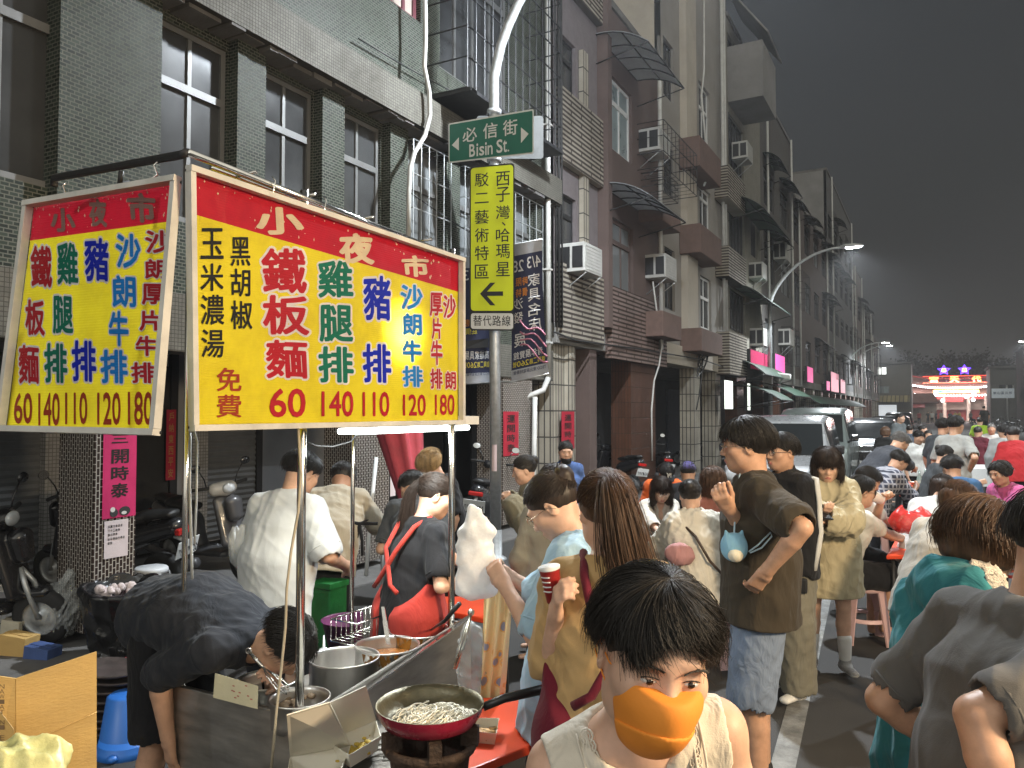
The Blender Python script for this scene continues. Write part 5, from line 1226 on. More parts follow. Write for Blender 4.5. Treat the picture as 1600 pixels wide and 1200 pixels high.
    mb = MB(); mb.tube([onx(u, v, X0+.04) for u, v in ((466, 668), (470, 740), (466, 800), (455, 860), (448, 920), (446, 980), (440, 1040), (432, 1110), (424, 1200))], .0045, 6); solo(mb, "power_cord", M("dirty_white_cord", (.42, .36, .26), .6, var=.2), "dirty white cord hanging down past the near cart pole", "cord", base=onx(470, 668, X0+.04))
    mb = MB(); mb.tube([pt(u, v, 3.0) for u, v in ((297, 672), (296, 760), (299, 860), (300, 905))], .006, 6); mb.tube([pt(u, v, 3.0) for u, v in ((297, 676), (303, 672), (308, 690), (307, 780), (304, 850))], .0045, 6); solo(mb, "hose", M("clear_hose_plastic", (.40, .41, .41), .3, var=.1, bump=0), "clear hose looped down from the corner of the large board", "hose", base=pt(298, 680, 3.0))
    return t
cart()
POT = M("pot_steel", (.70, .68, .65), .36, 1, var=.18, scale=9, bump=.05, bscale=60, stretch=(1, 1, .3), dirt=.12); SAUCE = M("curry_sauce", (.30, .11, .025), .25, var=.5, scale=14, bump=.3, dirt=.2); BROTH = M("thick_soup", (.20, .14, .06), .2, var=.3, scale=10, bump=.1); OILST = M("sauce_drip", (.38, .17, .03), .3, var=.4, scale=20)
def pot(label, u, v, z, r, h, fill=None, lev=.35, splash=False, rim=True, grp="steel pots on the cart", mat=None):
    c = onz(u, v, z); b = Vector((c.x, c.y, z-h)); t = thing("cooking_pot", label, "pot", b, grp)
    mb = MB(); mb.lathe([(.001, 0), (r*.93, 0), (r*.985, .012), (r, .03), (r, h-.006), (r*1.035, h-.002), (r*1.035, h+.004), (r*.985, h+.003), (r*.975, h-.012), (r*.965, .02), (r*.9, .012), (.001, .012)], (0, 0, 0), 48); mb.build("body", mat or POT, t)
    if fill:
        mb = MB(); n = 24; rr = random.Random(int(u)); mb.lathe([(r*.962, h*lev), (r*.7, h*lev+.004), (r*.3, h*lev+.008), (.001, h*lev+.006)], (0, 0, 0), 32); mb.build("contents", fill, t)
    if splash:
        mb = MB(); rr = random.Random(2)
        for k in range(46):
            a = R(rr.gauss(-62, 20)); z0 = h-rr.random()**1.5*h*.5; w = rr.uniform(.003, .012); l = rr.uniform(.006, .045); mb.add([((r+.0015)*math.cos(a+da), (r+.0015)*math.sin(a+da), z0+dz) for da, dz in ((-w/r, 0), (0, -l), (w/r, 0), (0, w))], [(0, 1, 2, 3)])
        o = mb.build("sauce_drips", OILST, t); o["kind"] = "stuff"
    return t
def kitchen():
    pot("plain empty steel pot, nearest of the three in a row on the cart", 538, 1027, .80, .138, .20, None); pot("steel pot of orange sauce with drips down its side", 605, 1008, .80, .134, .20, SAUCE, .75, True); pot("steel pot farthest along the cart, with a black ladle", 655, 984, .80, .136, .21, BROTH, .62, True)
    pot("shallow steel basin of meat scraps beside the near cart pole", 468, 1090, .775, .105, .10, M("meat_scraps", (.42, .30, .20), .6, var=.5, scale=30, bump=.8), .3); pot("wide steel mixing bowl with a whisk in it", 418, 1062, .77, .115, .11, M("marinade", (.20, .16, .11), .5, var=.6, scale=25, bump=.6), .3)
    pot("big dented pot standing on the pavement at the left edge", 8, 918, .30, .16, .26, None, grp=None)
    rr = random.Random(8)
    mb = MB(); c = onz(462, 1100, .73)
    for k in range(14): mb.sphere(c+Vector((rr.uniform(-.06, .06), rr.uniform(-.06, .06), rr.uniform(0, .02))), rr.uniform(.012, .026), 8, 6, (1, rr.uniform(.6, 1.1), .6))
    o = solo(mb, "meat_pieces", M("chopped_meat", (.45, .33, .22), .55, var=.4, scale=40, bump=.6), "chopped pieces of cooked meat in the shallow basin", "meat", base=c); o["kind"] = "stuff"
    # ladles, tongs, whisk
    mb = MB(); a = onz(607, 1008, .78); b = pt(598, 948, (a-CAM).dot(FW)+.03); d = (b-a).normalized(); s_ = RT*.010
    mb.slab(a-s_, a+s_, b-d*.06+s_, b-d*.06-s_, .004); mb.slab(a-s_*.35+FW*.004, a+s_*.35+FW*.004, b-d*.06+s_*.35+FW*.004, b-d*.06-s_*.35+FW*.004, .006); mb.slab(b-d*.06-s_*.8, b-d*.06+s_*.8, b+s_*.7, b-s_*.7, .012); solo(mb, "ladle", STEEL, "steel ladle standing in the orange sauce pot", "ladle", base=a)
    mb = MB(); mb.tube([onz(672, 985, .79), pt(695, 970, 3.15), pt(718, 943, 3.1)], [.004, .008, .010], 8); solo(mb, "ladle", plain("black_handle", (.015, .015, .015), .4), "ladle with black handle leaning in the far pot", "ladle", base=onz(672, 985, .79))
    mb = MB(); mb.tube([pt(709, 1045, 2.85), pt(722, 1000, 2.9), pt(737, 958, 2.95)], .005, 6); mb.tube([pt(712, 1045, 2.85), pt(727, 1000, 2.88), pt(736, 958, 2.95)], .005, 6); mb.sphere(pt(736, 957, 2.95), .014, 8, 6); solo(mb, "tongs", M("tongs_steel", (.5, .48, .42), .3, 1), "long tongs hooked over the far end of the cart front", "tongs", base=pt(737, 958, 2.95))
    mb = MB(); a = pt(391, 1020, 2.78); b = pt(448, 1085, 2.68)
    for k in range(6): w = Vector((math.cos(k*1.05), math.sin(k*1.05), .3))*.022; mb.tube([a+(b-a)*.35, a+(b-a)*.6+w*.8, a+(b-a)*.9+w, b], .0018, 5)
    mb.tube([a-(b-a)*.05, a+(b-a)*.36], .006, 8); mb.tube([a-(b-a)*.05+RT*.01*math.cos(q)+UP*.01*math.sin(q) for q in np.linspace(0, 6.28, 10)[:-1]], .003, 5, closed=True); solo(mb, "whisk", STEEL, "steel wire whisk leaning in the mixing bowl", "whisk", base=b)
    # squeeze bottle
    c = pt(506, 1004, 3.38); t = thing("squeeze_bottle", "white squeeze bottle behind the near pot", "bottle", Vector((c.x, c.y, .60)))
    mb = MB(); mb.lathe([(.001, 0), (.032, 0), (.034, .01), (.034, .12), (.030, .135)], (0, 0, 0), 20); mb.build("bottle", M("cloudy_plastic", (.55, .56, .55), .35, var=.1), t)
    mb = MB(); mb.lathe([(.031, .13), (.031, .155), (.020, .165), (.006, .175), (.003, .225), (.0005, .225)], (0, 0, 0), 16); mb.build("nozzle", M("white_plastic", (.72, .73, .74), .35, var=.05), t)
    # menu card on the counter
    mb = MB(); a, b, c, d = pt(333, 1090, 2.80), pt(402, 1108, 2.72), pt(403, 1072, 2.72), pt(336, 1052, 2.80); mb.slab(a, b, c, d, .002); t = thing("paper_card", "cream printed card propped on the cart end", "card", a); mb.build("card", M("cream_card", (.62, .56, .38), .7, var=.06), t, local=a)
    mb = MB()
    for k in range(9): p = a+(b-a)*(.3+.6*rr.random())+(d-a)*(.2+.6*rr.random()); w = (b-a)*.05; n = (b-a).cross(d-a).normalized()*.0015; mb.add([p+n, p+w+n, p+w+(d-a)*.05+n, p+(d-a)*.05+n], [(0, 1, 2, 3)])
    mb.build("printed_marks", M("faded_red_print", (.45, .15, .12), .7), t, local=a); t.children[-1]["kind"] = "stuff"
    # take-away boxes
    BOX = M("white_card_box", (.74, .70, .60), .65, var=.06, scale=5, bump=.05); 
    def tbox(label, A, B, C, D, z, h, lid=None, fill=None):
        """A,B,C,D pixel corners of the rim at height z"""
        q = [onz(u, v, z) for u, v in (A, B, C, D)]; m = sum(q, Vector())/4; lo = [m+(p-m)*.84-UP*h for p in q]; t = thing("takeaway_box", label, "food box", m-UP*h, "open card food boxes by the stove")
        mb = MB(); th = .004
        inn = [m+(p-m)*.975 for p in q]; li = [m+(p-m)*.82-UP*(h-.004) for p in q]
        mb.add(q+lo+inn+li, [(4, 7, 6, 5)]+[(i, 4+i, 4+(i+1) % 4, (i+1) % 4) for i in range(4)]+[(8+i, 8+(i+1) % 4, 12+(i+1) % 4, 12+i) for i in range(4)]+[(i, (i+1) % 4, 8+(i+1) % 4, 8+i) for i in range(4)]+[(12, 13, 14, 15)]); mb.build("tray", BOX, t, local=m-UP*h)
        if lid:
            l = [q[lid[0]], q[lid[1]]]+[pt(*p) for p in lid[2]]; mb = MB(); mb.slab(*l, .003); mb.build("lid", BOX, t, local=m-UP*h)
        if fill:
            mb = MB(); r2 = random.Random(3)
            for k in range(40): p = m+(q[0]-q[2])*.25*r2.gauss(0, .5)+(q[1]-q[3])*.25*r2.gauss(0, .5)-UP*(h-.012); mb.sphere(p, r2.uniform(.006, .012), 6, 5, (1.4, 1, .5))
            o = mb.build("food", fill, t, local=m-UP*h); o["kind"] = "stuff"
        return t
    YEL = M("egg_scraps", (.55, .38, .05), .6, var=.3)
    tbox("open white card box nearest the cart end, with its lid up", (453, 1183), (548, 1165), (520, 1235), (440, 1250), .66, .055, (0, 1, [(515, 1098, 2.35), (448, 1118, 2.2)]))
    tbox("open white card box with yellow scraps, behind the first one", (512, 1157), (588, 1126), (595, 1150), (545, 1180), .68, .05, (0, 1, [(572, 1072, 2.62), (512, 1100, 2.52)]), YEL)
    tbox("white card tray of fried scraps on the orange table", (737, 1122), (780, 1122), (776, 1146), (733, 1142), .76, .04, None, M("fried_scraps", (.42, .24, .08), .6, var=.5, scale=50))
    # side table, stove, pan
    mb = MB(); q = [onz(u, v, .60) for u, v in ((440, 1290), (480, 1160), (640, 1110), (760, 1200), (700, 1420))]; mb.add(q+[p-UP*.03 for p in q], [(0, 1, 2, 3, 4)[::-1], (5, 6, 7, 8, 9)]+[(i, (i+1) % 5, 5+(i+1) % 5, 5+i) for i in range(5)])
    t = thing("work_table", "greasy metal work table under the boxes and stove", "table", (q[2].x, q[2].y, 0)); mb.build("tabletop", M("greasy_metal", (.24, .225, .20), .45, .7, var=.4, scale=14, bump=.2, dirt=.5), t, local=(q[2].x, q[2].y, 0))
    mb = MB(); 
    for p in (q[1], q[3], q[4], q[0]): mb.tube([(p.x, p.y, 0), (p.x, p.y, .57)], .014, 6)
    mb.each("leg", GALV, t, local=(q[2].x, q[2].y, 0))
    c = onz(672, 1105, .935); base = Vector((c.x, c.y, .605))
    IRON = M("rusty_cast_iron", (.07, .045, .032), .75, .4, var=.6, scale=18, bump=.8, bscale=60, dirt=.5)
    t = thing("gas_stove", "rusty round cast iron burner under the red frying pan", "stove", base); mb = MB(); mb.lathe([(.075, 0), (.095, .02), (.105, .10), (.118, .20), (.135, .215), (.140, .235), (.128, .24), (.11, .225), (.10, .12), (.06, .05), (.001, .05)], (0, 0, 0), 32); mb.build("body", IRON, t)
    mb = MB()
    for k in range(5): a = k*1.257+.4; mb.box((.118*math.cos(a), .118*math.sin(a), .255), (.05, .035, .05), Matrix.Rotation(a, 3, 'Z'))
    mb.each("pan_support", IRON, t)
    mb = MB(); mb.tube([RT*.09+UP*.05, RT*.16-FW*.03+UP*.05, RT*.30-FW*.06+UP*.045], .018, 10); mb.tube([RT*.29-FW*.06+UP*.045, RT*.36-FW*.07+UP*.045], .03, 12); mb.tube([RT*.2-FW*.03+UP*.075, RT*.30+FW*.03+UP*.11], .006, 6); mb.build("gas_valve", M("dirty_steel", (.35, .33, .30), .4, .9, var=.4, scale=20, dirt=.4), t)
    t = thing("frying_pan", "wine red frying pan of white noodles on the burner", "frying pan", c-UP*.05)
    mb = MB(); r = .158; mb.lathe([(.001, 0), (r*.72, 0), (r*.86, .012), (r*.97, .042), (r, .062)], (0, 0, 0), 48); mb.cur = 1; mb.lathe([(r, .062), (r*.985, .064), (r*.95, .042), (r*.82, .014), (.001, .008)], (0, 0, 0), 48)
    mb.build("pan", [M("wine_red_enamel", (.26, .012, .035), .25, var=.25, scale=10, bump=.04, coat=.4, dirt=.15), M("worn_pan_inside", (.16, .14, .085), .4, .5, var=.5, scale=12, bump=.2, dirt=.5)], t)
    mb = MB(); h0 = RT*.155+UP*.05; mb.tube([h0, h0+RT*.06+FW*.02+UP*.018, h0+RT*.20+FW*.06+UP*.035], [.012, .013, .015], 10); mb.tube([h0+RT*.20+FW*.06+UP*.035, h0+RT*.215+FW*.066+UP*.036], .017, 8); mb.build("handle", plain("black_handle", (.015, .015, .015), .4), t)
    n = 340; rs = np.random.RandomState(5); a = rs.uniform(0, 6.28, n); rad = np.sqrt(rs.rand(n))*.095; u_ = np.linspace(0, 1, 12)[None, :]; cx = (rad*np.cos(a)+.012)[:, None]; cyy = (rad*np.sin(a)*.72-.018)[:, None]; zz = (.014+.030*np.exp(-(rad/.07)**2)*rs.rand(n))[:, None]
    cr = rs.uniform(.012, .04, n)[:, None]; ph = rs.uniform(0, 6.28, n)[:, None]; sw = rs.uniform(1.5, 4, n)[:, None]
    Pn = np.stack([cx+cr*np.cos(ph+sw*u_), cyy+cr*np.sin(ph+sw*u_)*.9, zz+.008*np.sin(5*u_+ph)+rs.uniform(0, .01, (n, 1))], -1)
    q = Pn @ np.array([[RT.x, RT.y, 0], [FW.x, FW.y, 0], [0, 0, 1]]); V, F = strands(q, .0022, 5, 1.0)
    o = link("noodles", arrays_mesh("noodles", V, F), None, M("white_noodle", (.74, .70, .58), .4, var=.12, scale=40, bump=0)); o.location = c-UP*.045; tag(o, "heap of white noodles in the red frying pan", "noodles", kind="stuff")
    mb = MB()
    for k in range(7): a = onz(560+rr.uniform(0, 40), 1170+rr.uniform(-14, 22), .61); d = (RT*rr.uniform(.7, 1)+FW*rr.uniform(.1, .5)).normalized()*rr.uniform(.10, .2); mb.tube([a, a+d*.5+UP*.012, a+d], rr.uniform(.0025, .005), 6)
    solo(mb, "cooking_utensils", M("dirty_steel", (.35, .33, .30), .4, .9), "heap of greasy tongs and knives left of the burner", "utensils", base=onz(580, 1170, .61))
    # orange-red folding table
    ORT = M("orange_red_tabletop", (.62, .055, .012), .35, var=.15, scale=3, bump=.05, dirt=.15)
    def table(label, C, z, grp="red folding tables", legs=True):
        q = [onz(u, v, z) for u, v in C]; b = sum(q, Vector())/len(q); b = Vector((b.x, b.y, 0)); t = thing("folding_table", label, "table", b, grp); n = len(q)
        mb = MB(); mb.add(q+[p-UP*.03 for p in q], [tuple(range(n)), tuple(range(2*n-1, n-1, -1))]+[(i, n+i, n+(i+1) % n, (i+1) % n) for i in range(n)]); o = mb.build("tabletop", ORT, t, local=b, bev=.006)
        mb = MB()
        for p in q: p2 = b+(p-b)*.86; p2.z = 0; mb.tube([(p2.x, p2.y, 0), (p2.x, p2.y, z-.03)], .013, 6)
        mb.each("leg", DARKM, t, local=b); return t
    table("orange red folding table beside the burner and pan", ((700, 1090), (872, 1088), (866, 1150), (640, 1240)), .72)
    table("red folding table behind the far end of the cart", ((672, 950), (690, 932), (800, 930), (790, 972)), .74); table("red folding table where the young woman in white sits", ((985, 870), (1000, 845), (1075, 838), (1080, 868)), .72)
    table("red folding table at the right with paper cups on it", ((1385, 868), (1405, 832), (1500, 826), (1520, 866)), .72)
    for u, v, l in ((1418, 838, "white paper cup beside the red plastic bag"), (1445, 838, "white paper cup by the eating man's hand"), (1370, 700, None)):
        if l: c = onz(u, v, .72); mb = MB(); mb.lathe([(.001, 0), (.033, 0), (.045, .085), (.047, .087), (.043, .083), (.031, .006)], (0, 0, 0), 20); o = solo(mb, "paper_cup", M("paper_cup_white", (.76, .73, .66), .6, var=.05), l, "cup", "paper cups on the red table"); o.location = c
    return table
TABLE = kitchen()
# ---------------------------------------------------------------- scooters
SCB = M("scooter_black", (.014, .014, .016), .25, var=.3, scale=5, bump=.03, coat=.5); SCG = M("scooter_dark_grey", (.06, .06, .064), .35, var=.2, scale=5, bump=.03, coat=.3); SCW = M("scooter_white", (.55, .55, .53), .35, var=.1, scale=5, coat=.4); SEAT = M("seat_vinyl", (.012, .012, .012), .5, var=.3, scale=20, bump=.2)
RUB = M("tyre_rubber", (.016, .016, .016), .8, var=.3, scale=20, bump=.2); MIRR = plain("mirror_glass", (.5, .52, .54), .06, 1); LAMPG = M("headlamp_glass", (.45, .47, .48), .12, var=.15, scale=20, bump=0); REDL = M("tail_lamp", (.42, .015, .012), .15, var=.1, bump=0); PLATE = plain("plate_white", (.66, .67, .66), .45)
def scooter(label, loc, rotz, paint, front=None, plate=None, group="scooters parked under the arcade", tilt=0):
    """local: front towards +y, wheel contact on z=0"""
    t = thing("scooter", label, "scooter", loc, group, (0, R(tilt), rotz))
    sd = SDF(.011)
    sd.seg((0, .55, .42), (0, .44, .86), .15, .14, x=(1, 0, 0), f=.38, k=.05); sd.seg((0, .60, .70), (0, .58, .84), .085, .10, x=(1, 0, 0), f=.7, k=.06)     # leg shield and nose
    sd.seg((0, .46, .30), (0, -.05, .28), .13, .14, x=(1, 0, 0), f=.35, k=.05)                                    # floorboard
    sd.seg((0, -.10, .34), (0, -.22, .58), .13, .15, x=(1, 0, 0), f=.7, k=.06); sd.seg((0, -.2, .56), (0, -.72, .70), .15, .10, x=(1, 0, 0), f=.85, k=.06)   # rear body
    sd.seg((0, .60, .40), (0, .74, .42), .055, .06, x=(1, 0, 0), f=.8, k=.05)                                          # front guard
    P, Q = sd.mesh(); link("body", arrays_mesh("body", P, Q), t, paint)
    sd = SDF(.012); sd.seg((0, -.12, .74), (0, -.40, .77), .12, .125, x=(1, 0, 0), f=.42, k=.05); sd.seg((0, -.40, .79), (0, -.70, .82), .12, .09, x=(1, 0, 0), f=.42, k=.05); P, Q = sd.mesh(); link("seat", arrays_mesh("seat", P, Q), t, SEAT)
    sd = SDF(.009); sd.seg((-.09, .42, .97), (.09, .42, .97), .07, .07, k=.04); sd.ell((0, .47, .97), .09, .07, .075, k=.04); P, Q = sd.mesh(); link("handlebar_cover", arrays_mesh("handlebar_cover", P, Q), t, front or paint)
    for y in (.70, -.55):
        mb = MB(); mb.lathe([(.13, -.045), (.19, -.05), (.215, -.03), (.222, 0), (.215, .03), (.19, .05), (.13, .045)], (0, y, .222), 28, axis=(1, 0, 0)); w = mb.build("wheel", RUB, t)
        mb = MB(); mb.lathe([(.0, -.02), (.05, -.05), (.06, -.02), (.125, -.025), (.14, -.04), (.14, .04), (.125, .025), (.06, .02), (.05, .05), (0, .02)], (0, y, .222), 20, axis=(1, 0, 0)); mb.build("rim", GALV, w)
    mb = MB(); mb.tube([(-.045, .70, .22), (-.05, .62, .48), (0, .56, .60)], .02, 8); mb.tube([(.045, .70, .22), (.05, .62, .48), (0, .56, .60)], .02, 8); mb.build("front_fork", GALV, t)
    mb = MB(); mb.tube([(.16, -.28, .22), (.17, -.60, .25), (.17, -.80, .30)], [.035, .05, .05], 10); mb.build("exhaust", SCG, t)
    mb = MB(); mb.tube([(-.12, .1, .28), (-.12, -.6, .30)], .05, 8); mb.build("engine_case", SCG, t)
    for s_ in (-1, 1):
        mb = MB(); mb.tube([(s_*.08, .42, .99), (s_*.24, .39, 1.0), (s_*.35, .35, 1.0)], .018, 8); g = mb.build("handle_grip", RUB, t)
        mb = MB(); mb.tube([(s_*.17, .40, 1.0), (s_*.20, .41, 1.10), (s_*.26, .42, 1.19)], .007, 6); mb.lathe([(.001, -.012), (.05, -.01), (.062, .008)], (s_*.30, .43, 1.22), 16, axis=(0, -1, .15), sy=.7); m = mb.build("mirror", SCB, t)
        mb = MB(); mb.lathe([(.001, 0), (.058, 0)], (s_*.30, .421, 1.2215), 16, axis=(0, -1, .15), sy=.7); mb.build("mirror_glass", MIRR, m)
    mb = MB(); mb.sphere((0, .525, .98), .062, 14, 10, (1.2, .5, .9)); mb.build("headlight", LAMPG, t)
    mb = MB(); mb.box((0, -.80, .66), (.20, .05, .06), None, .015); mb.build("tail_light", REDL, t)
    mb = MB(); mb.box((0, -.83, .50), (.30, .008, .17), Matrix.Rotation(R(18), 3, 'X'), .003); mb.tube([(0, -.7, .6), (0, -.82, .56)], .02, 6); p = mb.build("number_plate", PLATE, t)
    if plate:
        mf = lambda x, y, l=0: Vector((x*.15, -.834-l-.004-(-y*.085)*math.sin(R(18))*1.0, .50+y*.085*math.cos(R(18))))
        mb = MB(); w = 1.8/len(plate)
        for i, ch in enumerate(plate): put_text(mb, ch, -.9+w*i+w*.12, -.6 if ch != '-' else -.08, -.9+w*(i+.88), .5 if ch != '-' else .06, mf, .02, lift=.002)
        mb.build("plate_lettering", BLACKP, p)
    return t
def at(u, v, d=None, z=0):
    p = onz(u, v, z); return Vector((p.x, p.y, z))
s1 = scooter("black scooter at the far left edge behind the dark pillar", Vector((-6.55, 3.15, .03)), R(-62), SCB, None, "7", tilt=8)
for ch in list(s1.children):
    pass
s2 = scooter("black scooter with white plate beside the tiled pillar", Vector((-6.95, 4.75, .03)), R(105), SCB, None, "MWR-1253", tilt=-7)
s3 = scooter("dark grey scooter with pale handlebar cover before the shutter", Vector((-6.9, 5.75, .03)), R(-95), SCG, SCW, None, tilt=6)
def parked(label, x, y, rz, tl=7): 
    o = dup(s2, (x, y, .03), rz, label); o.rotation_euler = (0, R(tl), rz); return o
for lab, u, d, rz in (("dim scooter by the flagged lamp post in front of the dark doorway", 752, 11.2, 20), ("dim scooter left of the brown tiled pillar, nearest the kerb", 960, 16.6, 60), ("dim scooter tucked behind the seated capped diner", 1018, 18.2, 40), ("dim scooter deep in the arcade past the round column", 935, 17.6, 120), ("dim scooter under the arcade of the pale house", 1090, 24.5, 80), ("scooter parked near the green awning shop", 1170, 30, 70)):
    p = pt(u, 642, d); parked(lab, p.x, p.y, R(rz))
for i, (u, d) in enumerate(((1545, 60), (1562, 66), (1575, 58), (1588, 64), (1525, 95))):
    p = pt(u, 642, d); parked("distant scooter among the row parked right of the temple front, " + ["closest", "second", "rightmost but one", "rightmost", "alone before the doors"][i], p.x, p.y, R(150+20*i))
# ---------------------------------------------------------------- cars
GLC = M("car_glass", (.012, .014, .015), .05, var=.2, scale=1, bump=0, spec=.6)
def car(label, loc, rotz, paint, st, W=1.6, plate=None, grille_h=(.45, .72), light=(.62, .88), group="cars parked along the left kerb", rail=None):
    """st: stations (y, belt z, roof z, halfwidth factor); front at y=0 looking to -y"""
    t = thing("parked_car", label, "car", loc, group, (0, 0, rotz)); hw = W/2
    rings = []
    for y, zb, zr, f in st:
        h = hw*f; rw = h*(.80 if zr-zb > .1 else .93)
        rings.append([(h*.90, y, .24), (h*.985, y, .36), (h, y, .62), (h*.985, y, zb-.02), (h*.955, y, zb+.01), (rw, y, max(zr-.05, zb+.015)), (rw*.86, y, max(zr-.012, zb+.02)), (0, y, max(zr, zb+.03))])
    full = [r+[(-x, y, z) for x, y, z in r[-2::-1]] for r in rings]; n = len(full[0]); mb = MB(); vs = [p for r in full for p in r]; fs = []
    for i in range(len(full)-1):
        for k in range(n-1): fs.append((i*n+k, (i+1)*n+k, (i+1)*n+k+1, i*n+k+1))
    fs.append(tuple(range(n))); fs.append(tuple((len(full)-1)*n+k for k in range(n-1, -1, -1))); mb.add(vs, fs, True); o = mb.build("body", paint, t)
    md = o.modifiers.new("round", 'BEVEL'); md.width = .03; md.segments = 3; md.limit_method = 'ANGLE'; md.angle_limit = R(28)
    # glass: windscreen, sides, rear
    idx = [i for i, s_ in enumerate(st) if s_[2]-s_[1] > .15]; a = idx[0]
    def P(i, k, m=1): x, y, z = rings[i][k]; return Vector((x*m, y, z))
    f0, f1 = a-1, a; mb = MB()
    b0, b1, t0, t1 = P(f0, 6)*1, P(f0, 6, -1), P(f1, 6), P(f1, 6, -1); lerp = lambda p, q, s_: p+(q-p)*s_
    up = Vector((0, -.02, .012)); ins = lambda p: Vector((p.x*.97, p.y, p.z))
    b0 = Vector((hw*.86, b0.y, b0.z)); b1 = Vector((-hw*.86, b1.y, b1.z)); t0.x *= 1.12; t1.x *= 1.12
    mb.slab(*[q+up for q in (lerp(b1, t1, .04), lerp(b0, t0, .04), lerp(b0, t0, .93), lerp(b1, t1, .93))], .012); mb.build("windscreen", GLC, t)
    for m in (-1, 1):
        segs = [(idx[i], idx[i+1]) for i in range(len(idx)-1)]
        for i, j in segs:
            q = [P(i, 4, m), P(j, 4, m), P(j, 5, m), P(i, 5, m)]; c = sum(q, Vector())/4; q = [c+(p-c)*.9+Vector((m*.012, 0, 0)) for p in q]
            mb = MB(); mb.slab(*(q if m > 0 else q[::-1]), .012); mb.build("side_window", GLC, t)
    z0, z1 = light
    for m in (-1, 1):
        sd = SDF(.016); sd.ell((m*hw*.74, .03, (z0+z1)/2), .15, .09, (z1-z0)/2, k=.02); Pv, Q = sd.mesh(); link("headlight", arrays_mesh("headlight", Pv, Q), t, LAMPG)
        mb = MB(); mb.box((m*(hw+.10), st[f0][0]+.18, st[f0][1]+.14), (.17, .10, .15), None, .035); mb.tube([(m*hw*.95, st[f0][0]+.22, st[f0][1]+.03), (m*(hw+.05), st[f0][0]+.2, st[f0][1]+.10)], .025, 6); mb.build("wing_mirror", SCB, t)
    mb = MB(); mb.box((0, -.012, sum(grille_h)/2), (hw*.95, .04, grille_h[1]-grille_h[0]), None, .015)
    for k in range(3): mb.box((0, -.035, grille_h[0]+(grille_h[1]-grille_h[0])*(k+.5)/3), (hw*.9, .012, .02))
    mb.build("grille", SCB, t)
    mb = MB(); mb.box((0, -.05, .36), (W*.96, .14, .16), None, .04); mb.build("bumper", paint, t)
    mb = MB(); mb.box((0, -.13, .40), (.36, .012, .16), None, .004); p = mb.build("number_plate", PLATE, t)
    if plate:
        mf = lambda x, y, l=0: Vector((x*.18, -.1375-l, .40+y*.08)); mb = MB(); w = 1.8/len(plate)
        for i, ch in enumerate(plate): put_text(mb, ch, -.9+w*i+w*.12, -.55 if ch != '-' else -.08, -.9+w*(i+.88), .55 if ch != '-' else .08, mf, .02, lift=.001)
        mb.build("plate_lettering", BLACKP, p)
    L = st[-1][0]
    for y in (.72, L-.75):
        for m in (-1, 1):
            mb = MB(); mb.lathe([(.19, -.09), (.27, -.095), (.30, -.07), (.305, 0), (.30, .07), (.27, .095), (.19, .09)], (m*(hw-.09), y, .305), 26, axis=(1, 0, 0)); w = mb.build("wheel", RUB, t)
            mb = MB(); mb.lathe([(.001, .06), (.06, .07), (.17, .05), (.19, .09)] if m > 0 else [(.001, -.06), (.06, -.07), (.17, -.05), (.19, -.09)], (m*(hw-.09), y, .305), 20, axis=(1, 0, 0)); mb.build("rim", GALV, w)
    return t
VAN = [(0, .78, .79, .90), (.10, .90, .92, .96), (.62, 1.02, 1.05, 1), (1.20, 1.08, 1.62, 1), (1.5, 1.08, 1.70, 1), (2.5, 1.08, 1.73, 1), (3.4, 1.06, 1.71, .99), (3.9, 1.02, 1.60, .97), (4.0, .96, 1.02, .95)]
VAN2 = [(0, .80, .81, .92), (.06, .96, .98, .98), (.30, 1.06, 1.09, 1), (.95, 1.10, 1.76, 1), (1.3, 1.10, 1.86, 1), (2.6, 1.10, 1.89, 1), (3.7, 1.08, 1.87, .99), (4.1, 1.04, 1.74, .97), (4.2, .98, 1.04, .95)]
HAT = [(0, .70, .71, .88), (.12, .84, .86, .96), (1.0, 1.0, 1.03, 1), (1.75, 1.04, 1.50, 1), (2.1, 1.04, 1.58, 1), (3.0, 1.04, 1.60, 1), (3.7, 1.02, 1.54, .98), (4.2, 1.0, 1.10, .96), (4.3, .92, .95, .94)]
SILV = M("silver_paint", (.40, .41, .42), .28, .5, var=.08, scale=3, bump=.01, coat=.6); GGREY = M("green_grey_paint", (.20, .235, .225), .3, .4, var=.08, scale=3, bump=.01, coat=.6); DGREY = M("dark_grey_paint", (.06, .063, .066), .25, .4, var=.1, scale=3, bump=.01, coat=.7); BLKP = M("black_paint_car", (.02, .02, .022), .22, .3, var=.1, scale=3, bump=.01, coat=.7)
def carat(u, d): p = pt(u, 642, d); return Vector((p.x, p.y, 0))
car("silver van parked nearest, with a dark windscreen", carat(1207, 12.4), R(2), SILV, VAN, 1.66)
car("green grey van parked behind the silver one", carat(1260, 17.2), R(1), GGREY, VAN2, 1.7)
car("dark grey hatchback with a white number plate, third of the parked cars", carat(1346, 20.6), R(0), DGREY, HAT, 1.7, "AGA-2859")
car("black car parked fourth along the kerb", carat(1386, 30), R(0), BLKP, HAT, 1.72); car("black estate car parked farthest along the kerb", carat(1402, 46), R(0), BLKP, VAN, 1.7)
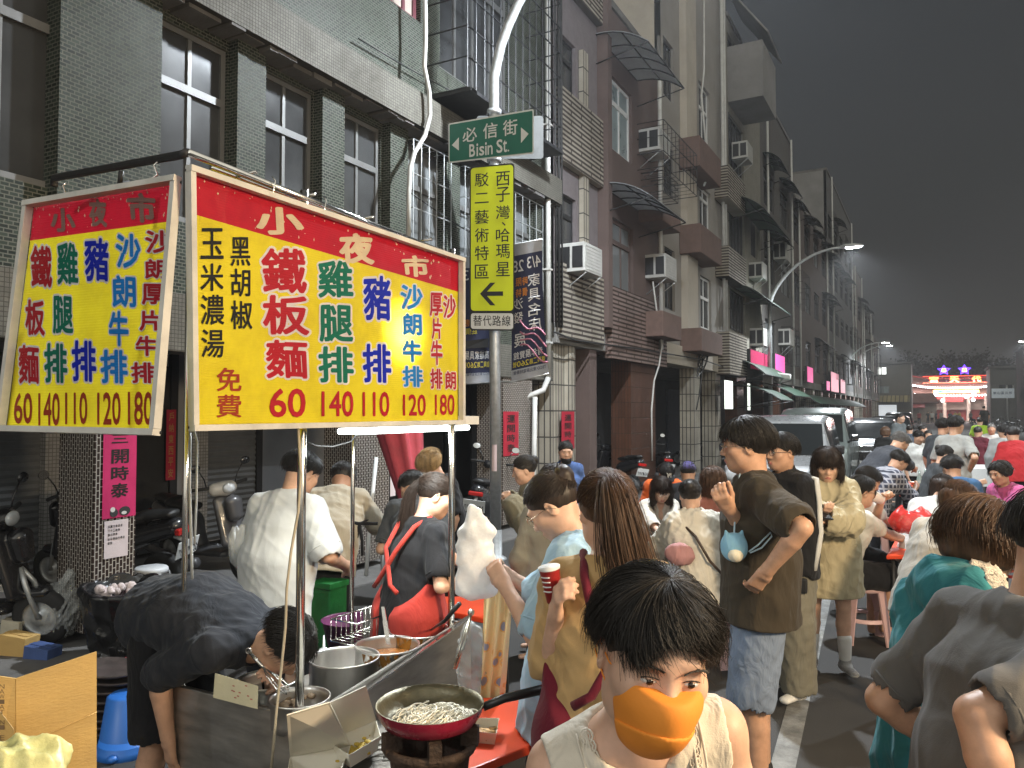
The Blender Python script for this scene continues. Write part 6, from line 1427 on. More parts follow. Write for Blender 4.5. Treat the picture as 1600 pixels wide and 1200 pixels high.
# ---------------------------------------------------------------- clutter at the left
def clutter():
    rr = random.Random(21)
    # stools
    def stool(label, loc, col, h=.44, r=.16, flare=.05, rz=0, legs=True):
        t = thing("plastic_stool", label, "stool", loc, "plastic stools", (0, 0, rz)); sd = SDF(.008)
        sd.seg((0, 0, h-.02), (0, 0, h-.019), r, None, x=(1, 0, 0), f=1, k=.01); sd.half((0, 0, h), (0, 0, 1), .01)
        mb = MB(); mb.lathe([(.001, h), (r*.9, h), (r, h-.012), (r*1.01, h-.05), (r*.97, h-.05), (r*.95, h-.02), (.001, h-.02)], (0, 0, 0), 32); mb.build("seat", col, t)
        mb = MB()
        for k in range(4):
            a = math.pi/4+k*math.pi/2; c, s_ = math.cos(a), math.sin(a); mb.slab(Vector((c*r*.95-s_*.045, s_*r*.95+c*.045, h-.045)), Vector((c*(r+flare)-s_*.035, s_*(r+flare)+c*.035, 0)), Vector((c*(r+flare)+s_*.035, s_*(r+flare)-c*.035, 0)), Vector((c*r*.95+s_*.045, s_*r*.95-c*.045, h-.045)), .012)
        mb.each("leg", col, t)
        mb = MB(); mb.lathe([(r+flare*.55, .17), (r+flare*.5, .20), (r+flare*.42, .20), (r+flare*.47, .17)], (0, 0, 0), 32); mb.build("ring", col, t); return t
    BLU = M("blue_plastic", (.03, .16, .55), .4, var=.06, scale=6, bump=.03); WHP = M("white_plastic_stool", (.58, .60, .62), .45, var=.08, scale=6, bump=.03); M("dull_red_plastic", (.30, .03, .025), .5, var=.1, scale=6); PKP = M("pale_pink_plastic", (.60, .40, .40), .45, var=.06, scale=6, bump=.03)
    t = thing("plastic_bucket", "blue plastic tub upside down behind the bending man", "tub", at(198, 1172)); mb = MB(); mb.lathe([(.001, .30), (.085, .30), (.10, .29), (.135, .06), (.15, .03), (.16, .0), (.15, 0), (.09, .27), (.001, .28)], (0, 0, 0), 32); mb.build("tub", BLU, t)
    mb = MB()
    for k in range(6): a = k*1.047; mb.sphere((.15*math.cos(a), .15*math.sin(a), .02), .03, 8, 6, (1, 1, .7))
    mb.each("foot", BLU, t)
    stool("white plastic stool in front of the scooters", at(235, 965), WHP, .44, .14, .05, .4)
    # black rubbish bag in a bin
    c = at(190, 1030); t = thing("rubbish_bin", "black bin bag spread over a bin by the dark pillar", "bin", c); sd = SDF(.010)
    sd.seg((0, 0, .1), (0, 0, .48), .20, .27, k=.05); sd.ell((0, 0, .56), .24, .24, .14, op=1, k=.03); sd.half((0, 0, .55), (.1, -.1, 1), .03)
    P, Q = sd.mesh(fold=.03, seed=5, fs=.45); link("bin_bag", arrays_mesh("bin_bag", P, Q), t, M("black_bag_plastic", (.01, .01, .011), .22, var=.2, scale=10, bump=.6, bscale=14, bdist=.02))
    mb = MB()
    for k in range(16): mb.sphere((rr.uniform(-.12, .12), rr.uniform(-.12, .12), .47+rr.uniform(0, .05)), rr.uniform(.025, .05), 8, 6, (1, .8, .6), Euler((rr.random(), rr.random(), 0)).to_matrix())
    o = mb.build("used_tissues", M("crumpled_tissue", (.62, .52, .50), .8, var=.25, scale=15, bump=.6), t); o["kind"] = "stuff"
    c = at(170, 1075); sd = SDF(.012); sd.ell(A3((0, 0, .16)), .22, .18, .20, k=.03); P, Q = sd.mesh(fold=.04, seed=9, fs=.5); o = link("bin_bag", arrays_mesh("bin_bag", P, Q), None, MATS["black_bag_plastic"]); o.location = c+Vector((-.15, .35, 0)); tag(o, "second black rubbish bag lying at the foot of the bin", "bin bag")
    # red crate and dark stacked trays
    c = at(166, 1150); RED = M("red_crate_plastic", (.42, .02, .03), .4, var=.1, scale=6); mb = MB(); mb.bx((-.25, -.1, .22), (.25, .25, .52), .01); solo(mb, "plastic_crate", RED, "red plastic crate behind the cardboard sheet", "crate").location = c+Vector((-.05, .25, -.22+.0))
    t = thing("tray_stack", "stack of dark sizzling plate trays in front of the red crate", "trays", c); mb = MB()
    for k in range(9): mb.lathe([(.001, 0), (.16, 0), (.19, .02), (.18, .024), (.15, .008), (.001, .008)], (rr.uniform(-.02, .02), rr.uniform(-.02, .02), .0+k*.045), 24, sx=1.2, sy=.8)
    mb.each("tray", M("dark_tray_wood", (.06, .045, .04), .6, var=.5, scale=20, bump=.3), t)
    # cardboard carton, near left corner
    CB = M("cardboard", (.52, .335, .115), .8, var=.12, scale=4, bump=.25, bscale=60, stretch=(1, 1, 3)); CBE = M("cardboard_tape", (.45, .30, .11), .35, var=.1)
    a, b, c_, d = pt(25, 1060, 2.35), pt(151, 1018, 2.5), pt(151, 1330, 2.45), pt(25, 1370, 2.3); e, f = pt(-60, 1048, 2.3), pt(-60, 1370, 2.28)
    t = thing("cardboard_carton", "big opened cardboard carton in the near left corner", "carton", (d.x, d.y, 0)); o = Vector(t.location)
    mb = MB(); n = 6
    for i in range(n):
        p = [a.lerp(b, i/n), a.lerp(b, (i+1)/n), d.lerp(c_, (i+1)/n), d.lerp(c_, i/n)]; mb.slab(p[3], p[2], p[1], p[0], .006)
    mb.build("flap", CB, t, local=o); mb = MB(); mb.slab(f, d, a+(a-b)*.01, e, .006); mb.build("side", CB, t, local=o)
    mb = MB(); k = (a-d)*.0; nn = (b-a).cross(d-a).normalized(); nn = nn if nn.dot(CAM-a) > 0 else -nn
    for s0 in (.36, .66):
        p0, p1 = a.lerp(d, s0)+nn*.001, b.lerp(c_, s0-.05)+nn*.001; mb.tube([p0.lerp(p1, q) for q in np.linspace(0, 1, 6)], .0022, 5)
    mb.each("crease", CB, t, local=o)
    q0 = e.lerp(a, .1)
    mb = MB(); mb.slab(pt(-20, 1300, 2.27), pt(22, 1300, 2.27), pt(22, 1140, 2.27), pt(-20, 1085, 2.27), .001); mb.build("packing_tape", CBE, t, local=o)
    mf = lambda u, v, l=0: pt(u, v, 2.262); mb = MB()
    for i, ch in enumerate("MADE IN TAIWAN"):
        if ch != ' ': put_text(mb, ch, 1, 1290-8*i, 9, 1283-8*i, lambda u, v, l=0: pt(u-2, v-110, 2.268), 0)
    mb.build("printed_lettering", plain("carton_print", (.16, .10, .05), .7), t, local=o)
    p = pt(45, 1190, 2.05); sd = SDF(.008); sd.ell((0, 0, 0), .10, .08, .05); P, Q = sd.mesh(fold=.03, seed=2, fs=.8); o = link("plastic_bag", arrays_mesh("plastic_bag", P, Q), None, M("yellowish_bag", (.62, .58, .25), .35, var=.3, scale=12, bump=.3)); o.location = p; tag(o, "crumpled yellowish bag in the carton at the bottom left corner", "bag")
    # bag and boxes pile left of the pillar
    c = at(70, 1015); CLR = film("clear_plastic_bag", (.55, .57, .56), .34)
    sd = SDF(.010); sd.ell((0, 0, .22), .20, .14, .20); sd.seg((.05, 0, .36), (.12, 0, .50), .06, .03, k=.06); P, Q = sd.mesh(fold=.022, seed=4, fs=1.1); o = link("plastic_bag", arrays_mesh("plastic_bag", P, Q), None, CLR); o.location = c+Vector((0, .1, .05)); tag(o, "clear plastic bag heap between left scooter and tiled pillar", "bag")
    for lab, x, y, w, h, m in (("small yellow carton under the clear bag heap", .02, -.20, .22, .16, CB), ("small blue and white carton beside the yellow one", .25, -.16, .2, .10, M("blue_carton", (.05, .09, .24), .6)), ("cream carton leaning at the left of the bag heap", -.2, -.1, .16, .22, M("cream_carton", (.5, .46, .36), .7))):
        mb = MB(); mb.box((0, 0, h/2), (w, .14, h), Euler((0, .1, .3)).to_matrix(), .004); mb.box((0, -.002, h+.003), (w*.9, .05, .004), Euler((0, .1, .3)).to_matrix()); o = solo(mb, "small_carton", m, lab, "carton"); o.location = c+Vector((x, y, .01))
    mb = MB(); c2 = at(40, 1052)
    for k in range(20): mb.sphere((rr.uniform(-.2, .2), rr.uniform(-.1, .1), .015), rr.uniform(.012, .04), 6, 5, (1.3, 1, .35))
    o = solo(mb, "litter", M("purple_wrapper", (.18, .07, .14), .4, var=.5), "scattered purple wrappers on the pavement at the left", "litter"); o.location = c2; o["kind"] = "stuff"
    # items behind the cart
    c = onz(545, 985, .55); mb = MB(); mb.lathe([(.001, 0), (.11, 0), (.15, .16), (.158, .165), (.145, .155), (.105, .01), (.001, .01)], (0, 0, 0), 32); o = solo(mb, "plastic_basin", M("plum_plastic", (.16, .03, .11), .4), "plum coloured plastic basin behind the near pot", "basin"); o.location = c-UP*.10
    mb = MB(); p = pt(514, 908, 4.9); mb.bx((-.08, -.08, -p.z), (.08, .08, 0), .012); mb.bx((-.09, -.09, -.03), (.09, .09, .006), .004); o = solo(mb, "plastic_bin", M("green_plastic", (.012, .13, .03), .4), "green plastic bin standing behind the cart by the man in white", "bin"); o.location = p
    p = pt(640, 935, 4.2); mb = MB(); mb.lathe([(.001, -.10), (.09, -.10), (.12, .05), (.128, .055), (.115, .045), (.085, -.09), (.001, -.09)], (0, 0, 0), 4, axis=None); o = solo(mb, "storage_tub", M("clear_tub", (.50, .52, .54), .3), "translucent square tub on the far work table", "tub"); o.location = p; o.rotation_euler = (0, 0, R(30))
    mb = MB(); a = onz(558, 975, .84); b = onz(625, 952, .84); w = (b-a); s_ = Vector((-w.y, w.x, 0)).normalized()*.16
    fr = [a, b, b+s_, a+s_]; mb.tube(fr, .004, 6, closed=True); mb.tube([p-UP*.10 for p in fr], .004, 6, closed=True)
    for k in range(10): p = a.lerp(b, k/9); mb.tube([p, p-UP*.10, p+s_-UP*.10, p+s_], .002, 5)
    solo(mb, "wire_rack", CHROME, "wire rack behind the steel pots", "rack", base=a)
    # clear bag and cloth hanging at the far end of the cart
    c = pt(737, 1035, 3.0); sd = SDF(.008); sd.ell((0, 0, 0), .055, .05, .15); P, Q = sd.mesh(fold=.014, seed=6, fs=1.6); o = link("plastic_bag", arrays_mesh("plastic_bag", P, Q), None, CLR); o.location = c; tag(o, "clear plastic bag hanging at the far corner of the cart", "bag")
    CLO = M("towel_yellow", (.66, .47, .16), .9, var=.15, scale=9, bump=.5, bscale=90)
    def towel():
        m, nt, b = new_mat("printed_towel"); L = nt.links.new; tc = coords(nt); v = N(nt, "TexVoronoi", Scale=15); L(tc, v.inputs[0]); rp = N(nt, "ValToRGB"); e = rp.color_ramp.elements; rp.color_ramp.interpolation = 'CONSTANT'
        e[0].color = (.30, .32, .42, 1); e[1].position = .34; e[1].color = (.80, .64, .34, 1); k = e.new(.26); k.color = (.74, .46, .16, 1); L(v.outputs[0], rp.inputs[0]); L(rp.outputs[0], b.inputs["Base Color"]); b.inputs["Roughness"].default_value = .95; return m
    a, b = pt(757, 905, 2.98), pt(803, 905, 2.93); n, m = 24, 14; mb = MB(); vs = []
    for j in range(m+1):
        for i in range(n+1): p = a.lerp(b, i/n)-UP*(.46*j/m)+FW*.022*math.sin(i*.75+j*.15)*(.4+.6*j/m)+RT*(-.03*j/m+.012*math.sin(i*.75+1)*j/m-.012*(i/n-.5)*j/m); vs.append(p)
    f2 = [p+FW*.006 for p in vs]; K = len(vs); fs = []
    for j in range(m):
        for i in range(n): q = j*(n+1)+i; fs.append((q, q+1, q+n+2, q+n+1)); fs.append((K+q, K+q+n+1, K+q+n+2, K+q+1))
    mb.add(vs+f2, fs, True); solo(mb, "towel", towel(), "yellow printed towel hanging by the far cart pole", "towel", base=a)
    # spring couplets and notices
    RP = M("couplet_red", (.36, .012, .03), .6, var=.12, scale=6, bump=.1); MG = M("couplet_magenta", (.50, .025, .12), .45, var=.15, scale=4, bump=.25, bscale=12); PW = M("notice_paper", (.60, .52, .53), .8, var=.06)
    def sheet(name, label, u0, u1, v0, v1, x, mat, text, tm, off=.02, grp=None, tx=None, curl=.0):
        y0, y1 = yof(u0, x), yof(u1, x); z1, z0 = onx((u0+u1)/2, v0, x).z, onx((u0+u1)/2, v1, x).z; c = Vector((x, (y0+y1)/2, (z0+z1)/2)); t = thing(name, label, "notice" if 'notice' in name else "couplet", c, grp)
        mf = lambda a, b, l=0: Vector((x+l+.004+curl*math.sin(b*5)*.5, y0+(y1-y0)*a, z1+(z0-z1)*b))-c
        mb = MB(); n = 8
        for j in range(n): mb.add([mf(0, (j+1)/n), mf(1, (j+1)/n), mf(1, j/n), mf(0, j/n)], [(0, 1, 2, 3)], True)
        mb.build("paper", mat, t); mb = MB()
        for ch, a0, b0, a1, b1 in text: put_text(mb, ch, a0, b1, a1, b0, mf, off, lift=.002)
        if text: mb.build("lettering", tm, t)
        return t, mf
    x = FX+.004
    t, mf = sheet("spring_couplet", "magenta spring couplet on the near tiled pillar with a cartoon strip below", 162, 214, 676, 808, x, MG, [("三", .25, .02, .72, .12), ("開", .25, .20, .75, .36), ("時", .25, .40, .75, .56), ("泰", .25, .60, .75, .76)], BLACKP, .03)
    mb = MB()
    def blob(cx, cy, rx, ry, l): mb.add([mf(cx+rx*math.cos(a), cy+ry*math.sin(a), l) for a in np.linspace(0, 6.28, 17)[:-1]], [tuple(range(15, -1, -1))])
    blob(.66, .93, .17, .055, .003); blob(.34, .94, .12, .05, .003); mb.build("printed_figures", plain("print_dark", (.03, .03, .03), .6), t); mb = MB(); blob(.30, .90, .07, .03, .004); blob(.64, .95, .08, .02, .004); mb.build("printed_highlights", plain("print_pale", (.6, .58, .55), .6), t)
    rows_ = ["各攤位敬啟者", "下午三點後", "請勿停車", "垃圾請自行帶走", "謝謝"]
    sheet("paper_notice", "white printed notice below the magenta couplet on the near pillar", 166, 203, 812, 870, x, PW, [(c, .14+.105*i, .12+.11*j, .22+.105*i, .19+.11*j) for j, s_ in enumerate(rows_) for i, c in enumerate(s_)], BLACKP, .02)
    sheet("spring_couplet", "red couplet on the black and white tiled pillar behind the lamp post", 786, 810, 643, 712, x, RP, [(c, .25, .08+.22*i, .75, .25+.22*i) for i, c in enumerate("運開時泰")], BLACKP, .02)
    sheet("spring_couplet", "red couplet on the rounded cream tile column", 877, 897, 643, 702, FX+.03, RP, [(c, .25, .08+.22*i, .75, .25+.22*i) for i, c in enumerate("運開時泰")], BLACKP, .02)
    sheet("spring_couplet", "narrow dark red couplet beside the dark doorway at the left", 260, 275, 640, 750, -8.2, RP, [(c, .25, .04+.16*i, .75, .16+.16*i) for i, c in enumerate("戶納東西平安")], plain("faded_gold", (.35, .2, .05), .6), .01)
    sheet("paper_notice", "white printed notice on the white and black tiled pillar", 610, 618, 735, 775, x+.0, PW, [("公告", .2, .1, .8, .3)], BLACKP, .02)
    # folded red parasol against the pillar
    a = pt(625, 668, 7.6); b = pt(648, 800, 7.4); mb = MB(); ax = (b-a).normalized(); o1 = ax.orthogonal().normalized(); o2 = ax.cross(o1); vs = []; n = 28; m = 10
    for j in range(m+1):
        for i in range(n): an = 6.283*i/n; r = (.20-.11*j/m)*(1+.22*math.sin(an*7)); vs.append(a.lerp(b, j/m)+o1*math.cos(an)*r+o2*math.sin(an)*r)
    mb.add(vs, [(j*n+i, j*n+(i+1) % n, (j+1)*n+(i+1) % n, (j+1)*n+i) for j in range(m) for i in range(n)]+[tuple(range(n-1, -1, -1))], True); t = thing("folded_parasol", "folded red parasol leaning by the white tiled pillar", "parasol", (b.x, b.y, 0)); mb.build("canopy", M("red_canvas", (.40, .05, .07), .8, var=.2, scale=5, bump=.2), t, local=(b.x, b.y, 0)); mb = MB(); mb.tube([a, b, Vector((b.x+.02, b.y, 0))], .018, 8); mb.build("pole", GALV, t, local=(b.x, b.y, 0))
    mb = MB(); mb.tube([pt(588, 715, 7.9), pt(578, 810, 7.7), pt(572, 900, 7.5)], .02, 8); solo(mb, "leaning_pole", SG_WHITE, "white pole leaning on the white tiled pillar", "pole", base=pt(572, 900, 7.5))
    # work table behind (cooks face it) and shopping bags
    q = [pt(598, 828, 6.0), pt(700, 828, 6.0), pt(700, 828, 6.9), pt(598, 828, 6.9)]; zt = .86; mb = MB(); q = [Vector((p.x, p.y, zt)) for p in q]; mb.add(q+[p-UP*.03 for p in q], [(0, 1, 2, 3), (7, 6, 5, 4)]+[(i, 4+i, 4+(i+1) % 4, (i+1) % 4) for i in range(4)]); t = thing("work_table", "steel work table where the tan shirted cook bends", "table", (q[0].x, q[0].y, 0)); mb.build("tabletop", STEEL, t, local=(q[0].x, q[0].y, 0)); mb = MB()
    for p in q: mb.tube([(p.x, p.y, 0), (p.x, p.y, zt)], .015, 6)
    mb.each("leg", GALV, t, local=(q[0].x, q[0].y, 0))
    for lab, u, v, d, rx, rz, mt, hd in (("pale pink shopping bag held low by the bending man in grey", 618, 852, 5.3, .07, .12, film("pink_bag", (.50, .36, .50), .75), 0), ("white carrier bag hanging from a hook at the far cart pole", 742, 866, 2.72, .072, .150, film("white_bag", (.92, .94, .97), .80, .3, .22), 1), ("white plastic bag held by the man in white at the left", 372, 855, 4.0, .05, .09, CLR, 0), ("crumpled red plastic bag on the right hand red table", 1424, 812, 5.9, .17, .085, film("red_bag", (.60, .035, .03), .8), 0)):
        p = pt(u, v, d); sd = SDF(.006 if d < 4 else .011)
        if hd: sd.seg((-.012, 0, rz*1.1), (-.02, 0, rz*.6), .010, .022, k=.03); sd.seg((.014, 0, rz*.95), (.03, 0, rz*.6), .012, .022, k=.03); sd.seg((0, 0, rz*.55), (.008, 0, -rz*.85), rx*.78, rx*1.0, x=(1, 0, 0), f=.42, k=.03)
        else: sd.ell((0, 0, -.02), rx, rx*.6, rz)
        if not hd: sd.seg((-rx*.5, 0, rz*.5), (-rx*.45, 0, rz*1.15), rx*.33, .012, k=.04); sd.seg((rx*.5, 0, rz*.5), (rx*.45, 0, rz*1.15), rx*.33, .012, k=.04)
        P, Q = sd.mesh(fold=.007, seed=int(u), fs=1.1); o = link("plastic_bag", arrays_mesh("plastic_bag", P, Q), None, mt); o.location = p; o.rotation_euler = (0, 0, YAW); tag(o, lab, "bag")
    return stool
STOOL = clutter()
# ---------------------------------------------------------------- temple and the far end
def temple():
    D = 128; c = cl((1494-800)/1202*D, D, 0); t = thing("temple", "brightly lit temple with curved tiled roofs and red sign", "temple", c, None, (0, 0, 0)); sc = D/1202.0
    def P(u, v, y=0): return Vector(((u-1494)*sc*1.16, y, 1.8+(642-v)*sc))
    TR = M("temple_roof", (.18, .09, .07), .7, var=.3, scale=.8); TW = M("temple_stone", (.40, .33, .28), .7, var=.3, scale=.6); TRD = M("temple_red", (.40, .05, .04), .6, var=.3, scale=.8); WL = plain("light_string", (1, 1, 1), .4, emit=9, ecol=(1, .93, .95)); RG = plain("red_glow", (1, .1, .05), .4, emit=1.1, ecol=(1, .05, .03)); YG = plain("yellow_glow", (1, .8, .2), .4, emit=2.2, ecol=(1, .55, .08)); BG = plain("blue_glow", (.2, .1, 1), .4, emit=2.5, ecol=(.10, .03, 1)); GG = plain("green_glow", (.1, 1, .5), .4, emit=2.0, ecol=(.05, .75, .5))
    for u0, u1, v0, v1, rise, nm in ((1437, 1552, 592, 606, 7, "upper_roof"), (1427, 1566, 604, 618, 8, "lower_roof")):
        mb = MB(); n = 20; vs = []
        for i in range(n+1):
            s_ = i/n*2-1; u = u0+(u1-u0)*i/n; dv = -rise*abs(s_)**3; vs += [P(u, v1+dv, -1.4), P(u, v0+dv*.9, .8), P(u, v0+dv*.9+1, 2.2), P(u, v1+dv+2, 2.2)]
        fs = [(i*4+k, (i+1)*4+k, (i+1)*4+(k+1) % 4, i*4+(k+1) % 4) for i in range(n) for k in range(4)]; mb.add(vs, fs+[(3, 2, 1, 0), (n*4, n*4+1, n*4+2, n*4+3)], True); r = mb.build(nm, TR, t)
        mb = MB()
        for i in range(40):
            s_ = i/39*2-1; u = u0+(u1-u0)*i/39; p = P(u, v1+.5-rise*abs(s_)**3, -1.5); mb.sphere(p, .13, 6, 5)
        mb.build("light_string", WL, r)
        mb = MB(); mb.tube([P(u0+(u1-u0)*i/n, v0-1-rise*abs(i/n*2-1)**3*.9, .9) for i in range(n+1)], .16, 6); mb.build("ridge", TRD, r)
    mb = MB(); mb.bx(P(1440, 640, 1.6), P(1548, 615, 1.8)); mb.bx(P(1432, 660, 3.2), P(1556, 608, 3.6)); mb.build("back_wall", TW, t)
    mb = MB()
    for u in (1436, 1460, 1480, 1508, 1528, 1552): mb.lathe([(.36, 0), (.30, .3), (.28, P(0, 618).z)], (P(u, 0).x, -.6, 0), 12)
    mb.each("column", TW, t)
    mb = MB()
    for u0, u1 in ((1464, 1478), (1482, 1506), (1512, 1526)): mb.bx(P(u0, 658, 3.0), P(u1, 625, 3.15))
    mb.each("door", TRD, t)
    mb = MB(); mb.bx(P(1438, 618, -.7), P(1550, 624, -.3)); mb.build("lintel", TRD, t)
    mb = MB(); mb.bx(P(1425, 661, -3), P(1564, 657.5, 3)); mb.build("platform", TW, t)
    mb = MB(); q = P(1467, 614, -1.6); q2 = P(1520, 609.5, -1.5); mb.bx(q, q2); b = mb.build("lit_board", YG, t); mb = MB(); mb.bx(P(1469, 613, -1.68), P(1518, 610.4, -1.61)); mb.build("board_face", GG, b)
    mb = MB()
    for i, ch in enumerate("漢學研究會"): put_text(mb, ch, 1473+9.2*i, 612.6, 1478+9.2*i, 610.7, lambda u, v, l=0: P(u, v, -1.72), .03)
    mb.build("board_lettering", plain("board_dark", (.05, .02, .01), .5), b)
    mb = MB(); rl = MB()
    for ch, u in (("宮", 1463), ("天", 1487), ("代", 1512)): put_text(mb, ch, u, 597.5, u+10, 589, lambda u, v, l=0: P(u, v, -2.1-l), .02); put_text(rl, ch, u, 597.5, u+10, 589, lambda u, v, l=0: P(u, v, -1.95-l), .09)
    mb.build("sign_lettering", YG, t); rl.build("sign_halo", RG, t)
    mb = MB(); mb.bx(P(1455, 599, -1.9), P(1530, 598, -1.85)); mb.bx(P(1455, 588.5, -1.9), P(1530, 587.6, -1.85)); mb.each("red_neon_bar", RG, t)
    for u in (1480, 1504):
        st = thing("x", None, None); bpy.data.objects.remove(st)
        pts = [P(u+(7.4 if k % 2 == 0 else 3.2)*math.sin(k*.6283), 578.5-(7.4 if k % 2 == 0 else 3.2)*math.cos(k*.6283), -1.0) for k in range(10)]
        mb = MB(); mb.tube(pts, .12, 6, closed=True); s_ = mb.build("neon_star", BG, t); mb = MB(); mb.bx(P(u-2.6, 581.2, -1.1), P(u+2.6, 575.8, -1.0)); mb.build("star_centre", YG, s_); mb = MB(); mb.tube([P(u, 588, -1.0), P(u, 600, .5)], .06, 5); mb.build("star_post", DARKM, s_)
    mb = MB(); mb.bx(P(1452, 624, -.9), P(1459, 632, -.8)); mb.build("red_lantern_board", plain("red_lit", (.6, .03, .03), .5, emit=1.2, ecol=(1, .03, .05)), t); mb = MB(); mb.bx(P(1481, 619, -.9), P(1502, 628, -.8)); mb.build("red_curtain", plain("red_lit2", (.4, .02, .02), .5, emit=.5, ecol=(1, .05, .05)), t)
    mb = MB()
    for u, v in ((1470, 616), (1514, 616), (1432, 610), (1560, 606), (1478, 626), (1505, 620), (1513, 625)): mb.sphere(P(u, v, -1.8), .26, 8, 6)
    mb.each("flood_lamp", plain("flood_glow", (1, 1, 1), .4, emit=8), t)
    lamp("temple_light", 'AREA', (0, -2.5, 7.0), 1100, (1, .9, .92), 12, (R(-25), 0, 0), t, None, 1.0); lamp("temple_light", 'POINT', (0, -6, 5), 900, (1, .78, .76), 1, None, t)
    # side wing and small booths
    D2 = 122; c2 = cl((1425-800)/1202*D2, D2, 0); w = thing("temple_gatehouse", "small tiled gatehouse left of the temple with red awning", "building", c2); k = D2/1202
    mb = MB(); mb.bx((-3.2, 0, 0), (3.4, 3, 1.8+(642-628)*k)); mb.build("wall", TW, w); mb = MB(); mb.slab((-3.6, -.8, 3.1), (3.8, -.8, 3.1), (3.0, 1.5, 4.6), (-2.8, 1.5, 4.6), .2); mb.build("roof", TR, w); mb = MB(); mb.slab((-1.8, -2.2, 2.3), (1.8, -2.2, 2.3), (1.8, -.2, 2.9), (-1.8, -.2, 2.9), .05); mb.build("red_awning", TRD, w)
    # house with a lit window left of the temple
    D3 = 104; c3 = cl((1380-800)/1202*D3, D3, 0); h = thing("corner_house", "dark corner house with one lit window left of the temple", "building", c3); k = D3/1202; HW = M("dim_house", (.13, .12, .10), .8, var=.2, scale=.5)
    mb = MB(); mb.bx((-2.6, 0, 0), (3.4, 8, 1.8+(642-570)*k)); mb.build("wall", HW, h)
    mb = MB(); mb.bx((-2.9, -.3, 1.8+(642-569)*k), (3.7, 8, 2.0+(642-569)*k)); mb.build("roof", CONCD, h)
    for u0, u1, v0, v1, lit in ((1370, 1386, 573, 586, 1), (1371, 1389, 603, 615, 0)):
        x0, x1 = (u0-1380)*k, (u1-1380)*k; z0, z1 = 1.8+(642-v1)*k, 1.8+(642-v0)*k; mb = MB()
        for a, b in (((x0, -.08, z0), (x1, -.002, z0+.09)), ((x0, -.08, z1-.09), (x1, -.002, z1)), ((x0, -.08, z0+.09), (x0+.09, -.002, z1-.09)), ((x1-.09, -.08, z0+.09), (x1, -.002, z1-.09)), (((x0+x1)/2-.05, -.08, z0+.09), ((x0+x1)/2+.05, -.002, z1-.09))): mb.bx(a, b)
        f = mb.build("window", ALU, h); mb = MB(); mb.bx((x0+.09, -.05, z0+.09), (x1-.09, -.02, z1-.09)); mb.build("pane", plain("lit_pane", (.8, .8, .8), .4, emit=.9, ecol=(.9, .95, .9)) if lit else GLSL, f)
    mb = MB(); mb.slab((-2.6, -1.6, 1.8+(642-628)*k), (3.2, -1.6, 1.8+(642-628)*k), (3.2, 0, 1.8+(642-618)*k), (-2.6, 0, 1.8+(642-618)*k), .08); mb.build("striped_canopy", tile_mat("striped_canopy_metal", (.30, .25, .12), (.12, .10, .06), (.06, .05, .03), .5, 9, .05, .5, 0, 'XZ', .2), h)
    mb = MB(); mb.bx((-.6, -.06, .3), (1.6, -.01, 2.6)); mb.build("lit_shopfront", plain("shop_glow", (.8, .85, .9), .5, emit=.35), h)
    # white sign board and building on the right
    D4 = 88; c4 = cl((1568-800)/1202*D4, D4, 0); k = D4/1202; s4 = thing("sign_board", "white painted sign board on posts right of the temple", "sign", c4); mb = MB(); mb.bx((-1.15, -.05, 1.8+(642-622)*k), (1.05, .05, 1.8+(642-607)*k)); mb.build("panel", M("white_board", (.55, .62, .66), .5, var=.1, emit=.12), s4)
    mb = MB(); mb.tube([(.35, .1, 0), (.35, .1, 1.8+(642-602)*k)], .09, 8); mb.tube([(.95, .1, 1.8+(642-622)*k), (.95, .1, 1.8+(642-602)*k)], .07, 8); mb.each("post", SG_WHITE, s4)
    mb = MB(); mf = lambda u, v, l=0: Vector(((u-1568)*k, -.07, 1.8+(642-v)*k))
    for i, ch in enumerate("鼓山區公所"): put_text(mb, ch, 1554.5+5.2*i, 616, 1558.5+5.2*i, 612, mf, .02)
    mb.build("lettering", plain("board_blue", (.05, .10, .22), .6), s4)
    for lab, u, D5, w_, hh, col in (("dim flat roofed building behind the white sign board", 1590, 100, 9, 7.4, (.11, .11, .105)), ("dim low building at the far right of the street", 1660, 80, 10, 8.5, (.10, .10, .10))):
        c5 = cl((u-800)/1202*D5, D5, 0); b = thing("street_building", lab, "building", c5); mb = MB(); mb.bx((-w_/3, 0, 0), (w_, 8, hh)); mb.build("wall", M("wall_"+str(u), col, .8, var=.2, scale=.5), b); mb = MB(); mb.bx((-w_/3-.2, -.2, hh), (w_+.2, 8.2, hh+.3)); mb.build("roof", CONCD, b)
        mb = MB()
        for i in range(3): mb.bx((-w_/3+1+i*3, -.02, 3.6), (-w_/3+2.6+i*3, .05, 5.2))
        mb.each("window", GLS, b)
temple()
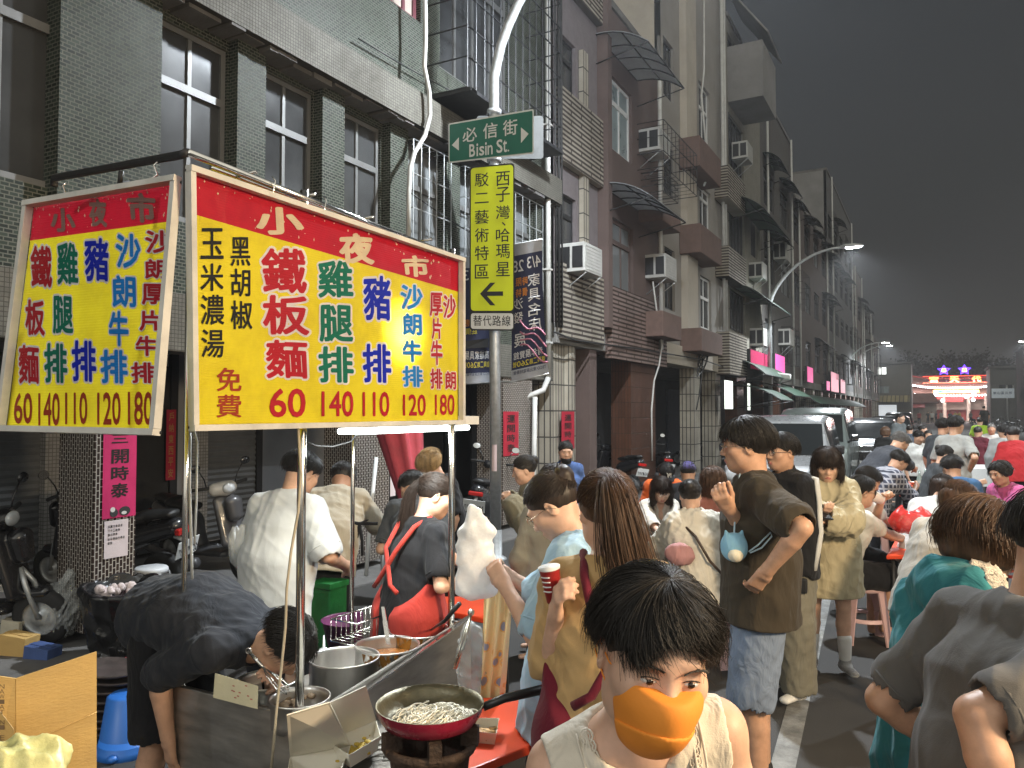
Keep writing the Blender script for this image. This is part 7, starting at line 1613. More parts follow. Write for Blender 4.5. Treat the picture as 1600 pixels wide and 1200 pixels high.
# trees behind the temple
def tree(label, u, d, H, r, n=6500):
    c = cl((u-800)/1202*d, d, 0); t = thing("broadleaf_tree", label, "tree", c, "dark trees beyond the temple"); rs = np.random.RandomState(u); mb = MB(); mb.tube([(0, 0, 0), (.1, 0, H*.3), (-.1, .1, H*.6)], [.35, .25, .12], 8)
    for k in range(6): a = k*1.05; mb.tube([(0, 0, H*.35), (r*.35*math.cos(a), r*.35*math.sin(a), H*.6), (r*.7*math.cos(a), r*.7*math.sin(a), H*.75)], [.15, .1, .04], 6)
    mb.build("trunk", M("bark", (.06, .045, .035), .9, var=.3), t)
    cl_ = rs.normal(size=(26, 3))*np.array([r*.5, r*.4, H*.16])+np.array([0, 0, H*.68]); p = cl_[rs.randint(0, 26, n)]+rs.normal(size=(n, 3))*r*.13; a = rs.normal(size=(n, 3)); a /= np.linalg.norm(a, axis=1)[:, None]; b = np.cross(a, rs.normal(size=(n, 3))); b /= np.linalg.norm(b, axis=1)[:, None]; s_ = rs.uniform(.15, .4, n)[:, None]
    V = np.stack([p-a*s_, p+b*s_*.6, p+a*s_, p-b*s_*.6], 1).reshape(-1, 3); F = np.arange(4*n).reshape(n, 4); link("crown", arrays_mesh("crown", V, F, False), t, M("dark_leaves", (.016, .018, .014), .6, var=.5, scale=.8, bump=0))
for lab, u, d, H, r in (("broad dark tree straight behind the temple roof", 1470, 150, 11.5, 8), ("dark tree behind the right half of the temple", 1530, 155, 12.5, 8), ("tall dark tree left of the temple above the gatehouse", 1418, 150, 10.5, 7), ("dark tree behind the white sign board", 1580, 140, 10, 8)): tree(lab, u, d, H, r)
# lit boards and shop fronts down the row
def boards():
    PKL = plain("pink_lightbox", (.7, .1, .35), .4, emit=.34, ecol=(1, .08, .38)); PKD = plain("dim_red_board", (.35, .02, .08), .5, emit=.05, ecol=(1, .05, .2)); PKW = plain("pink_white_board", (.8, .45, .5), .4, emit=.3, ecol=(1, .35, .5)); WHL = plain("white_lightbox", (.9, .95, .9), .4, emit=.8, ecol=(.92, 1, .9))
    for i, (u0, u1, v0, v1, m, lab) in enumerate(((1173, 1200, 545, 576, PKD, "dark red shop board under the lowest green awning"), (1212, 1227, 552, 588, PKL, "glowing pink light box just right of the lamp pole"), (1262, 1271, 572, 597, PKL, "narrow glowing pink light box on the shed roofed house"), (1292, 1297, 595, 610, PKL, "smallest glowing pink light box down the row"), (1299, 1311, 580, 612, PKW, "pale pink lit board, first of the distant pair"), (1314, 1321, 592, 614, PKW, "pale pink lit board, second of the distant pair"), (1132, 1145, 593, 640, WHL, "upright white light box beside the brown pillar"), (1168, 1172, 598, 642, WHL, "thin white lit strip right of the brown pillar"))):
        x = FX+.35; y0, y1 = yof(u0, x), yof(u1, x); z1, z0 = onx(u0, v0, x).z, onx(u0, v1, x).z; c = Vector((x, (y0+y1)/2, (z0+z1)/2)); t = thing("shop_board", lab, "sign", c, "lit shop boards down the row")
        mb = MB(); mb.box((-.06, 0, 0), (.12, y1-y0, z1-z0), None, .01); mb.build("box", DARKM, t); mb = MB(); mb.box((.006, 0, 0), (.01, (y1-y0)*.96, (z1-z0)*.95)); mb.build("face", m, t); mb = MB(); mb.tube([(-.3, 0, (z1-z0)*.3), (-.1, 0, (z1-z0)*.3)], .02, 6); mb.build("bracket", GALV, t)
    # awnings over the far shops
    x = FX+.05
    for u0, u1, v, lab in ((1143, 1168, 600, "green canvas awning over the shop past the brown pillar"), (1172, 1205, 596, "green canvas awning left of the lamp pole"), (1222, 1262, 612, "dull awning over the shop behind the vans"), (1264, 1318, 618, "long dull awning far down the row")):
        z = onx(u0, v, x).z; t = thing("shop_awning", lab, "awning", (x, yof(u0, x), z), "shop awnings down the row"); a = awning(t, 0, yof(u1, x)-yof(u0, x), 0, 1.5, .5, 0, sheet=MATS["green_awning_sheet"], nv=5)
    t = thing("wall_camera", "white security camera on the second lamp pole", "camera", pt(1209, 588, 27)); mb = MB(); mb.box((.3, 0, 0), (.55, .2, .2), Euler((0, .15, 0)).to_matrix(), .05); mb.build("housing", SG_WHITE, t); mb = MB(); mb.tube([(0, 0, -.1), (.2, 0, -.25), (.3, 0, -.05)], .05, 6); mb.bx((-.35, -.1, -.35), (-.05, .1, .05)); mb.build("bracket", GALV, t)
boards()
def haze():
    mb = MB(); mb.bx((-420, -80, -1), (420, 720, 26)); o = mb.build("haze", []); o["kind"] = "stuff"; m = bpy.data.materials.new("haze"); m.use_nodes = True; nt = m.node_tree; nt.nodes.remove(nt.nodes["Principled BSDF"]); v = N(nt, "VolumePrincipled", Density=.0011); v.inputs["Color"].default_value = (.86, .88, .92, 1); v.inputs["Anisotropy"].default_value = .3; nt.links.new(v.outputs[0], nt.nodes["Material Output"].inputs["Volume"]); o.data.materials.append(m)
haze()
# ---------------------------------------------------------------- the crowd
def Cc(name, col, **k): return cloth("cloth_"+name, col, **k)
DENIM = Cc("denim", (.085, .115, .19), scale=2, wr=.5); LDENIM = Cc("light_denim", (.17, .215, .30), scale=2, wr=.5); BLKC = Cc("black", (.012, .012, .014)); WHTC = Cc("white", (.56, .56, .54)); GREYC = Cc("grey", (.30, .30, .285))
SHW = [M("shoe_grey", (.30, .30, .30), .6, var=.4, scale=30, bump=.4), M("shoe_sole", (.62, .61, .58), .6, var=.1), Cc("sock_white", (.68, .68, .66))]
SHB = [M("shoe_black", (.02, .02, .02), .6, var=.3), M("shoe_sole", (.6, .6, .58), .6)]
def strap(J, name, pts, r, mat, flat=1.0):
    mb = MB(); mb.tube([tuple(p) for p in pts], r, 8); return mb.build(name, mat, J['obj'])
def apron(J, mat, low=-.45, back=True, fem=1):
    s = J['s']; ax = J['ax']; P0, P1, P2 = J['P0'], J['P1'], J['P2']; sd = SDF(.008); tx, tf = J['tx'], J['tf']
    sd.seg(P0+ax*low*s, P0, .235*s, .222*s, x=tx, f=.84, k=.03); sd.seg(P0, P1, .222*s, .190*s, x=tx, f=.82, k=.03); sd.seg(P1, P2-ax*.0, .190*s, .195*s, x=tx, f=.82, k=.03)
    sd.half(P0+ax*low*s, -ax, .006); sd.half(P1+ax*.02*s-tf*.04*s, ax*1.0-tf*1.3, .01); sd.seg(P0+ax*(low-.1)*s-tf*.2*s, P1-tf*.2*s, .085*s, .06*s, x=tx, f=2, k=.01, op=1)
    P, Q = sd.mesh(); link("apron", arrays_mesh("apron", P, Q), J['obj'], mat)
    up = J['up']
    for q in (-1, 1):
        S = J['P3']+tx*q*.075*s
        strap(J, "apron_strap", [P2+tf*.135*s+tx*q*.07*s, S+tf*.09*s+up*-.02*s, S+up*.035*s-tf*.005*s, S-tf*.10*s-up*.03*s, P2-tf*.175*s+tx*q*.05*s, P1-tf*.178*s-tx*q*.06*s, P1-tf*.165*s-tx*q*.11*s-ax*.03*s], .013*s, mat)
def held(name, label, cat, mb, mats, base): return solo(mb, name, mats, label, cat, base=base)
# --- near figures
def near():
    # the woman in the orange mask
    top = Cc("ivory_vest", (.66, .60, .50), scale=1.5, wr=.45)
    J = person("woman in a cream sleeveless lace top and bright orange face mask, nearest the viewer", 1038, 905, 1.14, 176, lean=12, hunch=20, tilt=12, head=(-2, -2, -8), skin=0, fem=1, vox=.0042, eyes=True,
               top=dict(mat=top, e=.014, sl=0, armhole=1, vn=.13, nr=.085, hem=-.18, name="lace_top", fold=.004), bot=dict(mat=DENIM, len=1.9), hair=dict(style='short', col='black', n=9000, r=.00055, fringe=1, part=1))
    face_mask(J, M("orange_mask", (.80, .27, .03), .75, var=.05, scale=6, bump=.12, bscale=200, bdist=.002), .0032)
    s = J['s']; lace = M("lace_trim", (.68, .62, .52), .8, var=.1)
    for q in (-1, 1):                                 # scalloped lace down both sides of the neckline
        a = J['P3']+J['tx']*q*.082*s+J['up']*.035*s; b = J['P2']+J['tf']*.128*s+J['tx']*q*.016*s; m = (a+b)/2+J['tf']*.075*s+J['tx']*q*.028*s; mb = MB(); n = 22
        for i in range(n):
            t = (i+.5)/n; p = a*(1-t)**2+m*2*t*(1-t)+b*t*t; d = (m-a)*(1-t)+(b-m)*t; d /= np.linalg.norm(d); o = J['tx']*q
            for rr_ in (.011, .006): mb.tube([p+(d*math.cos(k)+o*math.sin(k)*.9)*rr_*s+J['tf']*.006*s for k in np.linspace(0, 6.28, 10)[:-1]], .0016, 4, closed=True)
        for off in (.0, .016): mb.tube([a*(1-t)**2+m*2*t*(1-t)+b*t*t+J['tx']*q*off*s+J['tf']*.007*s for t in np.linspace(0, 1, 16)], .0022, 5)
        mb.build("lace_trim", lace, J['obj'])
    # man in grey at the right edge
    person("man in a dark grey t-shirt bending forward at the right edge, seen from behind", 1672, 772, 1.68, 74, lean=6, hunch=16, head=(10, 0, 0), skin=1, vox=.0055, hR=(1590, 1345, 1.40), eR=(1250, 1150, 1.5), hL=(1500, 1180, 1.9), eL=(1300, 1090, 1.9), width=1.1,
           top=dict(mat=Cc("charcoal_grey", (.105, .10, .095), wr=.2), e=.024, sl=.8, hem=-.2, sw=.012, fold=.008, fs=.8), bot=dict(mat=BLKC, len=1.9), hair=dict(style='short', col='black', n=1500, fringe=0))
    # teal hoodie
    J = person("woman in a teal hooded sweatshirt with brown bob, second from the right edge", 1545, 790, 2.15, 66, lean=3, hunch=12, head=(12, 10, 0), skin=0, fem=1, vox=.0055, hR=(1600, 1080, 1.75), hL=(1620, 1060, 2.0),
           top=dict(mat=Cc("teal_fleece", (.035, .185, .215), wr=.6), e=.034, sl=1.92, hem=-.30, sw=.018, hood=1, fold=.012, name="hooded_sweatshirt"), bot=dict(mat=Cc("teal_fleece", (.035, .185, .215)), len=1.95, w=.03, e=.03), hair=dict(style='bob', col='brown', n=3200, r=.0011, fringe=1, length=.07, vol=.012))
    sd = SDF(.006); c = J['P3']+J['up']*.03; sd.ell(c-J['tf']*.035+J['up']*.015+J['tx']*.05, .075, .045, .045, np.stack([J['tx'], J['tf'], J['up']], 1)); P, Q = sd.mesh(fold=.012, seed=2, fs=3.5); link("fleece_lining", arrays_mesh("fleece_lining", P, Q), J['obj'], M("white_fleece", (.62, .56, .48), .95, var=.15, scale=40, bump=1, bscale=200))
    # brown pony tail, tan shirt, maroon apron
    mar = Cc("maroon_apron", (.13, .012, .025))
    J = person("woman with a long brown ponytail in a tan shirt and maroon apron, seen from behind", 947, 738, 2.28, 4, lean=4, hunch=8, head=(5, -6, 0), skin=0, fem=1, vox=.0055, hL=(868, 965, 2.12), eL=(825, 1230, 2.15), hR=(1000, 1080, 2.5), curl=(1.0, .5),
               top=dict(mat=Cc("tan", (.47, .31, .14), wr=.5), e=.022, sl=.85, hem=-.16, sw=.024, fold=.007), bot=dict(mat=BLKC, len=1.9), hair=dict(style='pony', col='brown', n=3000, r=.0010, tail=(.42, (.08, .02, 0), .040), vol=.004))
    apron(J, mar, -.50)
    c = pt(862, 912, 2.12); mb = MB(); mb.lathe([(.001, -.05), (.021, -.05), (.028, .04), (.030, .042)], (0, 0, 0), 24); o = mb; mb.cur = 1; mb.lathe([(.030, .042), (.031, .048), (.001, .050)], (0, 0, 0), 24); mb.cur = 0
    for k in range(4): mb.cur = 1; mb.tube([(.0272*math.cos(a), .0272*math.sin(a), .025-.013*k) for a in np.linspace(-2.2, -1.2, 6)], .0022, 4)
    t = o.build("drink_cup", [M("red_cup", (.36, .02, .02), .5, var=.1), SG_WHITE]); t.location = c; t.rotation_euler = (.15, -.1, 0); tag(t, "red paper cup with pale bars held by the ponytailed woman in tan", "cup")
    mb = MB(); mb.box((0, 0, 0), (.012, .075, .14), Euler((0, .2, .3)).to_matrix(), .008); o = solo(mb, "phone", plain("phone_gold", (.2, .16, .1), .3, .5), "small phone hanging at the hip of the woman in pale blue", "phone"); o.location = pt(851, 985, 2.72)
    # pale blue tee
    J = person("young woman in a pale blue t-shirt and glasses looking down at a bag", 838, 748, 2.72, -70, lean=-7, hunch=6, head=(38, 0, 0), skin=0, fem=1, vox=.0055, eyes=True, hL=(790, 917, 2.62), eL=(850, 965, 2.5), hR=(795, 900, 2.9), eR=(880, 960, 2.9), curl=(.9, .8),
               top=dict(mat=Cc("pale_blue", (.33, .49, .62), wr=.45), e=.04, sl=.78, hem=-.20, sw=.03, fold=.010), bot=dict(mat=LDENIM, len=1.95, w=.02), hair=dict(style='bun', col='dark', n=2200, r=.0009), shoe=SHW[:2])
    glasses(J, True)
    # black tee with red apron
    J = person("woman with a black ponytail, black t-shirt and red apron behind the far cart pole", 690, 742, 3.8, 48, lean=4, hunch=10, head=(16, 25, 0), skin=0, fem=1, vox=.006, hR=(738, 905, 3.7), eR=(706, 960, 3.5), hL=(748, 890, 4.1),
               top=dict(mat=BLKC, e=.025, sl=.75, hem=-.14, sw=.015), bot=dict(mat=BLKC, len=1.95), hair=dict(style='pony', col='dark', n=1800, r=.0011, tail=(.40, (-.05, -.02, 0), .022)))
    apron(J, Cc("red_apron", (.38, .04, .03)), -.42)
    mb = MB()
    for k in range(3): a = pt(662+4.5*k, 938, 3.66); mb.tube([a, a-UP*.5], .005, 4)
    mb.each("trouser_stripe", SG_WHITE, J['obj'], local=tuple(J['root']))
    # white tee cook, back view
    person("stout man in a white t-shirt with his back turned behind the cart", 482, 710, 4.2, 22, lean=6, hunch=12, head=(22, 12, 0), skin=1, vox=.006, belly=.025, width=1.06, hR=(540, 884, 4.1), eR=(545, 970, 3.7), hL=(380, 925, 4.3), curl=(.6, 1.0),
           top=dict(mat=Cc("white_tee", (.50, .51, .50), wr=.12), e=.04, sl=.85, hem=-.24, sw=.03, flare=.015, fold=.005), bot=dict(mat=BLKC, len=1.95, w=.02), hair=dict(style='short', col='black', n=1500, fringe=0), shoe=SHB)
    # man bending over the cart
    person("man in black bending low over the near end of the cart", 479, 972, 2.86, 118, H=1.66, zroot=1, lean=82, hunch=24, head=(26, -8, 0), skin=1, vox=.006, hR=(262, 1150, 2.95), eR=(190, 1040, 3.0), hL=(425, 1065, 2.95), width=1.08, belly=.02,
           top=dict(mat=Cc("ink_black", (.018, .020, .026), wr=.5), e=.03, sl=.95, hem=-.10, sw=.02, fold=.006), bot=dict(mat=Cc("black_shorts", (.010, .010, .012), wr=.6), len=.95, w=.03), hair=dict(style='short', col='black', n=1500, fringe=0), shoe=SHB)
near()
def middle():
    person("grey haired cook in a tan shirt and black apron bow, back turned", 541, 728, 5.5, 4, lean=24, hunch=18, head=(30, 0, 0), skin=2, vox=.007, belly=.03, width=1.08, hR=(598, 830, 5.6), hL=(500, 820, 5.7), top=dict(mat=Cc("tan_shirt", (.38, .34, .265)), e=.04, sl=.9, hem=-.16, sw=.02, name="shirt"), bot=dict(mat=BLKC, len=1.95, w=.01), hair=dict(style='short', col='black', n=700, fringe=0), shoe=SHB)
    p = [pt(u, v, 5.05) for u, v in ((540, 815), (560, 818), (590, 818), (562, 818), (574, 812), (562, 820), (556, 845), (552, 862))]; mb = MB(); mb.tube(p, .012, 6); mb.tube([pt(562, 820, 5.05), pt(566, 845, 5.05), pt(566, 868, 5.05)], .011, 6); solo(mb, "apron_bow", BLKC, "black apron bow tied on the back of the tan shirted cook", "apron bow", base=p[1])
    person("close cropped young man in dark grey bending to the work table", 640, 741, 5.3, -22, lean=34, hunch=18, head=(20, 0, 0), skin=1, vox=.007, hL=(620, 848, 5.2), hR=(655, 850, 5.6), top=dict(mat=Cc("slate", (.055, .06, .065)), e=.03, sl=.75, hem=-.12), bot=dict(mat=BLKC, len=1.9), hair=dict(style='short', col='black', n=600, fringe=0))
    J = person("person with a blond bob and white face mask at the far work table", 660, 708, 5.9, -118, lean=6, hunch=10, head=(30, 0, 0), skin=0, fem=1, vox=.007, top=dict(mat=BLKC, e=.03, sl=.8), bot=dict(mat=BLKC, len=1.9), hair=dict(style='bob', col='blond', n=1100, r=.0016, fringe=2, length=.05)); face_mask(J, WHTC, .006)
    person("woman in an olive jacket raising her hands to her mouth, beside the lamp post", 816, 713, 5.7, -95, lean=2, hunch=10, head=(8, 0, 0), skin=0, fem=1, vox=.007, eyes=True, hL=(800, 785, 5.55), eL=(800, 830, 5.4), hR=(797, 780, 5.8), curl=(1, 1), top=dict(mat=Cc("olive", (.20, .175, .115), wr=.6), e=.05, sl=1.9, hem=-.2, sw=.04, name="jacket", collar=1), bot=dict(mat=BLKC, len=1.9), hair=dict(style='bun', col='black', n=1000, r=.0013))
    J = person("woman in a blue shirt with a black mask pulled under her chin", 884, 690, 7.8, 177, lean=0, hunch=6, head=(4, 0, 0), skin=0, fem=1, vox=.007, eyes=True, top=dict(mat=Cc("blue_shirt", (.055, .10, .24)), e=.03, sl=1.9, hem=-.2, name="shirt", collar=1), bot=dict(mat=BLKC, len=1.9), hair=dict(style='bun', col='black', n=600, r=.0016)); face_mask(J, BLKC, .006, chin=True, pleat=False)
    person("person with loose dark brown hair, hidden behind the woman in pale blue", 868, 727, 4.4, 8, skin=0, fem=1, vox=.008, top=dict(mat=Cc('khaki', (.16, .14, .10)), e=.03, sl=1.9), bot=dict(mat=BLKC, len=1.9), hair=dict(style='long', col='dark', n=1200, r=.0014, fringe=0, length=.14))
    person("diner in a white top with back half hidden by the brown ponytail", 984, 748, 6.0, 55, H=1.62, sit=True, lean=12, hunch=12, head=(20, 0, 0), skin=0, vox=.008, hR=(1020, 858, 6.2), eR=(1015, 862, 5.8), top=dict(mat=WHTC, e=.035, sl=.9), bot=dict(mat=BLKC, len=1.9), hair=dict(style='short', col='black', n=700))
    J = person("seated woman with long dark hair, glasses and open white shirt, facing the street", 1035, 749, 7.2, 178, H=1.6, sit=True, lean=6, hunch=14, head=(20, 0, 0), skin=0, fem=1, vox=.007, eyes=True, hL=(1050, 838, 6.8), hR=(1032, 838, 6.8), top=dict(mat=Cc("ivory_shirt", (.56, .52, .46)), e=.03, sl=1.5, vn=.16, name="shirt"), bot=dict(mat=BLKC, len=1.9), hair=dict(style='long', col='dark', n=1100, r=.0015, fringe=2, length=.22)); glasses(J, True)
    J = person("girl in a puffy white blouse with a brown cross strap, back turned", 1078, 750, 5.6, -6, H=1.58, sit=True, lean=4, hunch=8, head=(4, 22, 0), skin=0, fem=1, vox=.007, hR=(1140, 805, 5.9), eR=(1140, 850, 5.4), hL=(1040, 850, 5.9), top=dict(mat=Cc("cream_blouse", (.58, .55, .48), wr=.6), e=.05, sl=1.6, sw=.05, hem=-.16, flare=.03, name="blouse", fold=.010), bot=dict(mat=Cc("dusty_pink", (.42, .20, .18)), len=1.9, w=.03), hair=dict(style='bun', col='black', n=1000, r=.0013))
    s = J['s']; b = [J['S'][0]+J['up']*.05*s, J['P2']-J['tf']*.185*s-J['tx']*.04*s, J['P1']-J['tf']*.20*s+J['tx']*.05*s, J['P0']-J['tf']*.12*s+J['tx']*.2*s]; strap(J, "bag_strap", b, .010, M("brown_leather", (.05, .03, .02), .5))
    sd = SDF(.008); sd.ell((0, 0, 0), .10, .05, .075); P, Q = sd.mesh(fold=.01, seed=3); o = link("belt_bag", arrays_mesh("belt_bag", P, Q), None, Cc("pink_pouch", (.42, .22, .22))); o.location = pt(1062, 866, 5.33); o.rotation_euler = (0, .2, YAW); tag(o, "dusty pink pouch hanging at the back of the girl in the white blouse", "pouch")
    STOOL("round pale stool under the girl in the puffy blouse", pt(1105, 642, 5.6)*1.0-UP*pt(1105, 642, 5.6).z, MATS["pale_pink_plastic"], .45, .15)
    person("woman with long reddish brown hair behind the girl in the blouse", 1113, 730, 6.5, 0, H=1.66, sit=True, skin=0, fem=1, vox=.008, top=dict(mat=Cc("rust", (.22, .09, .07)), e=.03, sl=1.9), bot=dict(mat=BLKC, len=1.9), hair=dict(style='long', col='brown', n=1500, r=.0014, fringe=0, length=.2))
    def cap(J, mat, fwd=1, logo=None):
        s = J['s']; PH = J['PH']; HQ = J['HQ']; sd = SDF(.006); sd.ell(PH(0, -.012, .045), .089*s, .108*s, .088*s, HQ); sd.half(PH(0, 0, .032), HQ @ A3((0, .1, -1)), .006); P, Q = sd.mesh(); o = link("cap", arrays_mesh("cap", P, Q), J['obj'], mat)
        if fwd: sd = SDF(.005); sd.ell(PH(0, .115, .040), .075*s, .065*s, .010*s, HQ @ rotx(R(-14))); P, Q = sd.mesh(); link("brim", arrays_mesh("brim", P, Q), o, mat)
        if logo:
            mf = lambda x, y, l=0: PH(x*.034, .105-.35*(y*.034+.005)-x*x*.008-.004*0+l+.006, .078+y*.030); mb = MB(); put_text(mb, "N", -.8, -.8, .5, .8, mf, .03); put_text(mb, "Y", -.45, -.9, .9, .95, lambda x, y, l=0: mf(x, y, .0015), .03); mb.build("cap_logo", SG_WHITE, o)
    J = person("diner in a black cap with white letters, head bowed, orange collar", 1043, 728, 8.5, 178, H=1.6, sit=True, lean=12, hunch=20, head=(26, 0, 0), skin=1, vox=.009, top=dict(mat=Cc("orange_jacket", (.55, .10, .02)), e=.04, sl=1.9), bot=dict(mat=BLKC, len=1.9), hair=dict(style='short', n=300)); cap(J, BLKC, 1, True)
    J = person("diner with a purple and white cap at the far red table", 1075, 722, 8.3, 15, H=1.6, sit=True, hunch=14, head=(10, 0, 0), skin=1, vox=.009, top=dict(mat=BLKC, e=.03, sl=1.9), bot=dict(mat=BLKC, len=1.9), hair=dict(style='short', n=300)); cap(J, Cc("purple_cap", (.12, .10, .30)), 1)
    # standing man in brown
    J = person("tall man in a brown t-shirt, glasses and denim shorts, hand at his chin", 1166, 656, 3.6, -80, lean=-2, hunch=8, head=(0, 4, 0), skin=1, vox=.0055, eyes=True, width=1.08, hL=(1200, 890, 3.28), eL=(1270, 830, 3.1), hR=(1140, 797, 3.42), eR=(1150, 950, 3.2), curl=(.7, 1.2), nR=(-.2, .3, 1),
               top=dict(mat=Cc("dark_brown", (.045, .036, .025), wr=.45), e=.05, sl=.78, hem=-.14, sw=.025, fold=.006), bot=dict(mat=LDENIM, len=1.0, w=.03, e=.02), hair=dict(style='short', col='black', n=2200, r=.0011, fringe=1, vol=.006), shoe=SHB, belly=.015)
    glasses(J, True, .023)
    def pouch():
        p = pt(1147, 857, 3.38); t = thing("plush_pouch", "pale blue plush pouch with two ears hanging on the brown shirted man", "pouch", p); sd = SDF(.004); sd.ell((0, 0, 0), .058, .04, .058); sd.ell((0, 0, .03), .045, .036, .035, k=.03)
        for k in (-1, 1): sd.seg(A3(RT)*k*.03+A3((0, 0, .05)), A3(RT)*k*.036+A3((0, 0, .075)), .014, .006, k=.012)
        P, Q = sd.mesh(); link("body", arrays_mesh("body", P, Q), t, Cc("plush_blue", (.22, .42, .56))); mb = MB(); mb.sphere(-FW*.022-UP*.022, .034, 14, 10); mb.build("belly_patch", Cc("plush_cream", (.62, .58, .46)), t); mb = MB(); mb.tube([UP*.06, pt(1150, 790, 3.5)-p, pt(1156, 740, 3.55)-p], .004, 6); mb.build("cord", plain("pale_blue_cord", (.40, .52, .58), .6), t)
    pouch()
    p = [pt(u, v, 3.35) for u, v in ((1170, 862), (1184, 852), (1204, 832), (1206, 838), (1190, 856), (1172, 864))]; mb = MB(); mb.tube(p, .004, 6); solo(mb, "wrist_strap", MATS["pale_blue_cord"], "pale blue wrist strap at the brown shirted man's arm", "strap", base=p[0])
    # track jacket
    J = person("young man in a black track jacket with white sleeve stripes and olive trousers", 1221, 678, 4.9, -112, lean=-2, hunch=8, head=(-2, 0, 0), skin=1, vox=.006, eyes=True, hL=(1256, 905, 4.75), eL=(1285, 830, 4.9), hR=(1215, 890, 5.0), curl=(1.1, .6),
               top=dict(mat=Cc("track_black", (.014, .014, .016), wr=.6), e=.045, sl=1.95, hem=-.16, sw=.035, name="track_jacket", collar=1), bot=dict(mat=Cc("olive_grey", (.17, .16, .125), wr=.6), len=1.97, w=.045, e=.025), hair=dict(style='short', col='black', n=1200, r=.0012, fringe=0), shoe=[SHW[1], SHW[1]])
    glasses(J, False, .021); s = J['s']
    for k in range(2):
        S, Eb, Wr = J['S'][0], J['E'][0], J['W'][0]; sd = (-J['fw']*.0-A3(FW)*.75+A3(RT)*(.55+.28*k)); sd = sd/np.linalg.norm(sd); pp = [J['P3']+J['up']*.03+sd*.055, S+sd*.088+J['up']*.05, S+(Eb-S)*.3+sd*.098, S+(Eb-S)*.7+sd*.097, Eb+sd*.097, Eb+(Wr-Eb)*.5+sd*.084, Eb+(Wr-Eb)*.95+sd*.068]
        strap(J, "sleeve_stripe", pp, .012, WHTC)
    mb = MB(); mb.box((0, 0, 0), (.07, .03, .09), None, .01); o = solo(mb, "phone", BLACKP, "black case held low by the man in the track jacket", "case"); o.location = pt(1252, 915, 4.7)
    # girl with phone
    J = person("girl with a dark bob in a long beige jacket reading her phone, white socks", 1293, 703, 5.25, -168, lean=0, hunch=8, head=(14, 6, 0), skin=0, fem=1, vox=.006, eyes=True, hR=(1283, 803, 5.02), eR=(1262, 850, 5.1), hL=(1289, 814, 5.02), eL=(1360, 850, 5.1), curl=(.8, .8), nR=(.2, -.3, 1), nL=(-.2, -.3, 1),
               top=dict(mat=Cc("beige_jacket", (.42, .37, .245), wr=.6), e=.06, sl=1.82, hem=-.36, sw=.055, flare=.03, name="jacket", collar=1, fold=.011), bot=dict(mat=BLKC, len=.6), hair=dict(style='bob', col='dark', n=2200, r=.0012, fringe=2, length=.14, vol=.004), shoe=SHW)
    mb = MB(); mb.box((0, 0, 0), (.085, .010, .16), None, .006); o = solo(mb, "phone", plain("phone_black", (.02, .02, .022), .2), "dark phone in the hands of the girl in beige", "phone"); o.location = pt(1285, 797, 4.98); o.rotation_euler = (R(-50), R(10), YAW+.4)
    # man drinking
    J = person("seated man in a pale t-shirt drinking from a paper cup", 1346, 745, 6.1, 84, H=1.7, sit=True, lean=14, hunch=10, head=(-4, 0, 0), skin=1, vox=.0065, hR=(1420, 846, 6.2), eR=(1372, 900, 5.8), hL=(1376, 786, 6.15), eL=(1385, 850, 6.4), curl=(1.0, .5), feet=[None, (1378, 975, 6.1)],
               top=dict(mat=Cc("pale_tee", (.56, .54, .49)), e=.03, sl=.6, sw=.012), bot=dict(mat=BLKC, len=.85, w=.03), hair=dict(style='short', col='black', n=1100, fringe=0)); glasses(J)
    c = pt(1371, 778, 6.08); mb = MB(); mb.lathe([(.001, -.045), (.034, -.045), (.047, .04), (.049, .042), (.045, .038), (.032, -.04)], (0, 0, 0), 24, axis=(-RT*.9+UP*.45)); o = solo(mb, "paper_cup", MATS["paper_cup_white"], "white paper cup at the drinking man's mouth", "cup"); o.location = c
    STOOL("pale pink plastic stool under the drinking man", pt(1345, 642, 6.1)-UP*pt(1345, 642, 6.1).z, MATS["pale_pink_plastic"], .45, .15, .05, .3)
    person("black haired diner in a white t-shirt behind the drinking man", 1365, 733, 6.9, 95, H=1.66, sit=True, lean=14, hunch=12, head=(18, 0, 0), skin=1, vox=.008, hR=(1420, 835, 7.0), top=dict(mat=WHTC, e=.035, sl=.8, sw=.02), bot=dict(mat=BLKC, len=1.9), hair=dict(style='short', col='black', n=900))
    def plaid():
        m, nt, b = new_mat("plaid_cloth"); L = nt.links.new; tc = coords(nt); ck = N(nt, "TexBrick", offset=0); ck.inputs["Scale"].default_value = 1; ck.inputs["Brick Width"].default_value = .055; ck.inputs["Row Height"].default_value = .055; ck.inputs["Mortar Size"].default_value = .010; ck.inputs["Color1"].default_value = (.05, .055, .085, 1); ck.inputs["Color2"].default_value = (.03, .033, .05, 1); ck.inputs["Mortar"].default_value = (.30, .30, .33, 1)
        sp = N(nt, "SeparateXYZ"); cb = N(nt, "CombineXYZ"); ad = N(nt, "Math", operation='ADD'); L(tc, sp.inputs[0]); L(sp.outputs[0], ad.inputs[0]); L(sp.outputs[1], ad.inputs[1]); L(ad.outputs[0], cb.inputs[0]); L(sp.outputs[2], cb.inputs[1]); L(cb.outputs[0], ck.inputs[0]); L(ck.outputs[0], b.inputs["Base Color"]); b.inputs["Roughness"].default_value = .9; return m
    person("young man in a dark plaid shirt eating with his head bent", 1413, 708, 8.8, 82, H=1.68, sit=True, lean=18, hunch=16, head=(26, 0, 0), skin=1, vox=.0075, hR=(1430, 762, 8.8), eR=(1415, 790, 8.5), top=dict(mat=plaid(), e=.04, sl=1.2, sw=.02, name="shirt"), bot=dict(mat=BLKC, len=1.9), hair=dict(style='short', col='black', n=800))
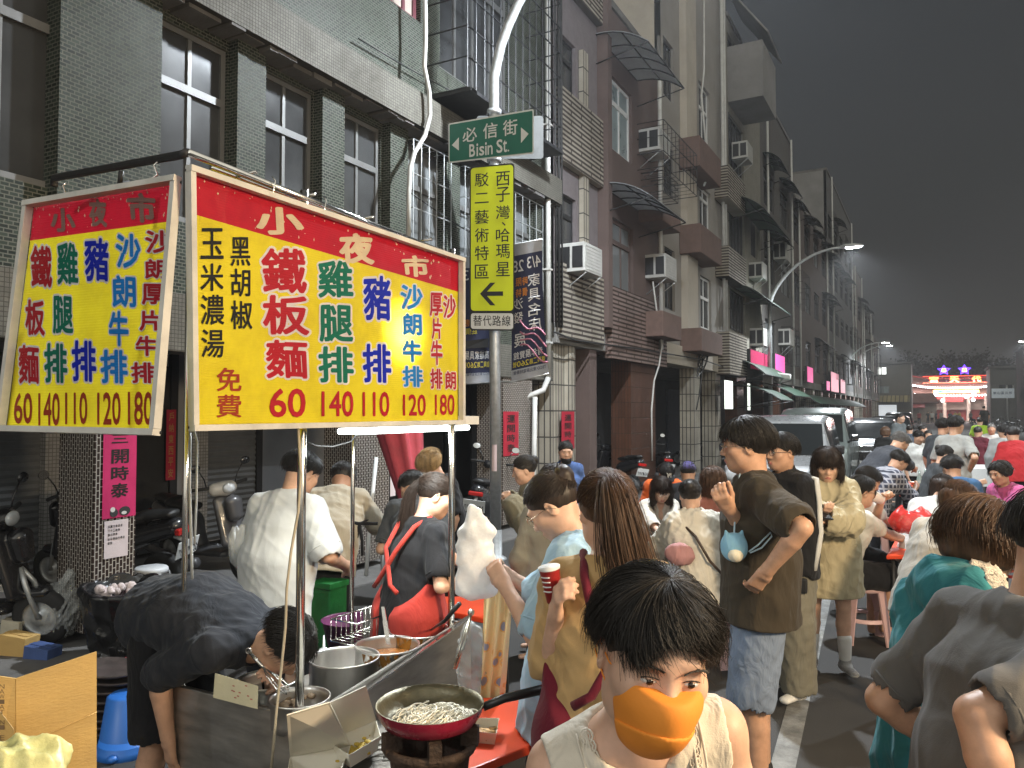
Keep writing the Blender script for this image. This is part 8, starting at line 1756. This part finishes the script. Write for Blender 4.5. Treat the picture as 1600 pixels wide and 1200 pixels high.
    person("grey haired man in a dark shirt leaning over the table beside the hatchback", 1414, 679, 9.5, 78, lean=34, hunch=16, head=(20, 0, 0), skin=1, vox=.008, hR=(1432, 735, 9.7), top=dict(mat=Cc("dark_shirt", (.05, .053, .062)), e=.04, sl=1.3, hem=-.16, name="shirt"), bot=dict(mat=BLKC, len=1.95), hair=dict(style='short', col='grey', n=500, fringe=0))
    person("woman with sleek black hair turning right at the white clothed table", 1480, 697, 9.3, 105, H=1.62, sit=True, lean=10, hunch=10, head=(10, 0, 0), skin=0, fem=1, vox=.008, hR=(1525, 755, 9.0), top=dict(mat=Cc("slate2", (.05, .055, .06)), e=.03, sl=.9), bot=dict(mat=BLKC, len=1.9), hair=dict(style='bun', col='black', n=700, r=.0016))
    person("diner in blue with a black cap, back turned", 1484, 714, 7.8, 8, H=1.66, sit=True, lean=10, hunch=14, head=(16, 0, 0), skin=1, vox=.008, top=dict(mat=Cc("mid_blue", (.04, .10, .20)), e=.04, sl=1.5), bot=dict(mat=BLKC, len=1.9), hair=dict(style='short', col='black', n=700, vol=.006))
    person("woman in white with long dark hair bending over her bowl", 1478, 748, 6.4, 48, H=1.64, sit=True, lean=26, hunch=18, head=(24, 0, 0), skin=0, fem=1, vox=.0075, hR=(1450, 835, 6.9), top=dict(mat=WHTC, e=.04, sl=.9), bot=dict(mat=BLKC, len=1.9), hair=dict(style='long', col='dark', n=1100, r=.0015, fringe=0, length=.24))
    person("diner with light brown hair just behind the teal hoodie's head", 1508, 758, 4.6, 70, H=1.68, sit=True, lean=14, hunch=12, head=(18, 0, 0), skin=0, fem=1, vox=.007, top=dict(mat=Cc("oat", (.45, .41, .35)), e=.04, sl=1.5), bot=dict(mat=BLKC, len=1.9), hair=dict(style='bob', col='brown', n=1500, r=.0013, fringe=1, length=.10))
    person("older woman in a bright pink sweater smiling to the left", 1560, 722, 7.6, -105, H=1.6, sit=True, lean=10, hunch=12, head=(4, 0, 0), skin=1, fem=1, vox=.0075, eyes=True, hL=(1550, 795, 7.4), top=dict(mat=Cc("pink_sweater", (.48, .10, .24)), e=.04, sl=1.9, name="sweater", sw=.03), bot=dict(mat=BLKC, len=1.9), hair=dict(style='bob', col='black', n=700, r=.0016, fringe=0, length=.02))
    J = person("person in a red jacket and grey cap, back turned, right of the white table", 1581, 667, 11, 12, lean=8, hunch=12, head=(8, 0, 0), skin=1, vox=.008, top=dict(mat=Cc("red_jacket", (.40, .025, .03)), e=.05, sl=1.9, hem=-.1, sw=.03, name="jacket"), bot=dict(mat=BLKC, len=1.9), hair=dict(style='short', col='black', n=300)); cap(J, Cc("grey_cap", (.10, .10, .10)), 1)
middle()
def far():
    def q(label, u, v, d, face, col, hair='black', style='short', **k):
        k.setdefault('top', dict(mat=Cc("f%02x%02x%02x" % tuple(int(c*255) for c in col), col), e=.035, sl=k.pop('sl', .8)))
        person(label, u, v, d, face, vox=.011 if d < 20 else .02, det=d < 12, bot=dict(mat=BLKC if k.pop('dk', 1) else DENIM, len=1.9), hair=dict(style=style, col=hair, n=0 if d > 13 else 260, r=.002, fringe=0, length=.1), **k)
    q("man in grey t-shirt standing with his back turned beyond the tables", 1493, 650, 10, 58, (.30, .30, .28), hR=(1515, 735, 9.8), skin=1)
    q("man in a dark shirt standing just left of the grey t-shirt man", 1474, 654, 11.3, 60, (.05, .055, .06), skin=1)
    q("man in a white t-shirt facing this way behind the steel canister", 1437, 674, 12.5, 178, (.60, .60, .57), skin=1, head=(14, 0, 0)); q("diner in maroon with a strap across the back", 1528, 666, 15, 50, (.10, .02, .03), skin=1)
    q("diner in a pale grey top at the right, back turned", 1567, 664, 13, 25, (.36, .37, .37), sl=1.8, skin=1); q("grey haired diner in white facing this way at the far table", 1549, 662, 16, -150, (.58, .58, .55), 'grey', skin=1)
    q("red haired diner in black beside the dark hatchback", 1384, 666, 15, 60, (.02, .02, .02), 'brown', 'bob', fem=1); q("white haired diner in white behind the leaning man", 1412, 676, 13.5, 150, (.56, .56, .53), 'grey'); q("man in slate blue standing at the far end of the tables", 1407, 645, 19, 150, (.14, .16, .17)); q("diner in dull blue with back turned, far end of the tables", 1421, 664, 18, 20, (.08, .10, .13)); q("diner in dark grey leaning left at the far table", 1442, 664, 17, 130, (.06, .06, .06)); q("diner in brown beside the far white shirt", 1450, 672, 15, -160, (.10, .07, .05), skin=1)
    q("person in a yellow green vest walking past the tables", 1531, 652, 22, 30, (.30, .46, .04)); q("person in a dark jacket on the road right of the temple doors", 1537, 634, 56, 10, (.05, .05, .05))
    for i, (u, d, f, c, l) in enumerate(((1450, 105, 170, (.04, .04, .04), "tiny figure in black left of the temple doors"), (1456, 108, 20, (.6, .6, .58), "tiny figure in white before the temple"), (1463, 112, 90, (.10, .10, .12), "tiny figure in grey beside the white one"), (1470, 110, 0, (.45, .42, .4), "tiny pale figure walking to the temple steps"), (1484, 98, 0, (.05, .06, .09), "tiny figure in navy at the centre of the temple front"), (1493, 112, 180, (.55, .42, .08), "tiny figure in yellow at the temple doors"), (1499, 116, 180, (.5, .4, .1), "second tiny figure in yellow, closer to the doors"), (1436, 100, 40, (.3, .06, .05), "tiny figure in red by the gatehouse"), (1516, 108, 0, (.3, .3, .3), "tiny figure in grey right of the temple doors"))):
        q(l, u, 642+.08*1202/d, d, f, c)
far()
# ---------------------------------------------------------------- table furniture further back
def back_tables():
    CL = M("white_table_cloth", (.66, .66, .64), .7, var=.06, scale=4, bump=.1)
    q = [onz(u, v, .78) for u, v in ((1428, 727), (1470, 716), (1600, 716), (1600, 735))]
    a = onz(1432, 733, .80); b = onz(1600, 733, .80); w = FW*1.1; t = thing("serving_table", "long serving table under a white plastic cloth at the right", "table", ((a+b)/2).xy.to_3d()); o = Vector(t.location)
    mb = MB(); mb.slab(a-UP*.30, b-UP*.30, b, a, .02); mb.add([a, b, b+w, a+w], [(0, 1, 2, 3)]); mb.slab(b+w, a+w, a+w-UP*.3, b+w-UP*.3, .02); mb.build("cloth", CL, t, local=o); mb = MB()
    for p in (a, b, a+w, b+w): p = p+(o+UP*.8-p)*.06; mb.tube([(p.x, p.y, 0), (p.x, p.y, .79)], .016, 6)
    mb.each("leg", GALV, t, local=o)
    c = onz(1437, 716, .80)+FW*.3; t = thing("soup_canister", "squat steel canister with a black handled lid on the white table", "canister", Vector((c.x, c.y, .805))); mb = MB(); mb.lathe([(.001, 0), (.17, 0), (.18, .02), (.18, .22), (.17, .235)], (0, 0, 0), 32); mb.build("body", STEEL, t); mb = MB(); mb.lathe([(.185, .236), (.15, .26), (.05, .285), (.001, .29)], (0, 0, 0), 32); l = mb.build("lid", STEEL, t); mb = MB(); mb.lathe([(.015, .285), (.03, .32), (.02, .36), (.001, .365)], (0, 0, 0), 12); mb.build("knob", BLACKP, l)
    c = onz(1543, 716, .80)+FW*.2; mb = MB(); mb.box((0, 0, .08), (.42, .3, .15), None, .03); mb.box((0, 0, .17), (.40, .28, .03), None, .012); o = solo(mb, "food_carton", M("cream_foam", (.60, .58, .48), .6, var=.05), "cream foam food carton on the white table", "carton"); o.location = Vector((c.x, c.y, .806)); o.rotation_euler = (0, 0, YAW)
    for u, v, l, m in ((1437, 748, "clear glass bottle at the plaid man's table", "clear_bottle"), (1446, 745, "second clear glass bottle at the plaid man's table", "clear_bottle"), (1505, 715, "small green bottle before the man in grey", "green_bottle")):
        mt = film(m, (.35, .45, .40) if m == "clear_bottle" else (.10, .35, .06), .6, .1); c = onz(u, v+16, .78 if v > 730 else .81); c = Vector((c.x, c.y, c.z+.12)); mb = MB(); mb.lathe([(.001, -.12), (.034, -.12), (.036, -.10), (.036, .02), (.014, .07), (.013, .12), (.001, .12)], (0, 0, 0), 16); o = solo(mb, "bottle", mt, l, "bottle", "bottles on the tables"); o.location = c
    TABLE("red table in front of the plaid shirted man", ((1405, 772), (1418, 752), (1490, 750), (1485, 775)), .76); TABLE("red folding table before the older woman in pink", ((1495, 742), (1500, 728), (1600, 728), (1600, 745)), .66)
    for u, v, l, z in ((1040, 838, "white food tray on the red table of the seated woman", .725), (1432, 757, "bowl before the plaid shirted man", .765), (1448, 766, "second bowl on the plaid man's table", .765), (1455, 845, "flat white paper tray on the right hand red table", .725)):
        c = onz(u, v, z); mb = MB(); mb.lathe([(.001, 0), (.06, 0), (.09, .035), (.093, .037), (.085, .032), (.055, .006), (.001, .006)], (0, 0, 0), 20); o = solo(mb, "food_bowl", BOXM, l, "bowl", "paper bowls on the tables"); o.location = c
BOXM = MATS["white_card_box"]
back_tables()
print("DONE objects", len(bpy.data.objects))
